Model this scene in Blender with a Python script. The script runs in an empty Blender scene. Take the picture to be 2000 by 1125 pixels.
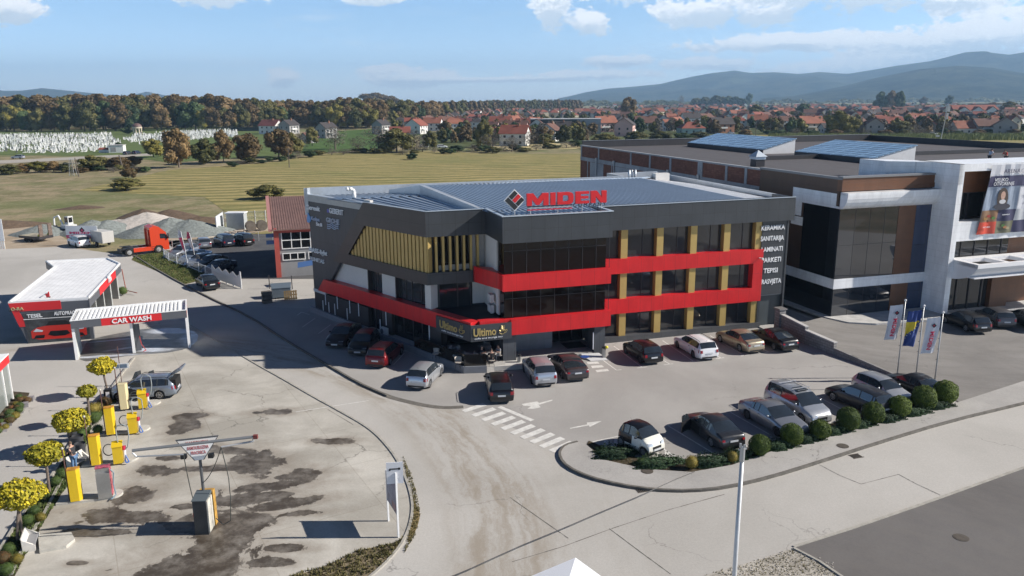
import bpy,math,random
import numpy as np
from mathutils import Vector,Matrix
random.seed(7)
SC = bpy.context.scene
COL = SC.collection
R = math.radians
# ------------------------------------------------------------------ camera
FPX,PITCH,ROLL,CAMH = 1545.0,R(13.33),R(-0.38),19.8
cam_d = bpy.data.cameras.new('camera')
cam_d.sensor_width = 36.0
cam_d.lens = FPX / 2000 * 36
cam_d.clip_start = 0.5
cam_d.clip_end = 60000
cam = bpy.data.objects.new('camera',cam_d)
COL.objects.link(cam)
_fw = Vector((0,math.cos(PITCH),-math.sin(PITCH)))
_rt = Vector((1,0,0)); _up = _rt.cross(_fw)
_c,_s = math.cos(ROLL),math.sin(ROLL)
_r2 = _c*_rt + _s*_up; _u2 = -_s*_rt + _c*_up
_m = Matrix((_r2,_u2,-_fw)).transposed().to_4x4()
_m.translation = Vector((0,0,CAMH))
cam.matrix_world = _m
SC.camera = cam
SC.view_settings.view_transform = 'Standard'
SC.view_settings.look = 'None'
SC.view_settings.exposure = 0.6
SC.view_settings.gamma = 1.0
SC.cycles.use_denoising = True
SC.cycles.max_bounces = 6
SC.cycles.transparent_max_bounces = 8
SC.cycles.volume_bounces = 0
SC.cycles.sample_clamp_indirect = 6
# ------------------------------------------------------------------ sun and sky
SUN_EL,SUN_AZ = R(32.4),R(90)          # azimuth clockwise from +Y
sd = bpy.data.lights.new('sun','SUN'); sd.energy = 5.0; sd.angle = R(0.53); sd.color = (1,.94,.86)
so = bpy.data.objects.new('sun',sd); COL.objects.link(so)
_sv = Vector((math.sin(SUN_AZ)*math.cos(SUN_EL),math.cos(SUN_AZ)*math.cos(SUN_EL),math.sin(SUN_EL)))
so.rotation_euler = _sv.to_track_quat('Z','Y').to_euler()
so.location = (60,60,60)
class NT:
 """tiny node-tree writer"""
 def __init__(s,tree): s.t = tree; s.n = tree.nodes; s.l = tree.links
 def new(s,typ,**k):
  n = s.n.new(typ)
  for a,b in k.items(): setattr(n,a,b)
  return n
 def put(s,sock,v):
  if isinstance(v,bpy.types.NodeSocket): s.l.new(v,sock)
  elif v is not None:
   if sock.type in ('RGBA',) and len(v) == 3: v = (*v,1)
   sock.default_value = v
 def math(s,op,a,b=None,c=None,clamp=False):
  n = s.new('ShaderNodeMath',operation=op,use_clamp=clamp)
  s.put(n.inputs[0],a)
  if b is not None: s.put(n.inputs[1],b)
  if c is not None: s.put(n.inputs[2],c)
  return n.outputs[0]
 def vmath(s,op,a,b=None,scale=None):
  n = s.new('ShaderNodeVectorMath',operation=op)
  s.put(n.inputs[0],a)
  if b is not None: s.put(n.inputs[1],b)
  if scale is not None: s.put(n.inputs['Scale'],scale)
  return n.outputs['Value'] if op in ('LENGTH','DOT_PRODUCT') else n.outputs[0]
 def noise(s,vec,scale,detail=4,rough=.55,dist=0,out='Fac'):
  n = s.new('ShaderNodeTexNoise')
  s.put(n.inputs['Vector'],vec); n.inputs['Scale'].default_value = scale
  n.inputs['Detail'].default_value = detail; n.inputs['Roughness'].default_value = rough
  n.inputs['Distortion'].default_value = dist
  return n.outputs[out]
 def mapr(s,v,a,b,c=0.,d=1.,smooth=True):
  n = s.new('ShaderNodeMapRange',interpolation_type='SMOOTHSTEP' if smooth else 'LINEAR')
  s.put(n.inputs[0],v)
  for i,x in zip((1,2,3,4),(a,b,c,d)): n.inputs[i].default_value = x
  return n.outputs[0]
 def mix(s,f,a,b,mode='MIX'):
  n = s.new('ShaderNodeMix',data_type='RGBA',blend_type=mode)
  s.put(n.inputs[0],f); s.put(n.inputs[6],a); s.put(n.inputs[7],b)
  return n.outputs[2]
 def mapping(s,vec,loc=(0,0,0),rot=(0,0,0),scale=(1,1,1)):
  n = s.new('ShaderNodeMapping')
  s.put(n.inputs[0],vec)
  n.inputs[1].default_value = loc; n.inputs[2].default_value = rot; n.inputs[3].default_value = scale
  return n.outputs[0]
 def sep(s,v):
  n = s.new('ShaderNodeSeparateXYZ'); s.put(n.inputs[0],v); return n.outputs
 def comb(s,x,y,z=0.):
  n = s.new('ShaderNodeCombineXYZ')
  for i,v in enumerate((x,y,z)): s.put(n.inputs[i],v)
  return n.outputs[0]
world = bpy.data.worlds.new('World'); SC.world = world; world.use_nodes = True
w = NT(world.node_tree)
for n in list(w.n): w.n.remove(n)
sky = w.new('ShaderNodeTexSky',sky_type='NISHITA')
sky.sun_disc = False; sky.sun_elevation = SUN_EL; sky.sun_rotation = SUN_AZ
sky.altitude = 250; sky.air_density = 1.0; sky.dust_density = 0.6; sky.ozone_density = 1.6
bg = w.new('ShaderNodeBackground'); bg.inputs[1].default_value = 0.068
tc = w.new('ShaderNodeTexCoord').outputs['Generated']
sx,sy,sz = w.sep(tc)
az = w.math('ARCTAN2',sx,sy)
el = w.math('ARCSINE',sz)
t1 = w.mix(w.mapr(el,0.,.11),(2.15,2.5,3.6),(1.28,1.55,2.0))
t2 = w.mix(w.mapr(el,.12,.42),t1,(.09,.15,.30))  # unseen sky overhead darkened so that cast shadows come out deeper
w.put(bg.inputs[0],w.mix(1.,sky.outputs[0],t2,'MULTIPLY'))
pos = w.comb(az,w.math('MULTIPLY',el,1.7),0.)
nz = w.math('ADD',w.math('MULTIPLY',w.noise(pos,30,3,.5),.50),w.math('MULTIPLY',w.noise(pos,105,6,.6),.50))
nb = w.noise(pos,9,3,.5)
# cumulus: (azimuth, elevation, half width, half height) in radians
CL = [(-.545,.095,.038,.016),(-.345,.116,.045,.012),(-.16,.118,.05,.008),(-.27,.028,.02,.012),(-.12,.026,.07,.011),
  (-.145,.037,.04,.007),(.05,.112,.022,.03),(.095,.09,.022,.018),(.13,.125,.07,.012),(.22,.098,.055,.018),(.30,.125,.10,.028),(.42,.118,.09,.024),
  (.55,.135,.09,.014),(.30,.092,.035,.012),(.33,.063,.022,.007),(.13,.045,.045,.008),(.10,.030,.09,.006),(.50,.098,.05,.01),
  (.36,.062,.17,.012),(.46,.048,.12,.019),(.60,.085,.12,.007),(.40,.030,.10,.016),(.53,.066,.10,.015),(.24,.040,.06,.008),(0,.025,.12,.004),(-.42,.150,.16,.02),(.35,.21,.2,.04)]
m = None; lo = None
for a,e,ra,re in CL:
 dx = w.math('DIVIDE',w.math('SUBTRACT',az,a),ra)
 dy = w.math('DIVIDE',w.math('SUBTRACT',el,e),re)
 d = w.math('ADD',w.math('MULTIPLY',dx,dx),w.math('MULTIPLY',dy,dy))
 g = w.math('EXPONENT',w.math('MULTIPLY',d,-1.0))
 m = g if m is None else w.math('MAXIMUM',m,g)
 b_ = w.math('MULTIPLY',g,dy)
 lo = b_ if lo is None else w.math('ADD',lo,b_)
dens = w.math('ADD',w.math('MULTIPLY',m,1.0),w.math('SUBTRACT',w.math('MULTIPLY',nz,2.1),1.08))
cov = w.mapr(dens,.26,.50)
wisp = w.mapr(w.noise(w.mapping(pos,scale=(1,3.2,1)),7,6,.62),.52,.78,0,.32)
cov = w.math('MAXIMUM',w.math('MULTIPLY',cov,.93),wisp)
upf = w.mapr(el,0.0,0.018)
cov = w.math('MULTIPLY',w.math('MULTIPLY',cov,upf),w.mapr(el,.17,.32,1,0))  # clouds above the view cut away, keeping their light off the shadows
sh = w.math('ADD',w.math('MULTIPLY',lo,.8),w.math('SUBTRACT',w.noise(w.mapping(pos,loc=(.004,-.006,0)),105,6,.6),.5))
ccol = w.mix(w.mapr(sh,-.30,.12),(.60,.68,.76),(1.,1.,1.))
bc = w.new('ShaderNodeBackground'); w.put(bc.inputs[0],ccol); bc.inputs[1].default_value = .92
ms = w.new('ShaderNodeMixShader'); w.put(ms.inputs[0],cov); w.l.new(bg.outputs[0],ms.inputs[1]); w.l.new(bc.outputs[0],ms.inputs[2])
wo = w.new('ShaderNodeOutputWorld'); w.l.new(ms.outputs[0],wo.inputs[0])
# ------------------------------------------------------------------ survey: pixels of the 2000 px photograph to points on known planes
AB = R(17.3)
U2 = Vector((math.cos(AB),math.sin(AB))); N2 = Vector((-math.sin(AB),math.cos(AB)))
def ray(x,y): return FPX*_fw + (x-1000)*_r2 - (y-562.5)*_u2
def G(x,y,z=0.0):
 d = ray(x,y); t = (z-CAMH)/d.z
 return Vector((d.x*t,d.y*t,z))
def LG(x,y,z=0.0):
 g = G(x,y,z).to_2d(); return Vector((g.dot(U2),g.dot(N2),z))
def UN(u,n,z=0.0):
 v = U2*u + N2*n; return Vector((v.x,v.y,z))
def PN(x,y,n0):
 d = ray(x,y); t = n0/d.to_2d().dot(N2); return (d.to_2d().dot(U2)*t,CAMH+d.z*t)
def PO(x,y,o,e):
 d = ray(x,y); dl = Vector((d.to_2d().dot(U2),d.to_2d().dot(N2))); mm = Vector((-e[1],e[0])); o = Vector(o)
 t = o.dot(mm)/dl.dot(mm); return ((dl*t-o).dot(Vector(e)),CAMH+d.z*t)
def HZ(x,y,g):
 d = ray(x,y); return CAMH + d.z/d.y*g.y
# ------------------------------------------------------------------ materials
MATS = {}
def mat(name,col=(.5,.5,.5),rough=.6,metal=0.,var=0.,vs=1.5,bump=0.,bs=20.,spec=.5,coat=0.,emit=0.,alpha=1.,sheen=0):
 if name in MATS: return MATS[name]
 m = bpy.data.materials.new(name); m.use_nodes = True; MATS[name] = m
 t = NT(m.node_tree); b = t.n['Principled BSDF']
 b.inputs['Base Color'].default_value = (*col,1); b.inputs['Roughness'].default_value = rough
 b.inputs['Metallic'].default_value = metal; b.inputs['Specular IOR Level'].default_value = spec
 b.inputs['Coat Weight'].default_value = coat
 if emit: b.inputs['Emission Color'].default_value = (*col,1); b.inputs['Emission Strength'].default_value = emit
 if var or bump:
  g = t.new('ShaderNodeNewGeometry').outputs['Position']
 if var:
  f = t.noise(g,vs,5,.6)
  f2 = t.noise(g,vs*9,2,.5)
  f = t.math('ADD',t.math('MULTIPLY',f,.7),t.math('MULTIPLY',f2,.3))
  lo = tuple(c*(1-var) for c in col); hi = tuple(min(1,c*(1+var)) for c in col)
  t.put(b.inputs['Base Color'],t.mix(t.mapr(f,.3,.7),lo,hi))
 if bump:
  bn = t.new('ShaderNodeBump'); bn.inputs['Strength'].default_value = bump; bn.inputs['Distance'].default_value = .02
  t.put(bn.inputs['Height'],t.noise(g,bs,3)); t.l.new(bn.outputs[0],b.inputs['Normal'])
 return m
def panel_mat(name,col,pw,ph,ab=(1,1),rough=.35,seam=.25,metal=0.,msize=.014,spec=.5,z0=0.,var=.06,horiz=False,off=0.,bumpy=True):
 """cladding with thin joints laid out in the object's own coordinates"""
 if name in MATS: return MATS[name]
 m = bpy.data.materials.new(name); m.use_nodes = True; MATS[name] = m
 t = NT(m.node_tree); b = t.n['Principled BSDF']
 o = t.new('ShaderNodeTexCoord').outputs['Object']
 x,y,z = t.sep(o)
 h = t.math('ADD',t.math('MULTIPLY',x,ab[0]),t.math('MULTIPLY',y,ab[1]))
 v = t.comb(h,y if horiz else t.math('SUBTRACT',z,z0))
 if horiz: v = t.comb(x,y)
 br = t.new('ShaderNodeTexBrick',offset=off,squash=1)
 t.put(br.inputs['Vector'],v); br.inputs['Scale'].default_value = 1
 br.inputs['Brick Width'].default_value = pw; br.inputs['Row Height'].default_value = ph
 br.inputs['Mortar Size'].default_value = msize; br.inputs['Mortar Smooth'].default_value = .1
 br.inputs['Bias'].default_value = 0
 t.put(br.inputs['Color1'],tuple(c*(1-var) for c in col)); t.put(br.inputs['Color2'],tuple(c*(1+var) for c in col))
 t.put(br.inputs['Mortar'],tuple(c*seam for c in col))
 g = t.new('ShaderNodeNewGeometry').outputs['Position']
 dirt = t.mapr(t.noise(t.mapping(g,scale=(1,1,.35)),1.3,5,.65),.3,.75,.86,1.06)
 t.put(b.inputs['Base Color'],t.mix(1.,br.outputs['Color'],t.comb(dirt,dirt,dirt),'MULTIPLY'))
 b.inputs['Roughness'].default_value = rough; b.inputs['Metallic'].default_value = metal
 b.inputs['Specular IOR Level'].default_value = spec
 if bumpy:
  bn = t.new('ShaderNodeBump'); bn.inputs['Strength'].default_value = .35; bn.inputs['Distance'].default_value = .03
  wv = t.noise(g,.9,2)
  t.put(bn.inputs['Height'],t.math('SUBTRACT',t.math('MULTIPLY',wv,.6),br.outputs['Fac'])); t.l.new(bn.outputs[0],b.inputs['Normal'])
 return m
def wave_mat(name,c1,c2,pitch,axis=(1,0),rough=.4,metal=0.,bump=.8):
 """corrugated sheet: ribs across the axis (object coords), real colour the same on rib and pan"""
 if name in MATS: return MATS[name]
 m = bpy.data.materials.new(name); m.use_nodes = True; MATS[name] = m
 t = NT(m.node_tree); b = t.n['Principled BSDF']
 o = t.new('ShaderNodeTexCoord').outputs['Object']; x,y,z = t.sep(o)
 h = t.math('ADD',t.math('MULTIPLY',x,axis[0]),t.math('MULTIPLY',y,axis[1]))
 s = t.math('SINE',t.math('MULTIPLY',h,2*math.pi/pitch))
 g = t.new('ShaderNodeNewGeometry').outputs['Position']
 t.put(b.inputs['Base Color'],t.mix(t.mapr(t.noise(g,.5,5,.6),.35,.7),c1,c2))
 b.inputs['Roughness'].default_value = rough; b.inputs['Metallic'].default_value = metal
 bn = t.new('ShaderNodeBump'); bn.inputs['Strength'].default_value = bump; bn.inputs['Distance'].default_value = .06
 t.put(bn.inputs['Height'],s); t.l.new(bn.outputs[0],b.inputs['Normal'])
 return m
def leaf_mat(name,c1,c2,vs=.6,trans=.25):
 if name in MATS: return MATS[name]
 m = bpy.data.materials.new(name); m.use_nodes = True; MATS[name] = m
 t = NT(m.node_tree); b = t.n['Principled BSDF']
 g = t.new('ShaderNodeNewGeometry'); p = g.outputs['Position']
 oi = t.new('ShaderNodeObjectInfo').outputs['Random']
 f = t.math('ADD',t.math('MULTIPLY',t.noise(p,vs,3),.75),t.math('MULTIPLY',g.outputs['Random Per Island'],.35))
 f = t.math('ADD',f,t.math('MULTIPLY',t.math('SUBTRACT',oi,.5),.35))
 t.put(b.inputs['Base Color'],t.mix(t.mapr(f,.3,.85),c1,c2))
 b.inputs['Roughness'].default_value = .65; b.inputs['Specular IOR Level'].default_value = .25
 b.inputs['Transmission Weight'].default_value = 0
 return m
# ------------------------------------------------------------------ mesh builder
class MB:
 def __init__(s,off=(0,0,0)):
  s.v = []; s.f = []; s.m = []; s.off = Vector(off)
 def add(s,pts,faces,m=0):
  b = len(s.v); s.v += [Vector(p)-s.off for p in pts]
  for f in faces: s.f.append([b+i for i in f]); s.m.append(m)
 def box(s,x0,x1,y0,y1,z0,z1,m=0):
  s.add([(x0,y0,z0),(x1,y0,z0),(x1,y1,z0),(x0,y1,z0),(x0,y0,z1),(x1,y0,z1),(x1,y1,z1),(x0,y1,z1)],
    [(3,2,1,0),(4,5,6,7),(0,1,5,4),(1,2,6,5),(2,3,7,6),(3,0,4,7)],m)
 def xbox(s,M,x0,x1,y0,y1,z0,z1,m=0):
  P = [(x0,y0,z0),(x1,y0,z0),(x1,y1,z0),(x0,y1,z0),(x0,y0,z1),(x1,y0,z1),(x1,y1,z1),(x0,y1,z1)]
  s.add([M @ Vector(p) for p in P],[(3,2,1,0),(4,5,6,7),(0,1,5,4),(1,2,6,5),(2,3,7,6),(3,0,4,7)],m)
 def prism(s,pts,z0,z1,m=0,mt=None):
  n = len(pts); z0 = z0 if hasattr(z0,'__len__') else [z0]*n; z1 = z1 if hasattr(z1,'__len__') else [z1]*n
  a = sum(pts[i][0]*pts[(i+1) % n][1]-pts[(i+1) % n][0]*pts[i][1] for i in range(n))
  if a < 0: pts = pts[::-1]; z0 = z0[::-1]; z1 = z1[::-1]
  P = [(p[0],p[1],z) for p,z in zip(pts,z0)]+[(p[0],p[1],z) for p,z in zip(pts,z1)]
  s.add(P,[(i,(i+1) % n,n+(i+1) % n,n+i) for i in range(n)],m)
  s.add(P,[tuple(range(n-1,-1,-1))],m); s.add(P[n:],[tuple(range(n))],m if mt is None else mt)
 def mprism(s,M,pts,z0,z1,m=0):
  """polygon in the x,y plane of frame M, extruded along its z"""
  n = len(pts); a = sum(pts[i][0]*pts[(i+1) % n][1]-pts[(i+1) % n][0]*pts[i][1] for i in range(n))
  if a < 0: pts = pts[::-1]
  P = [M @ Vector((p[0],p[1],z0)) for p in pts]+[M @ Vector((p[0],p[1],z1)) for p in pts]
  s.add(P,[(i,(i+1) % n,n+(i+1) % n,n+i) for i in range(n)]+[tuple(range(n-1,-1,-1)),tuple(range(n,2*n))],m)
 def poly(s,pts,m=0): s.add(pts,[tuple(range(len(pts)))],m)
 def cyl(s,p0,p1,r0,r1=None,n=12,m=0,caps=True):
  r1 = r0 if r1 is None else r1
  p0 = Vector(p0); p1 = Vector(p1); d = (p1-p0).normalized()
  a = d.orthogonal().normalized(); b = d.cross(a)
  P = [p0+r0*(math.cos(t)*a+math.sin(t)*b) for t in (2*math.pi*i/n for i in range(n))]
  P += [p1+r1*(math.cos(t)*a+math.sin(t)*b) for t in (2*math.pi*i/n for i in range(n))]
  F = [(i,(i+1) % n,n+(i+1) % n,n+i) for i in range(n)]
  if caps: F += [tuple(range(n-1,-1,-1)),tuple(range(n,2*n))]
  s.add(P,F,m)
 def tube(s,path,r,n=6,m=0):
  for a,b in zip(path[:-1],path[1:]): s.cyl(a,b,r,r,n,m)
 def ball(s,c,r,seg=12,rings=8,m=0,z0=-1.,z1=1.):
  r = r if hasattr(r,'__len__') else (r,r,r); c = Vector(c); P = []; F = []
  t0,t1 = math.asin(z0),math.asin(z1)
  for j in range(rings+1):
   t = t0+(t1-t0)*j/rings
   for i in range(seg):
    q = 2*math.pi*i/seg
    P.append(c+Vector((r[0]*math.cos(t)*math.cos(q),r[1]*math.cos(t)*math.sin(q),r[2]*math.sin(t))))
  for j in range(rings):
   for i in range(seg): F.append((j*seg+i,j*seg+(i+1) % seg,(j+1)*seg+(i+1) % seg,(j+1)*seg+i))
  s.add(P,F,m)
 def build(s,name,mats,parent=None,smooth=False,loc=None,rot=None):
  me = bpy.data.meshes.new(name); me.from_pydata(s.v,[],s.f)
  mats = mats if isinstance(mats,(list,tuple)) else [mats]
  for q in mats: me.materials.append(q)
  if len(mats) > 1: me.polygons.foreach_set('material_index',s.m)
  if smooth: me.polygons.foreach_set('use_smooth',[True]*len(me.polygons))
  me.update()
  return link(name,me,parent,loc,rot)
def link(name,me,parent=None,loc=None,rot=None):
 o = bpy.data.objects.new(name,me); COL.objects.link(o)
 if parent is not None: o.parent = parent
 if loc is not None: o.location = loc
 if rot is not None: o.rotation_euler = rot if hasattr(rot,'__len__') else (0,0,rot)
 return o
def tag(o,label,cat,group=None):
 o['label'] = label; o['category'] = cat
 if group: o['group'] = group
 return o
def thing(name,label,cat,loc=(0,0,0),rz=0.,group=None):
 return tag(link(name,None,None,loc,rz),label,cat,group)
def struct(o,kind='structure'): o['kind'] = kind; return o
def dup(root,loc,rz,label=None,group=None,scale=None):
 r = root.copy(); COL.objects.link(r); r.location = loc; r.rotation_euler = (0,0,rz)
 if scale is not None: r.scale = scale if hasattr(scale,'__len__') else (scale,)*3
 if label: r['label'] = label
 if group: r['group'] = group
 for c in list(root.children):
  k = c.copy(); COL.objects.link(k); k.parent = r
  for g in c.children:
   d = g.copy(); COL.objects.link(d); d.parent = k
 return r
def textm(s,M,h,depth,m,name='lettering',parent=None,width=None,bold=.0,center=False,space=1.,shear=0.):
 """lettering as a mesh: M maps (x right, y up, z out) to the parent's space; h = height of capitals"""
 cu = bpy.data.curves.new('t','FONT'); cu.body = s; cu.size = 1; cu.extrude = .5; cu.offset = bold; cu.space_character = space; cu.shear = shear
 cu.resolution_u = 3
 to = bpy.data.objects.new('t',cu); COL.objects.link(to)
 bpy.context.view_layer.update()
 dg = bpy.context.evaluated_depsgraph_get()
 me = bpy.data.meshes.new_from_object(to.evaluated_get(dg))
 bpy.data.objects.remove(to); bpy.data.curves.remove(cu)
 n = len(me.vertices); co = np.zeros(n*3); me.vertices.foreach_get('co',co); co = co.reshape(-1,3)
 x0,x1 = co[:,0].min(),co[:,0].max(); sy = h/.69
 sx = sy if width is None else width/(x1-x0)
 co[:,0] = (co[:,0]-x0)*sx - (((x1-x0)*sx/2) if center else 0); co[:,1] *= sy; co[:,2] = (co[:,2]+.5)*depth
 A = np.array(M); co = co @ A[:3,:3].T + A[:3,3]
 me.vertices.foreach_set('co',co.ravel()); me.materials.clear(); me.materials.append(m); me.update()
 return link(name,me,parent)
def wallframe(o,d,off=(0,0,0)):
 """frame on a wall: x along d, y up, z outwards (to the right-hand side of d)"""
 d = Vector((d[0],d[1],0)).normalized(); z = Vector((0,0,1)); nrm = d.cross(z)
 M = Matrix((d,z,nrm)).transposed().to_4x4(); M.translation = Vector(o)-Vector(off)
 return M
# ================================================================== GROUND
def pave_mat(name,c1,c2,patches=(),pcol=(.06,.05,.04),pwob=1.3,crack=.5,cs=.22,fine=.1,streak=None,rough=.85,mott=.12,wet=False,slab=None,pstr=.8):
 m = bpy.data.materials.new(name); m.use_nodes = True; MATS[name] = m
 t = NT(m.node_tree); b = t.n['Principled BSDF']
 p = t.new('ShaderNodeNewGeometry').outputs['Position']
 big = t.mapr(t.noise(p,mott,6,.62,.4),.32,.68)
 col = t.mix(big,c1,c2)
 f = t.noise(p,9,4,.7); f = t.mapr(f,.25,.75,1-fine,1+fine,False)
 col = t.mix(1.,col,t.comb(f,f,f),'MULTIPLY')
 gr = t.mapr(t.noise(p,45,2,.6),.2,.8,1-fine*.8,1+fine*.8,False)
 col = t.mix(1.,col,t.comb(gr,gr,gr),'MULTIPLY')
 if streak:
  for (cx,cy,r0,r1,amt,scol) in streak:   # tyre dirt along an arc about (cx, cy) between two radii
   q = t.vmath('SUBTRACT',p,(cx,cy,0)); q = t.vmath('MULTIPLY',q,(1,1,0))
   rad = t.vmath('LENGTH',q); qx,qy,qz = t.sep(q)
   ang = t.math('ARCTAN2',qy,qx)
   n1 = t.noise(t.vmath('ADD',t.comb(t.math('MULTIPLY',rad,1.1),t.math('MULTIPLY',ang,4.5),0),t.vmath('SCALE',t.noise(p,.5,4,.6,out='Color'),scale=.9)),1.0,8,.7)
   band = t.math('MULTIPLY',t.mapr(rad,r0-1.2,r0+1.2),t.mapr(rad,r1-1.2,r1+1.2,1,0))
   k = t.math('MULTIPLY',t.math('MULTIPLY',band,t.mapr(n1,.38,.66)),amt)
   col = t.mix(k,col,scol)
 if crack:
  vo = t.new('ShaderNodeTexVoronoi',feature='DISTANCE_TO_EDGE')
  wob = t.vmath('ADD',p,t.vmath('SCALE',t.noise(p,.8,4,.6,out='Color'),scale=1.6))
  t.put(vo.inputs['Vector'],wob); vo.inputs['Scale'].default_value = cs
  ck = t.mapr(vo.outputs['Distance'],.0012,.0065,1,0)
  ck = t.math('MULTIPLY',ck,t.mapr(t.noise(p,.13,2),.48,.62))
  col = t.mix(t.math('MULTIPLY',ck,crack),col,tuple(c*.35 for c in c1))
 if slab:
  br = t.new('ShaderNodeTexBrick',offset=0.)
  t.put(br.inputs['Vector'],t.mapping(p,rot=(0,0,-slab[2]))); br.inputs['Scale'].default_value = 1
  br.inputs['Brick Width'].default_value = slab[0]; br.inputs['Row Height'].default_value = slab[1]
  br.inputs['Mortar Size'].default_value = .025; br.inputs['Bias'].default_value = 0
  t.put(br.inputs['Color1'],(1,1,1)); t.put(br.inputs['Color2'],(.93,.93,.93)); t.put(br.inputs['Mortar'],(.82,.81,.79))
  col = t.mix(1.,col,br.outputs['Color'],'MULTIPLY')
 rgh = rough
 if patches:
  wn = t.math('MULTIPLY',t.math('SUBTRACT',t.noise(p,.45,7,.68,.5),.5),pwob*2.2)
  mk = None
  for (x,y,rx,ry,ro) in patches:
   q = t.mapping(t.vmath('SUBTRACT',p,(x,y,0)),rot=(0,0,-R(ro)),scale=(1,1,0))
   q = t.vmath('MULTIPLY',q,(1/rx,1/ry,0))
   d = t.math('ADD',t.vmath('LENGTH',q),wn)
   mk = d if mk is None else t.math('MINIMUM',mk,d)
  k = t.mapr(mk,.95,1.06,1,0)
  halo = t.math('MULTIPLY',t.mapr(mk,.9,2.6,1,0),.85)
  col = t.mix(t.math('MULTIPLY',halo,t.noise(p,1.2,4)),col,tuple(c*2.8 for c in pcol))
  tone = t.mapr(t.noise(p,.9,5,.7),.3,.62,.5,1.0)
  col = t.mix(t.math('MULTIPLY',t.math('MULTIPLY',k,pstr),tone),col,pcol)
  if wet: rgh = t.mapr(k,0,1,rough,.45,False)
 t.put(b.inputs['Base Color'],col)
 t.put(b.inputs['Roughness'],rgh) if not isinstance(rgh,float) else setattr(b.inputs['Roughness'],'default_value',rgh)
 b.inputs['Specular IOR Level'].default_value = .25
 bn = t.new('ShaderNodeBump'); bn.inputs['Strength'].default_value = .35; bn.inputs['Distance'].default_value = .02
 t.put(bn.inputs['Height'],t.noise(p,30,3,.7)); t.l.new(bn.outputs[0],b.inputs['Normal'])
 return m
def px(pts,z=0.): return [G(x,y,z) for x,y in pts]
def smooth_poly(P,it=2):
 for _ in range(it):
  Q = []
  for a,b in zip(P[:-1],P[1:]): Q += [a*.75+b*.25,a*.25+b*.75]
  P = [P[0]]+Q+[P[-1]]
 return P
def sheet(name,P,z,m,kind='structure'):
 mb = MB(); mb.poly([(p.x,p.y,z) for p in P]); o = mb.build(name,m); o['kind'] = kind
 return o
# wide countryside, a little relief far out
gm = bpy.data.materials.new('dry_grassland'); gm.use_nodes = True
t = NT(gm.node_tree); b = t.n['Principled BSDF']; p = t.new('ShaderNodeNewGeometry').outputs['Position']
n1 = t.noise(p,.02,7,.65,.3); n2 = t.noise(p,.13,6,.7); n3 = t.noise(p,1.6,4,.7)
c = t.mix(t.mapr(n2,.34,.62),(.165,.155,.075),(.33,.265,.17))
c = t.mix(t.math('MULTIPLY',t.mapr(n1,.45,.62),.6),c,(.13,.17,.06))
c = t.mix(t.math('MULTIPLY',t.mapr(t.noise(p,.4,5,.7),.55,.68),.55),c,(.12,.13,.06))
n4 = t.mapr(n3,.25,.75,.7,1.22,False); c = t.mix(1.,c,t.comb(n4,n4,n4),'MULTIPLY')
t.put(b.inputs['Base Color'],c); b.inputs['Roughness'].default_value = 1; b.inputs['Specular IOR Level'].default_value = .1
bn = t.new('ShaderNodeBump'); bn.inputs['Strength'].default_value = .6; bn.inputs['Distance'].default_value = .15
t.put(bn.inputs['Height'],t.noise(p,1.3,5,.75)); t.l.new(bn.outputs[0],b.inputs['Normal'])
mb = MB(); ys = [-60,40,160,300,600,1200,2500,5000,14000]
for y0,y1 in zip(ys[:-1],ys[1:]):
 k = 6
 for i in range(k):
  x0,x1 = -9500+19000*i/k,-9500+19000*(i+1)/k
  mb.poly([(x0,y0,-.03),(x1,y0,-.03),(x1,y1,-.03),(x0,y1,-.03)])
struct(mb.build('ground',gm))
# mown hay meadow with swaths
def field_mat(name,c1,c2,pitch,ang,amt=.5):
 m = bpy.data.materials.new(name); m.use_nodes = True; t = NT(m.node_tree); b = t.n['Principled BSDF']
 p = t.new('ShaderNodeNewGeometry').outputs['Position']
 q = t.mapping(p,rot=(0,0,ang)); x,y,z = t.sep(q)
 y = t.math('ADD',y,t.math('MULTIPLY',t.noise(p,.02,3),22))
 y = t.math('ADD',y,t.math('MULTIPLY',t.noise(p,.35,3),3.2))
 s = t.math('SINE',t.math('MULTIPLY',y,2*math.pi/pitch))
 br = t.noise(t.mapping(q,scale=(.05,.9,1)),1.,5,.6)
 f = t.math('ADD',t.math('MULTIPLY',s,.22*amt),br)
 c = t.mix(t.mapr(f,.28,.72),c1,c2)
 c = t.mix(t.math('MULTIPLY',t.mapr(t.noise(p,.025,6,.65),.45,.7),.55),c,(.16,.175,.065))
 n4 = t.mapr(t.noise(p,1.2,5,.75),.25,.75,.74,1.22,False); c = t.mix(1.,c,t.comb(n4,n4,n4),'MULTIPLY')
 t.put(b.inputs['Base Color'],c); b.inputs['Roughness'].default_value = 1; b.inputs['Specular IOR Level'].default_value = .08
 return m
mown = field_mat('mown_meadow',(.17,.16,.065),(.36,.295,.13),6,R(-4),.8)
sheet('meadow',px([(150,372),(330,332),(520,318),(640,300),(760,293),(960,300),(1150,300),(1500,262),(2300,258),(2500,330),(1900,330),(1500,345),(1150,420),(520,470),(400,385)]),.0,mown)
sheet('stubble_field',px([(950,283),(1100,279),(1160,282),(1150,291),(1000,293),(930,290)]),.03,field_mat('stubble',(.45,.38,.20),(.55,.46,.26),14,0))
green = mat('lush_grass',(.075,.125,.035),.95,var=.35,vs=.3,spec=.1)
sheet('cemetery_lawn',px([(-400,300),(-200,262),(420,247),(560,262),(600,300),(330,318),(250,305)]),.03,mat('cemetery_grass',(.11,.145,.05),.95,var=.3,vs=.2,spec=.1))
sheet('village_meadow',px([(660,256),(760,250),(820,262),(760,290),(600,300),(560,285)]),.04,green)
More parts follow.
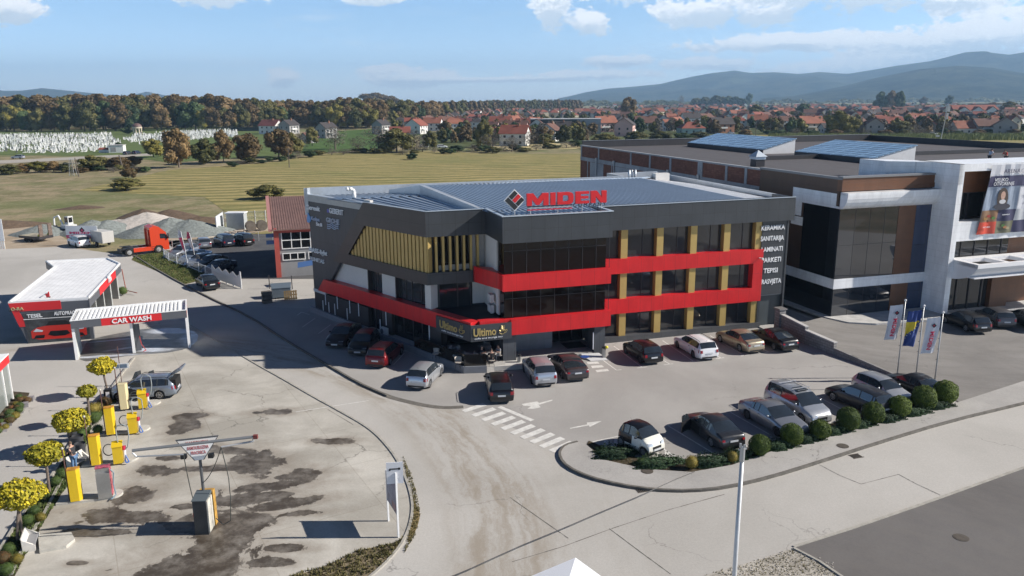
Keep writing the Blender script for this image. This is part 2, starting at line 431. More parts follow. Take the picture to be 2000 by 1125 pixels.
sheet('village_ground',px([(820,262),(1150,222),(1300,206),(2600,196),(2500,258),(1500,262),(1180,288),(820,288)]),.02,mat('garden_grass',(.09,.105,.045),.95,var=.45,vs=.12,spec=.1))
sheet('cemetery_road',smooth_poly(px([(-60,316),(60,311),(200,304),(290,300),(300,304),(200,309),(60,317),(-60,323)]),0),.06,mat('gravel_track',(.36,.33,.28),.95,var=.15))
sheet('field_lane',px([(1480,270),(2500,262),(2500,264),(1480,272)]),.05,mat('gravel_track2',(.28,.26,.2),.95,var=.15))
# bare dirt and yard
dirt = pave_mat('bare_dirt',(.30,.235,.165),(.45,.37,.28),crack=0,mott=.25,fine=.22)
sheet('dirt_yard',smooth_poly(px([(-200,470),(-150,425),(60,440),(110,455),(150,480),(205,500),(250,502),(268,492),(330,492),(600,505),(600,560),(-200,560),(-200,470)]),1),.0,dirt)
sheet('sand_track',smooth_poly(px([(316,470),(330,458),(420,448),(545,436),(560,446),(470,458),(345,488),(316,470)]),1),.012,dirt)
# general paving (streets), one sheet
_c3 = [G(*q_) for q_ in ((560,745),(740,850),(807,1001))]
_A = np.array([[2*(_c3[0].x-_c3[i].x),2*(_c3[0].y-_c3[i].y)] for i in (1,2)]); _B = np.array([_c3[0].x**2+_c3[0].y**2-_c3[i].x**2-_c3[i].y**2 for i in (1,2)])
CX,CY = [float(v) for v in np.linalg.solve(_A,_B)]; RR = math.hypot(_c3[0].x-CX,_c3[0].y-CY)
roadm = pave_mat('street_paving',(.385,.367,.338),(.48,.46,.428),crack=.55,cs=.16,mott=.06,fine=.09,
     streak=[(CX,CY,RR+1.8,RR+6.5,.68,(.25,.205,.15)),(CX,CY,RR+7,RR+11,.16,(.28,.245,.20))])
paving = [(-900,505),(0,487),(120,482),(235,497),(262,500),(330,470),(600,460),(2700,560),(5200,1400),(1000,2600),(-3000,1700)]
sheet('street',px(paving),.012,roadm)
GV = .012
# car wash apron: patchy pale concrete
def pp(x,y,rx,ry,ro=0): g = G(x,y); return (g.x,g.y,rx,ry,ro)
P_ = [pp(370,812,1.0,.5),pp(360,835,.8,1.1),pp(535,805,1.1,.45,0),pp(655,862,1.3,.42,0),pp(500,905,1.2,1.8,25),pp(530,950,2.2,.55,10),
  pp(430,915,2.6,.35,0),pp(590,930,1.5,.35,10),pp(480,975,2.0,.6,15),pp(270,965,.9,1.0,30),pp(420,1070,1.7,2.8,5),pp(375,1110,2.2,1.5,0),pp(470,1010,1.5,.4,0),
  pp(250,1010,2.3,.3,5),pp(590,1003,1.1,.3,10),pp(560,1070,.9,.3,0),pp(455,880,1.9,.5,-12),pp(555,985,1.6,.5,20),pp(240,1010,2.6,.8,0),pp(430,1020,2.2,1.0,0),pp(600,930,.9,.8,0),pp(310,920,1.2,.6,0),pp(200,1040,1.6,.4,0),pp(330,895,.7,.3),pp(520,1100,1.,.3),pp(150,1100,.5,.2),pp(370,990,1.4,.35,0)]
apron = pave_mat('stained_concrete',(.36,.338,.295),(.54,.513,.46),patches=P_,pcol=(.068,.054,.040),crack=.7,cs=.16,mott=.2,fine=.1,wet=True,pwob=1.55,slab=(6,5,AB+R(12)),pstr=1.0)
kerbA = smooth_poly(px([(372,636),(430,670),(500,712),(560,745),(607,773),(664,804),(727,840),(767,884),(787,920),(803,964),(807,1001),(795,1047),(767,1087),(727,1125),(640,1190)]),2)
left_edge = px([(-120,1250),(22,1125),(52,1060),(100,985),(180,815),(228,745),(262,700),(300,600)])
sheet('carwash_apron',kerbA+left_edge,.016,apron)
def kerb(name,P,w,h,m,z=.01,closed=False):
 mb = MB(); n = len(P)
 L = []
 for i,p in enumerate(P):
  a = P[max(0,i-1)]; c = P[min(n-1,i+1)]; d = (c-a).to_2d().normalized(); q = Vector((-d.y,d.x))
  L.append((p.to_2d()+q*w/2,p.to_2d()-q*w/2))
 for (a,b),(c,d) in zip(L[:-1],L[1:]): mb.prism([a,b,d,c],z,z+h)
 return struct(mb.build(name,m))
kerbm = mat('kerb_concrete',(.36,.34,.30),.9,var=.2,vs=2)
kerb('kerb',kerbA,.13,.055,kerbm)
kerb('kerb',smooth_poly(left_edge[1:-1],1),.14,.12,kerbm)
dk = mat('old_kerb',(.13,.12,.105),.9,var=.3,vs=2)
kerb('kerb',smooth_poly(px([(262,500),(320,536),(403,580),(488,619),(560,668),(649,720),(700,750),(757,775)]),1),.16,.13,dk)
# verges
vg = mat('weedy_verge',(.13,.12,.05),.97,var=.5,vs=1.4,spec=.1,bump=.6,bs=9)
sheet('verge',smooth_poly(px([(257,508),(262,500),(330,490),(345,505),(400,530),(392,548),(360,556),(320,536),(257,508)]),0),.03,vg)
sheet('verge',smooth_poly(px([(792,1045),(770,1062),(700,1075),(640,1105),(560,1130),(500,1150),(640,1180),(727,1120),(768,1085),(790,1048)]),1),.022,mat('weed_soil',(.20,.165,.11),1,var=.45,vs=2.5,spec=.1,bump=.6,bs=9))
sheet('verge',smooth_poly(px([(804,960),(812,985),(822,1005),(812,1040),(795,1065),(800,1040),(810,1000),(803,965)]),1),.02,mat('dead_grass',(.24,.18,.09),1,var=.4,vs=3,spec=.1))
# planting strips by the vacuum posts and by the kiosk
soil = mat('planting_soil',(.075,.06,.04),1,var=.5,vs=2,spec=.1)
stripL = px([(190,790),(236,748),(225,790),(180,830),(168,872),(146,930),(112,978),(62,1060),(30,1125),(-60,1240),(-120,1210),(-10,1090),(45,1010),(110,930),(150,850)])
sheet('planting_strip',stripL,.04,soil)
kerb('kerb',smooth_poly(px([(-60,1150),(-5,1085),(45,1005),(110,922),(150,845),(190,785)]),1),.14,.12,kerbm)
sheet('planting_strip',px([(-60,850),(20,765),(58,768),(50,790),(0,845),(-60,920)]),.04,soil)
# Miden car park
PKx,PKy = G(1300,760).x,G(1300,760).y
park = pave_mat('car_park_asphalt',(.305,.292,.276),(.385,.37,.352),crack=.35,cs=.12,mott=.09,fine=.06)
parkP = px([(488,619),(560,668),(649,720),(700,750),(757,775),(835,790),(872,797),(905,795),(1115,884),(1130,866),(1180,900),(1260,915),(1350,920),(1430,905),(1490,880),(1600,855),(1700,825),(1860,785),(1770,745)])
parkP += [UN(47.2,58.),UN(47.2,76),UN(3,78),UN(-5,82)]
sheet('car_park',parkP,.018,park)
kerb('gutter',smooth_poly(px([(700,750),(757,775),(800,786),(838,794),(872,797),(905,795)]),1),.5,.006,dk,z=.016)
# asphalt yard behind the fence
blk = pave_mat('new_asphalt',(.075,.075,.08),(.11,.11,.112),crack=.0,mott=.2,fine=.12)
sheet('fenced_yard',px([(330,492),(345,478),(420,458),(620,456),(640,545),(473,545),(420,535)]),.02,blk)
sheet('fresh_asphalt_lot',px([(1550,1070),(1664,1034),(1800,987),(2000,915),(2400,780),(3600,1200),(2000,1700),(1700,1170)]),.02,
  pave_mat('dark_asphalt',(.105,.098,.095),(.155,.147,.142),crack=.0,mott=.07,fine=.08,streak=[(G(1500,1500).x,G(1500,1500).y,4,40,.3,(.18,.165,.15))]))
kerb('kerb',px([(1550,1069),(1664,1033),(1800,986),(2000,914),(2400,779)]),.14,.05,kerbm)
kerb('kerb',px([(1550,1072),(1600,1098),(1650,1132),(1700,1172)]),.12,.07,kerbm)
grav = pave_mat('gravel_patch',(.30,.275,.235),(.47,.44,.39),crack=0,mott=.6,fine=.35)
sheet('gravel_patch',smooth_poly(px([(1330,1140),(1420,1112),(1500,1088),(1546,1072),(1600,1100),(1660,1140),(1500,1220),(1330,1140)]),1),.022,grav)
# pavement island with kerb
islo = smooth_poly(px([(1128,866),(1104,872),(1093,884),(1094,898),(1108,915),(1150,935),(1215,951),(1280,960),(1350,962),(1418,955),(1500,936),(1600,905),(1700,872),(1850,826),(2000,790),(2300,715)]),1)
isli = px([(2300,660),(2000,747),(1880,786),(1860,792),(1800,808),(1700,830),(1600,860),(1490,890),(1430,912),(1350,926),(1260,920),(1180,902),(1145,872)])
mb = MB(); mb.prism([q.to_2d() for q in islo+isli],0,.13)
swm = pave_mat('pavement_asphalt',(.33,.317,.30),(.415,.398,.376),crack=.7,cs=.3,mott=.18,fine=.12)
struct(mb.build('pavement',swm))
kerb('kerb',islo,.15,.145,dk)
# planting bed on the inner side of the island
bedo = px([(1860,792),(1800,808),(1700,830),(1600,860),(1490,890),(1430,912),(1350,926),(1260,920),(1180,902),(1145,872)])
bedi = px([(1150,862),(1205,885),(1260,898),(1350,900),(1430,888),(1490,868),(1600,835),(1700,805),(1800,780),(1850,772)])
sheet('planting_bed',bedo+bedi,.05,soil)
# Arena forecourt, a shade higher than the car park
arm = pave_mat('arena_asphalt',(.20,.19,.18),(.27,.256,.24),crack=.2,cs=.12,mott=.12,fine=.09,streak=[(G(1700,560).x,G(1700,560).y,10,55,.35,(.14,.13,.12))])
A0 = LG(1770,745); A1 = LG(1880,790)
yard = [(UN(47.6,62),.42),(UN(47.6,57.9),.42),(UN(47.6,56),.40),(UN(*A0[:2]),.10),(G(1880,788),.06),(G(2000,748),.06),(G(2300,660),.06),(G(2900,640),.42),(UN(110,57),.42),(UN(110,62),.42)]
mb = MB(); C0 = UN(62,57.)
mb.poly([(q.x,q.y,z) for q,z in [(UN(47.6,140),.42),(UN(110,140),.42),(UN(110,57.9),.42),(UN(47.6,57.9),.42)]])
E = [(UN(47.6,57.9),.42),(UN(110,57.9),.42),(G(2900,560),.3),(G(2300,662),.06),(G(2000,749),.06),(G(1880,789),.06),(UN(*A0[:2]),.08)]+[(UN(*LG(x_,y_,z_)[:2]),h_) for x_,y_,z_,h_ in ((1632,669,1.0,.30),(1576,641,1.35,.38),(1526,613,1.7,.42))]
cz = UN(66,50); cc = Vector((cz.x,cz.y,.24))
for (q0,z0),(q1,z1) in zip(E,E[1:]+E[:1]): mb.poly([(cc.x,cc.y,cc.z),(q1.x,q1.y,z1),(q0.x,q0.y,z0)][::-1])
struct(mb.build('arena_forecourt',arm))
# painted markings: white, as sheets proud of the asphalt
white = mat('road_paint',(.62,.61,.58),.8,var=.18,vs=3)
def strip(mb,a,b,w,z=.024):
 a,b = a.to_2d(),b.to_2d(); d = (b-a).normalized(); q = Vector((-d.y,d.x))*w/2
 mb.poly([(*(a-q),z),(*(b-q),z),(*(b+q),z),(*(a+q),z)])
mb = MB()
for i in range(10):
 k = i/9; lp = lambda p,r: G(p[0]+(r[0]-p[0])*k,p[1]+(r[1]-p[1])*k)
 Q = [lp((901.5,801.5),(1071,879.5)),lp((909,806),(1081.5,884.6)),lp((951,792.5),(1123.5,866.6)),lp((943,788),(1113,861.5))]
 mb.poly([(p.x,p.y,.024) for p in Q])
struct(mb.build('zebra_crossing',white))
mb = MB(); strip(mb,G(975,795),G(1040,822),.35); struct(mb.build('stop_line',white))
def arrow(mb,pts): mb.poly([(q.x,q.y,.024) for q in px(pts)])
mb = MB(); arrow(mb,[(1113,836.5),(1147,829.5),(1146,826),(1175,823),(1152,834.5),(1150,831.5),(1114,838)]); struct(mb.build('lane_arrow',white))
mb = MB(); arrow(mb,[(1079,781),(1053,787.5),(1049,784.5),(1019,789.5),(1022,793),(1037,794),(1030,799),(1043,799),(1056,796),(1052,791.5),(1079,783)]); struct(mb.build('lane_arrow',white))
def line(name,*segs,w=.1):
 mb = MB()
 for s in segs: strip(mb,G(*s[0]),G(*s[1]),w)
 struct(mb.build(name,white))
q = lambda a,b: (1100+a/3.308,640+b/3.308)
q2 = lambda a,b: (1500+a/3.516,580+b/3.516)
qb = lambda a,b: (580+a/4.3265,480+b/4.3265)
line('bay_lines',(q(248,205),q(345,277)),(q(340,277),q(376,273)),(q(326,120),q(510,258)),(q(478,262),q(543,255)),(q(642,85),q(840,218)),(q(820,222),q(880,214)),
  (q(948,53),q(1170,182)),(q(1145,185),q(1203,177)),(q(630,203),q(690,238)),(q(650,242),q(710,235)),(q(975,175),q(1020,198)),(q(985,203),q(1040,195)),
  (q(1270,130),q(1330,160)),(q(1305,163),q(1362,155)),(q(1455,120),q(1490,142)),(q(1455,148),q(1490,142)),(q(1462,42),q(1500,138)),(q(1440,85),q(1510,98)))
line('bay_lines',(q(672,632),q(1005,835)),(q(665,634),q(705,626)),(q(1075,545),q(1405,733)),(q(1130,735),q(1205,780)),(q(1555,665),q(1600,690)),(q(640,780),q(740,848)),(q(190,740),q(362,702)),(q(185,742),q(215,756)),
  (q2(330,680),q2(510,775)),(q2(0,940),q2(90,990)),(q2(240,918),q2(290,938)),(q2(395,850),q2(465,885)),(q2(610,840),q2(660,842)))
line('bay_lines',(qb(45,690),qb(155,613)),(qb(180,745),qb(285,668)),(qb(0,590),qb(40,562)),(qb(40,562),qb(105,585)),(qb(815,1008),qb(908,910)),(qb(1065,1005),qb(1092,975)),w=.09)
def hatch(name,quads):
 mb = MB()
 for Q in quads: mb.poly([(p.x,p.y,.024) for p in px(Q)])
 struct(mb.build(name,white))
hatch('hatching',[[q(262,730),q(290,728),q(290,752),q(266,752)],[q(328,722),q(352,722),q(354,765),q(330,765)],[q(392,765),q(416,765),q(422,785),q(400,785)],
     [q(592,805),q(612,800),q(624,840),q(600,843)],[q(655,800),q(675,798),q(690,840),q(658,838)],[q(530,825),q(555,820),q(556,838),q(534,840)]])
hatch('entrance_stripes',[[q(150,223),q(222,220),q(235,233),q(158,238)],[q(178,248),q(250,243),q(265,257),q(188,264)],[q(208,276),q(285,268),q(297,281),q(218,290)]])
line('bay_lines',((578,805),(720,783)),w=.08)
# saw cuts and joints in the street
jm_ = mat('joint_tar',(.12,.11,.10),.9)
mb = MB()
for P in ([(1600,908),(1640,929),(1682,946)],[(1755,927),(1790,946),(1836,967)],[(1682,946),(1755,927)],[(1190,1033),(1250,1078),(1310,1122)],[(996,972),(1050,1010),(1110,1052)],[(1415,966),(1300,998),(1195,1033),(1100,1068),(1000,1098)],[(640,800),(690,830)]):
 Q = px(P)
 for a,b in zip(Q[:-1],Q[1:]):
  n = 8
  for k in range(n):
   c0,c1 = a.lerp(b,k/n),a.lerp(b,(k+1)/n); w_ = random.uniform(.02,.055); strip(mb,c0,c1,w_,.019)
struct(mb.build('road_joints',jm_))
# drain covers
iron = mat('cast_iron',(.10,.085,.07),.75,metal=.3,var=.2,vs=6)
for nm,(x,y,z) in {'a': (1264,920,.134),'b': (1646,871,.134),'c': (1697,660,.24),'d': (1877,1050,.024)}.items():
 mb = MB(); mb.cyl((0,0,0),(0,0,.012),.34,n=20); mb.cyl((0,0,.011),(0,0,.018),.27,n=20)
 g = G(x,y,z); o = mb.build('manhole_cover',iron,loc=g)
 tag(o,{'a': 'round rusty manhole cover in the pavement before the small white car','b': 'round manhole cover in the pavement below the clipped round bushes','c': 'round manhole cover in the forecourt right of the stepped wall','d': 'round manhole cover in the fresh dark asphalt at bottom right'}[nm],'manhole cover')
for (x,y,lab) in ((1254,957,'slotted storm drain grate against the curved kerb'),(1672,891,'open storm drain by the kerb right of the lamp post')):
 mb = MB()
 for i in range(7): mb.box(-.3+.09*i,-.26+.09*i,-.2,.2,0,.02)
 mb.box(-.34,.34,-.25,-.2,0,.022); mb.box(-.34,.34,.2,.25,0,.022)
 o = mb.build('drain_grate',iron,loc=G(x,y,.016),rot=AB); tag(o,lab,'drain')
# ================================================================== CORNER SHOWROOM (local axes: u along the front, n into the depth)
def frame_thing(name,label,cat,u,n,group=None):
 g = UN(u,n); return thing(name,label,cat,g,AB,group),(u,n,0)
anth = panel_mat('anthracite_panels',(.045,.050,.057),1.05,1.0,rough=.42,seam=.35,z0=.53,var=.05,msize=.012)
anthO = panel_mat('anthracite_panels_side',(.042,.039,.041),1.05,1.0,ab=(.45,-.9),rough=.38,seam=.4,z0=.53,var=.05,msize=.012)
redp = panel_mat('red_panels',(.62,.016,.020),1.05,3.,rough=.34,seam=.45,z0=-1,var=.03,msize=.01)
redO = panel_mat('red_panels_side',(.62,.018,.022),1.05,3.,ab=(.45,-.9),rough=.34,seam=.5,z0=-1,var=.03,msize=.01)
gold = mat('gold_cladding',(.47,.335,.115),.42,metal=.25,var=.05,bump=.1,bs=3)
glassD = mat('dark_glass',(.012,.013,.015),.04,spec=.9,bump=.06,bs=.6)
glassG = mat('shop_glass',(.028,.031,.034),.04,spec=.85,bump=.05,bs=.5)
glassB = mat('bronze_glass',(.010,.006,.005),.06,spec=.35,bump=.05,bs=.5)
dframe = mat('dark_frame',(.035,.032,.036),.4)
white_r = mat('white_render',(.62,.60,.57),.85,var=.05,vs=.6)
darkw = mat('dark_wall',(.04,.042,.048),.6,var=.1)
sheetm = mat('zinc_sheet',(.50,.53,.56),.42,metal=.35,var=.1,vs=.5,bump=.25,bs=1.2)
O_S = Vector((3.565,75.85)); E_S = Vector((.4436,-.896)).normalized(); NOUT = Vector((E_S.y,-E_S.x))  # right-hand normal when walking along E
if NOUT.dot(Vector((-1,-.5))) < 0: NOUT = -NOUT
def OB(s,o=0.): v = O_S+E_S*s+NOUT*o; return (v.x,v.y)          # point on the oblique front, o = outwards
CS = 18.15; CU = OB(CS)[0]; CN = OB(CS)[1]                          # corner of the upper floors
TU0,TU1,TN = 16.4,25.2,55.0
WN = 58.3; RU = 43.7; BKN = 76.3
Z1b,Z1t,Z2b,Z2t,ZFb,ZFt = 2.50,3.73,5.9,7.13,9.55,11.54
bld,off = frame_thing('showroom_building','large dark three-storey showroom with red bands, gold pillars and a corner cafe','building',25,58)
FX = Vector(off)
def part(mb,name,mats,smooth=False,parent=None): return mb.build(name,mats,parent or bld,smooth)
# inner core so that nothing is hollow: main volume
mb = MB(off)
core = [OB(0,-.35),OB(23.1,-1.3),(TU0+.3,55.6),(TU0+.3,58.9),(TU1-.5,58.9),(RU-.3,58.9),(RU-.3,BKN-.1),(4.0,BKN-.1)]
core = [OB(.2,-.6),OB(CS,-1.25),(CU+1.3,60.9),(TU0+.25,60.9),(RU-.4,58.9),(RU-.4,BKN-.2),(4.2,BKN-.2)]
core = [OB(.2,-1.15),OB(CS,-1.2),(CU+.6,60.9),(TU0+.25,60.6),(TU0+.3,58.95),(RU-.4,58.95),(RU-.4,BKN-.2),(4.2,BKN-.2)]
mb.prism(core,2.6,11.0)
core0 = [OB(.2,-.6),OB(17.9,-.7),(14.0,62),(17.2,62),(17.2,59),(26,59),(RU-.4,58.95),(RU-.4,BKN-.2),(4.2,BKN-.2)]
mb.prism(core0,.0,2.6)
part(mb,'wall',darkw)
# --- plinth, podium
mb = MB(off)
mb.prism([(TU1-.1,58.0),(RU-2.6,58.0),(RU-2.6,58.6),(TU1-.1,58.6)],0,.5)
part(mb,'plinth',panel_mat('plinth_panels',(.075,.08,.088),1.6,3,rough=.5,seam=.5))
conc = mat('pale_concrete',(.38,.37,.35),.85,var=.12,vs=1)
K0 = LG(604.7,608.3); K1 = LG(838,689); K2 = LG(906,730); K3 = LG(951,728.5);
mb = MB(off)
mb.prism([(K0.x,K0.y),(K2.x,K2.y),(K3.x,K3.y),(TU0,K3.y+.3),(TU0+.2,55.4),(TU0+.2,61),OB(19,-3),OB(.3,-.4)],0,.42,0)
mb.prism([(TU0+.2,55.3),(TU1-.5,55.3),(TU1-.5,60.5),(TU0+.2,60.5)],0,.35,0)
mb.prism([(17.4,54.5),(22.6,54.5),(22.6,55.3),(17.4,55.3)],0,.17,0)
part(mb,'podium',conc)
mb = MB(off)
a = Vector((K0.x,K0.y)); b2 = Vector((K2.x,K2.y)); c3 = Vector((K3.x,K3.y))
for A_,B_ in ((a,b2),(b2,c3)):
 d = (B_-A_).normalized(); q_ = Vector((-d.y,d.x))
 mb.prism([A_-q_*.02,B_-q_*.02,B_+q_*.2,A_+q_*.2],.0,.55)
part(mb,'podium_kerb',mat('kerb_lead',(.22,.235,.26),.7,var=.1))
# --- right wing: glazing, gold pillars, bands, fascia
def glazing(name,u0,u1,z0,z1,n,cuts,m=glassG,zc=(),fr=.05):
 mb = MB(off); mb.box(u0,u1,n,n+.06,z0,z1)
 w = part(mb,'window',m)
 mb = MB(off)
 for c in cuts: mb.box(c-fr/2,c+fr/2,n-.05,n-.002,z0,z1)
 for z in zc: mb.box(u0,u1,n-.045,n-.003,z-fr/2,z+fr/2)
 mb.box(u0,u1,n-.06,n-.004,z0,z0+.07); mb.box(u0,u1,n-.06,n-.004,z1-.07,z1)
 mb.build('window_frame',dframe,w)
 return w
GU = [27.45,30.7,33.85,37.05,40.15]
for (z0,z1) in ((.5,Z1b),(Z1t,Z2b),(Z2t,ZFb)):
 edges = [(TU1,GU[0])]+[(g+.6,h) for g,h in zip(GU[:-1],GU[1:])]
 for i,(u0,u1) in enumerate(edges):
  glazing('w',u0,u1-.02,z0,z1,58.62,[u0+.03,(u0+u1)/2+(.25 if i else 9),u1-.12] if i else [u0+.9,u1-.1])
for g in GU:
 for (z0,z1) in ((.32,Z1b+.05),(Z1t-.05,Z2b+.05),(Z2t-.05,ZFb+.05)):
  if g == GU[-1] and z0 > 3 and z0 < 5: continue
  mb = MB(off); mb.box(g,g+.6,58.12,58.66,z0,z1); part(mb,'pillar',gold)
for (z0,z1,nm) in ((Z1b,Z1t,'l'),(Z2b,Z2t,'u')):
 mb = MB(off); mb.box(TU1+.02,40.95,57.95,58.75,z0,z1); part(mb,'red_band',redp)
mb = MB(off); mb.box(40.0,40.95,57.952,58.748,Z1t,Z2b); part(mb,'red_band',redp)
mb = MB(off); mb.box(TU1-.6,RU,57.75,58.55,ZFb,ZFt); mb.box(RU-.5,RU,58.55,60.5,ZFb,ZFt); part(mb,'fascia',anth)
# service bay with the range of goods
mb = MB(off); mb.box(40.75,RU-.35,58.05,58.9,2.98,ZFb+.02); mb.box(RU-.47,RU-.3,58.0,60,0,ZFb); mb.box(40.75,41.0,58.08,58.9,0,2.98)
part(mb,'sign_wall',anth)
mb = MB(off); mb.box(41.0,RU-.47,58.35,58.42,0.05,2.96); dr = part(mb,'door',panel_mat('roller_door',(.06,.072,.078),.55,5,rough=.4,seam=.8))
mb = MB(off); mb.box(40.98,43.2,58.2,58.36,2.86,2.98); mb.build('door_frame',mat('grey_trim',(.22,.23,.24),.5),dr)
mb = MB(off); mb.box(41.0,43.0,57.3,58.3,0,.12); part(mb,'doorstep',conc)
whl = mat('white_letters',(.78,.79,.8),.5)
q5 = lambda a,b: (1460+a/4.325,420+b/4.325)
for s,x0,x1,y0,y1 in (('KERAMIKA',119,316,128,92),('SANITARIJA',112,308,218,180),('LAMINATI',118,296,310,272),('PARKETI',120,282,400,362),('TEPISI',135,254,490,452),('RASVJETA',95,284,582,542)):
 ua,za = PN(*q5(x0,y0),57.98); ub,zb = PN(*q5(x1,y0-6),57.98); zc_ = PN(*q5(x0,y1),57.98)[1]
 if s == 'RASVJETA': ua = 41.0
 M = wallframe((ua,58.045,(za+zb)/2+.0),(1,0),off)
 textm(s,M,.40,.06,whl,parent=bld,width=ub-ua,bold=.015)
# lower right wall lamp
mb = MB(off); mb.box(40.5,40.62,57.55,57.95,6.35,6.41); mb.box(40.48,40.64,57.4,57.62,6.3,6.45)
part(mb,'wall_lamp',mat('white_plastic',(.7,.7,.68),.4))
# --- glass tower in the middle
for (z0,z1) in ((Z1t,Z2b),(Z2t,ZFb)):
 mb = MB(off); mb.box(TU0+.25,TU1-.35,TN+.35,TN+.42,z0,z1); mb.box(TU0+.2,TU0+.27,TN+.35,58.9,z0,z1); mb.box(TU1-.37,TU1-.3,TN+.42,58.6,z0,z1)
 w_ = part(mb,'window',glassB)
 mb = MB(off)
 for k in range(8): u_ = TU0+.85+k*1.13; mb.box(u_,u_+.035,TN+.325,TN+.352,z0,z1-(.55 if z0 > 6 else .5)*0-.0)
 mb.box(TU0+.25,TU1-.35,TN+.325,TN+.353,z1-.68,z1-.64)
 mb.build('window_frame',dframe,w_)
mb = MB(off)
mb.box(TU0,TU1,TN,TN+.7,Z2b,Z2t); mb.prism([(TU0,TN+.7),(TU0+.5,TN+.7),(TU0+.5,57.9),(TU0-1.1,59.3),(TU0-1.1,58.9),(TU0,TN+.9)],Z2b,Z2t)
mb.box(TU1-.5,TU1,TN+.7,57.95,Z2b,Z2t)
mb.box(TU0+.4,TU1-.4,TN+.6,59,Z2b+.1,Z2t-.35)
part(mb,'red_band',redp)
mb = MB(off)
mb.box(17.0,TU1,TN-.12,TN+.7,Z1b,Z1t); mb.box(TU1-.5,TU1,TN+.7,57.95,Z1b,Z1t)
part(mb,'red_band',redp)
mb = MB(off); mb.box(TU0,TU1,TN-.1,TN+.7,ZFb,ZFt); mb.box(TU0,TU0+.5,TN+.7,CN+.4,ZFb,ZFt); mb.box(TU1-.5,TU1,TN+.7,57.75,ZFb,ZFt)
mb.box(TU0+.5,TU1-.5,TN+.7,59,ZFb+.02,ZFb+.3)
part(mb,'fascia',anth)
# entrance level under the tower
mb = MB(off); mb.box(TU0+.05,17.5,55.2,56.4,0,Z1b); mb.box(24.0,24.9,55.25,56.6,0,Z1b)
mb.box(24.55,24.75,56.6,58.6,0,Z1b)
part(mb,'entrance_pillar',panel_mat('pillar_panels',(.075,.08,.09),.55,9,rough=.4,seam=.5))
mb = MB(off); mb.box(17.5,21.25,57.4,57.9,.3,Z1b+.1)
part(mb,'stone_wall',panel_mat('grey_stone',(.20,.215,.235),1.25,1.1,rough=.6,seam=.8,var=.12))
mb = MB(off); mb.box(TU0+.1,24.55,55.2,60.4,Z1b+.05,Z1b+.3); part(mb,'soffit',darkw)
mb = MB(off); mb.box(21.25,24.5,58.75,58.8,.35,Z1b+.05); dr = part(mb,'door',glassD)
mb = MB(off)
for u_ in (21.3,22.3,23.4,24.4): mb.box(u_,u_+.07,58.68,58.74,.35,Z1b+.05)
mb.build('door_frame',dframe,dr)
mb = MB(off); mb.box(22.3,24.0,56.7,58.2,.35,.37); part(mb,'door_mat',mat('rubber_mat',(.02,.02,.022),.9))
led = mat('white_strip',(.85,.86,.9),.4)
def ledbar(px0,px1,o=-.28):
 s_,z0 = PO(*px1,OB(0,o),E_S); s2,z1 = PO(*px0,OB(0,o),E_S)
 M = wallframe((*OB((s_+s2)/2,o),0),(E_S.x,E_S.y),off)
 mb = MB(); mb.xbox(M,-.03,.03,z0,z1,0,.05); part(mb,'light_strip',led)
mb = MB(off); mb.box(23.85,23.9,55.15,55.24,.6,2.0); part(mb,'light_strip',led)
# --- oblique side: dark brand wall, slanted frame, ledge, gold fins, white upper storey, red band
def obx(mb,s0,s1,z0,z1,o0,o1,m=0):
 mb.prism([OB(s0,o0),OB(s1,o0),OB(s1,o1),OB(s0,o1)],z0,z1,m)
def obpoly(mb,pts,o0,o1,m=0):
 M = wallframe((*OB(0,0),0),(E_S.x,E_S.y),off); sgn = 1 if (M.to_3x3() @ Vector((0,0,1))).to_2d().dot(NOUT) > 0 else -1
 M2 = M.copy()
 a_,b_ = (o0,o1) if sgn > 0 else (-o1,-o0)
 MBp = mb.off; mb.off = Vector((0,0,0)); mb.mprism(M2,pts,a_,b_,m); mb.off = MBp
mb = MB(off)
obpoly(mb,[(0,2.4),(2.0,2.4),(9.6,10.8),(9.6,10.8),(0,10.8)],-.6,-.3)
part(mb,'brand_wall',panel_mat('seamed_dark_wall',(.040,.047,.058),.75,3.6,ab=(.45,-.9),rough=.45,seam=.5,msize=.02,var=.08))
mb = MB(off); obpoly(mb,[(-.05,10.8),(9.6,10.8),(9.6,11.40),(-.05,11.40)],-.65,-.27); part(mb,'parapet',mat('pale_coping',(.42,.42,.40),.7,var=.08))
mb = MB(off); obpoly(mb,[(-.05,2.15),(2.0,2.15),(2.3,2.45),(-.05,2.45)],-.6,-.26); part(mb,'string_course',white_r)
mb = MB(off)
obpoly(mb,[(1.2,Z1b),(23.27,Z1b),(23.27,Z1t),(2.35,Z1t)],-.8,0)
part(mb,'red_band',redO)
mb = MB(off)
C_ = Vector(OB(23.27,0))
mb.box(C_.x+.7,17.02,TN-.03,TN+.75,Z1b,Z1t); part(mb,'red_band',redp)
mb = MB(off)   # ledge, slanted strut, fascia wrap the corner
obpoly(mb,[(4.3,5.75),(CS,5.75),(CS,6.7),(6.85,6.7),(9.62,ZFb),(CS,ZFb),(CS,ZFt),(9.62,ZFt)],-.7,0)
part(mb,'fascia',anthO)
mb = MB(off)
mb.box(CU+.0,TU0+.1,CN+.003,CN+.7,5.75,6.7); mb.box(CU+.0,TU0,CN+.003,CN+.7,ZFb,ZFt)
part(mb,'fascia',anth)
mb = MB(off); obpoly(mb,[(2.35,Z1t),(8.85,Z1t),(8.85,5.75),(4.3,5.75)],-.95,-.75); obpoly(mb,[(10.9,Z1t),(12.95,Z1t),(12.95,5.75),(10.9,5.75)],-.95,-.7)
mb.prism([OB(17.35,-.35),OB(18.1,-.35),(CU+.95,CN+.75),(CU+.4,CN+1.4),OB(17.3,-.95)],Z1t,5.75)
part(mb,'white_wall',white_r)
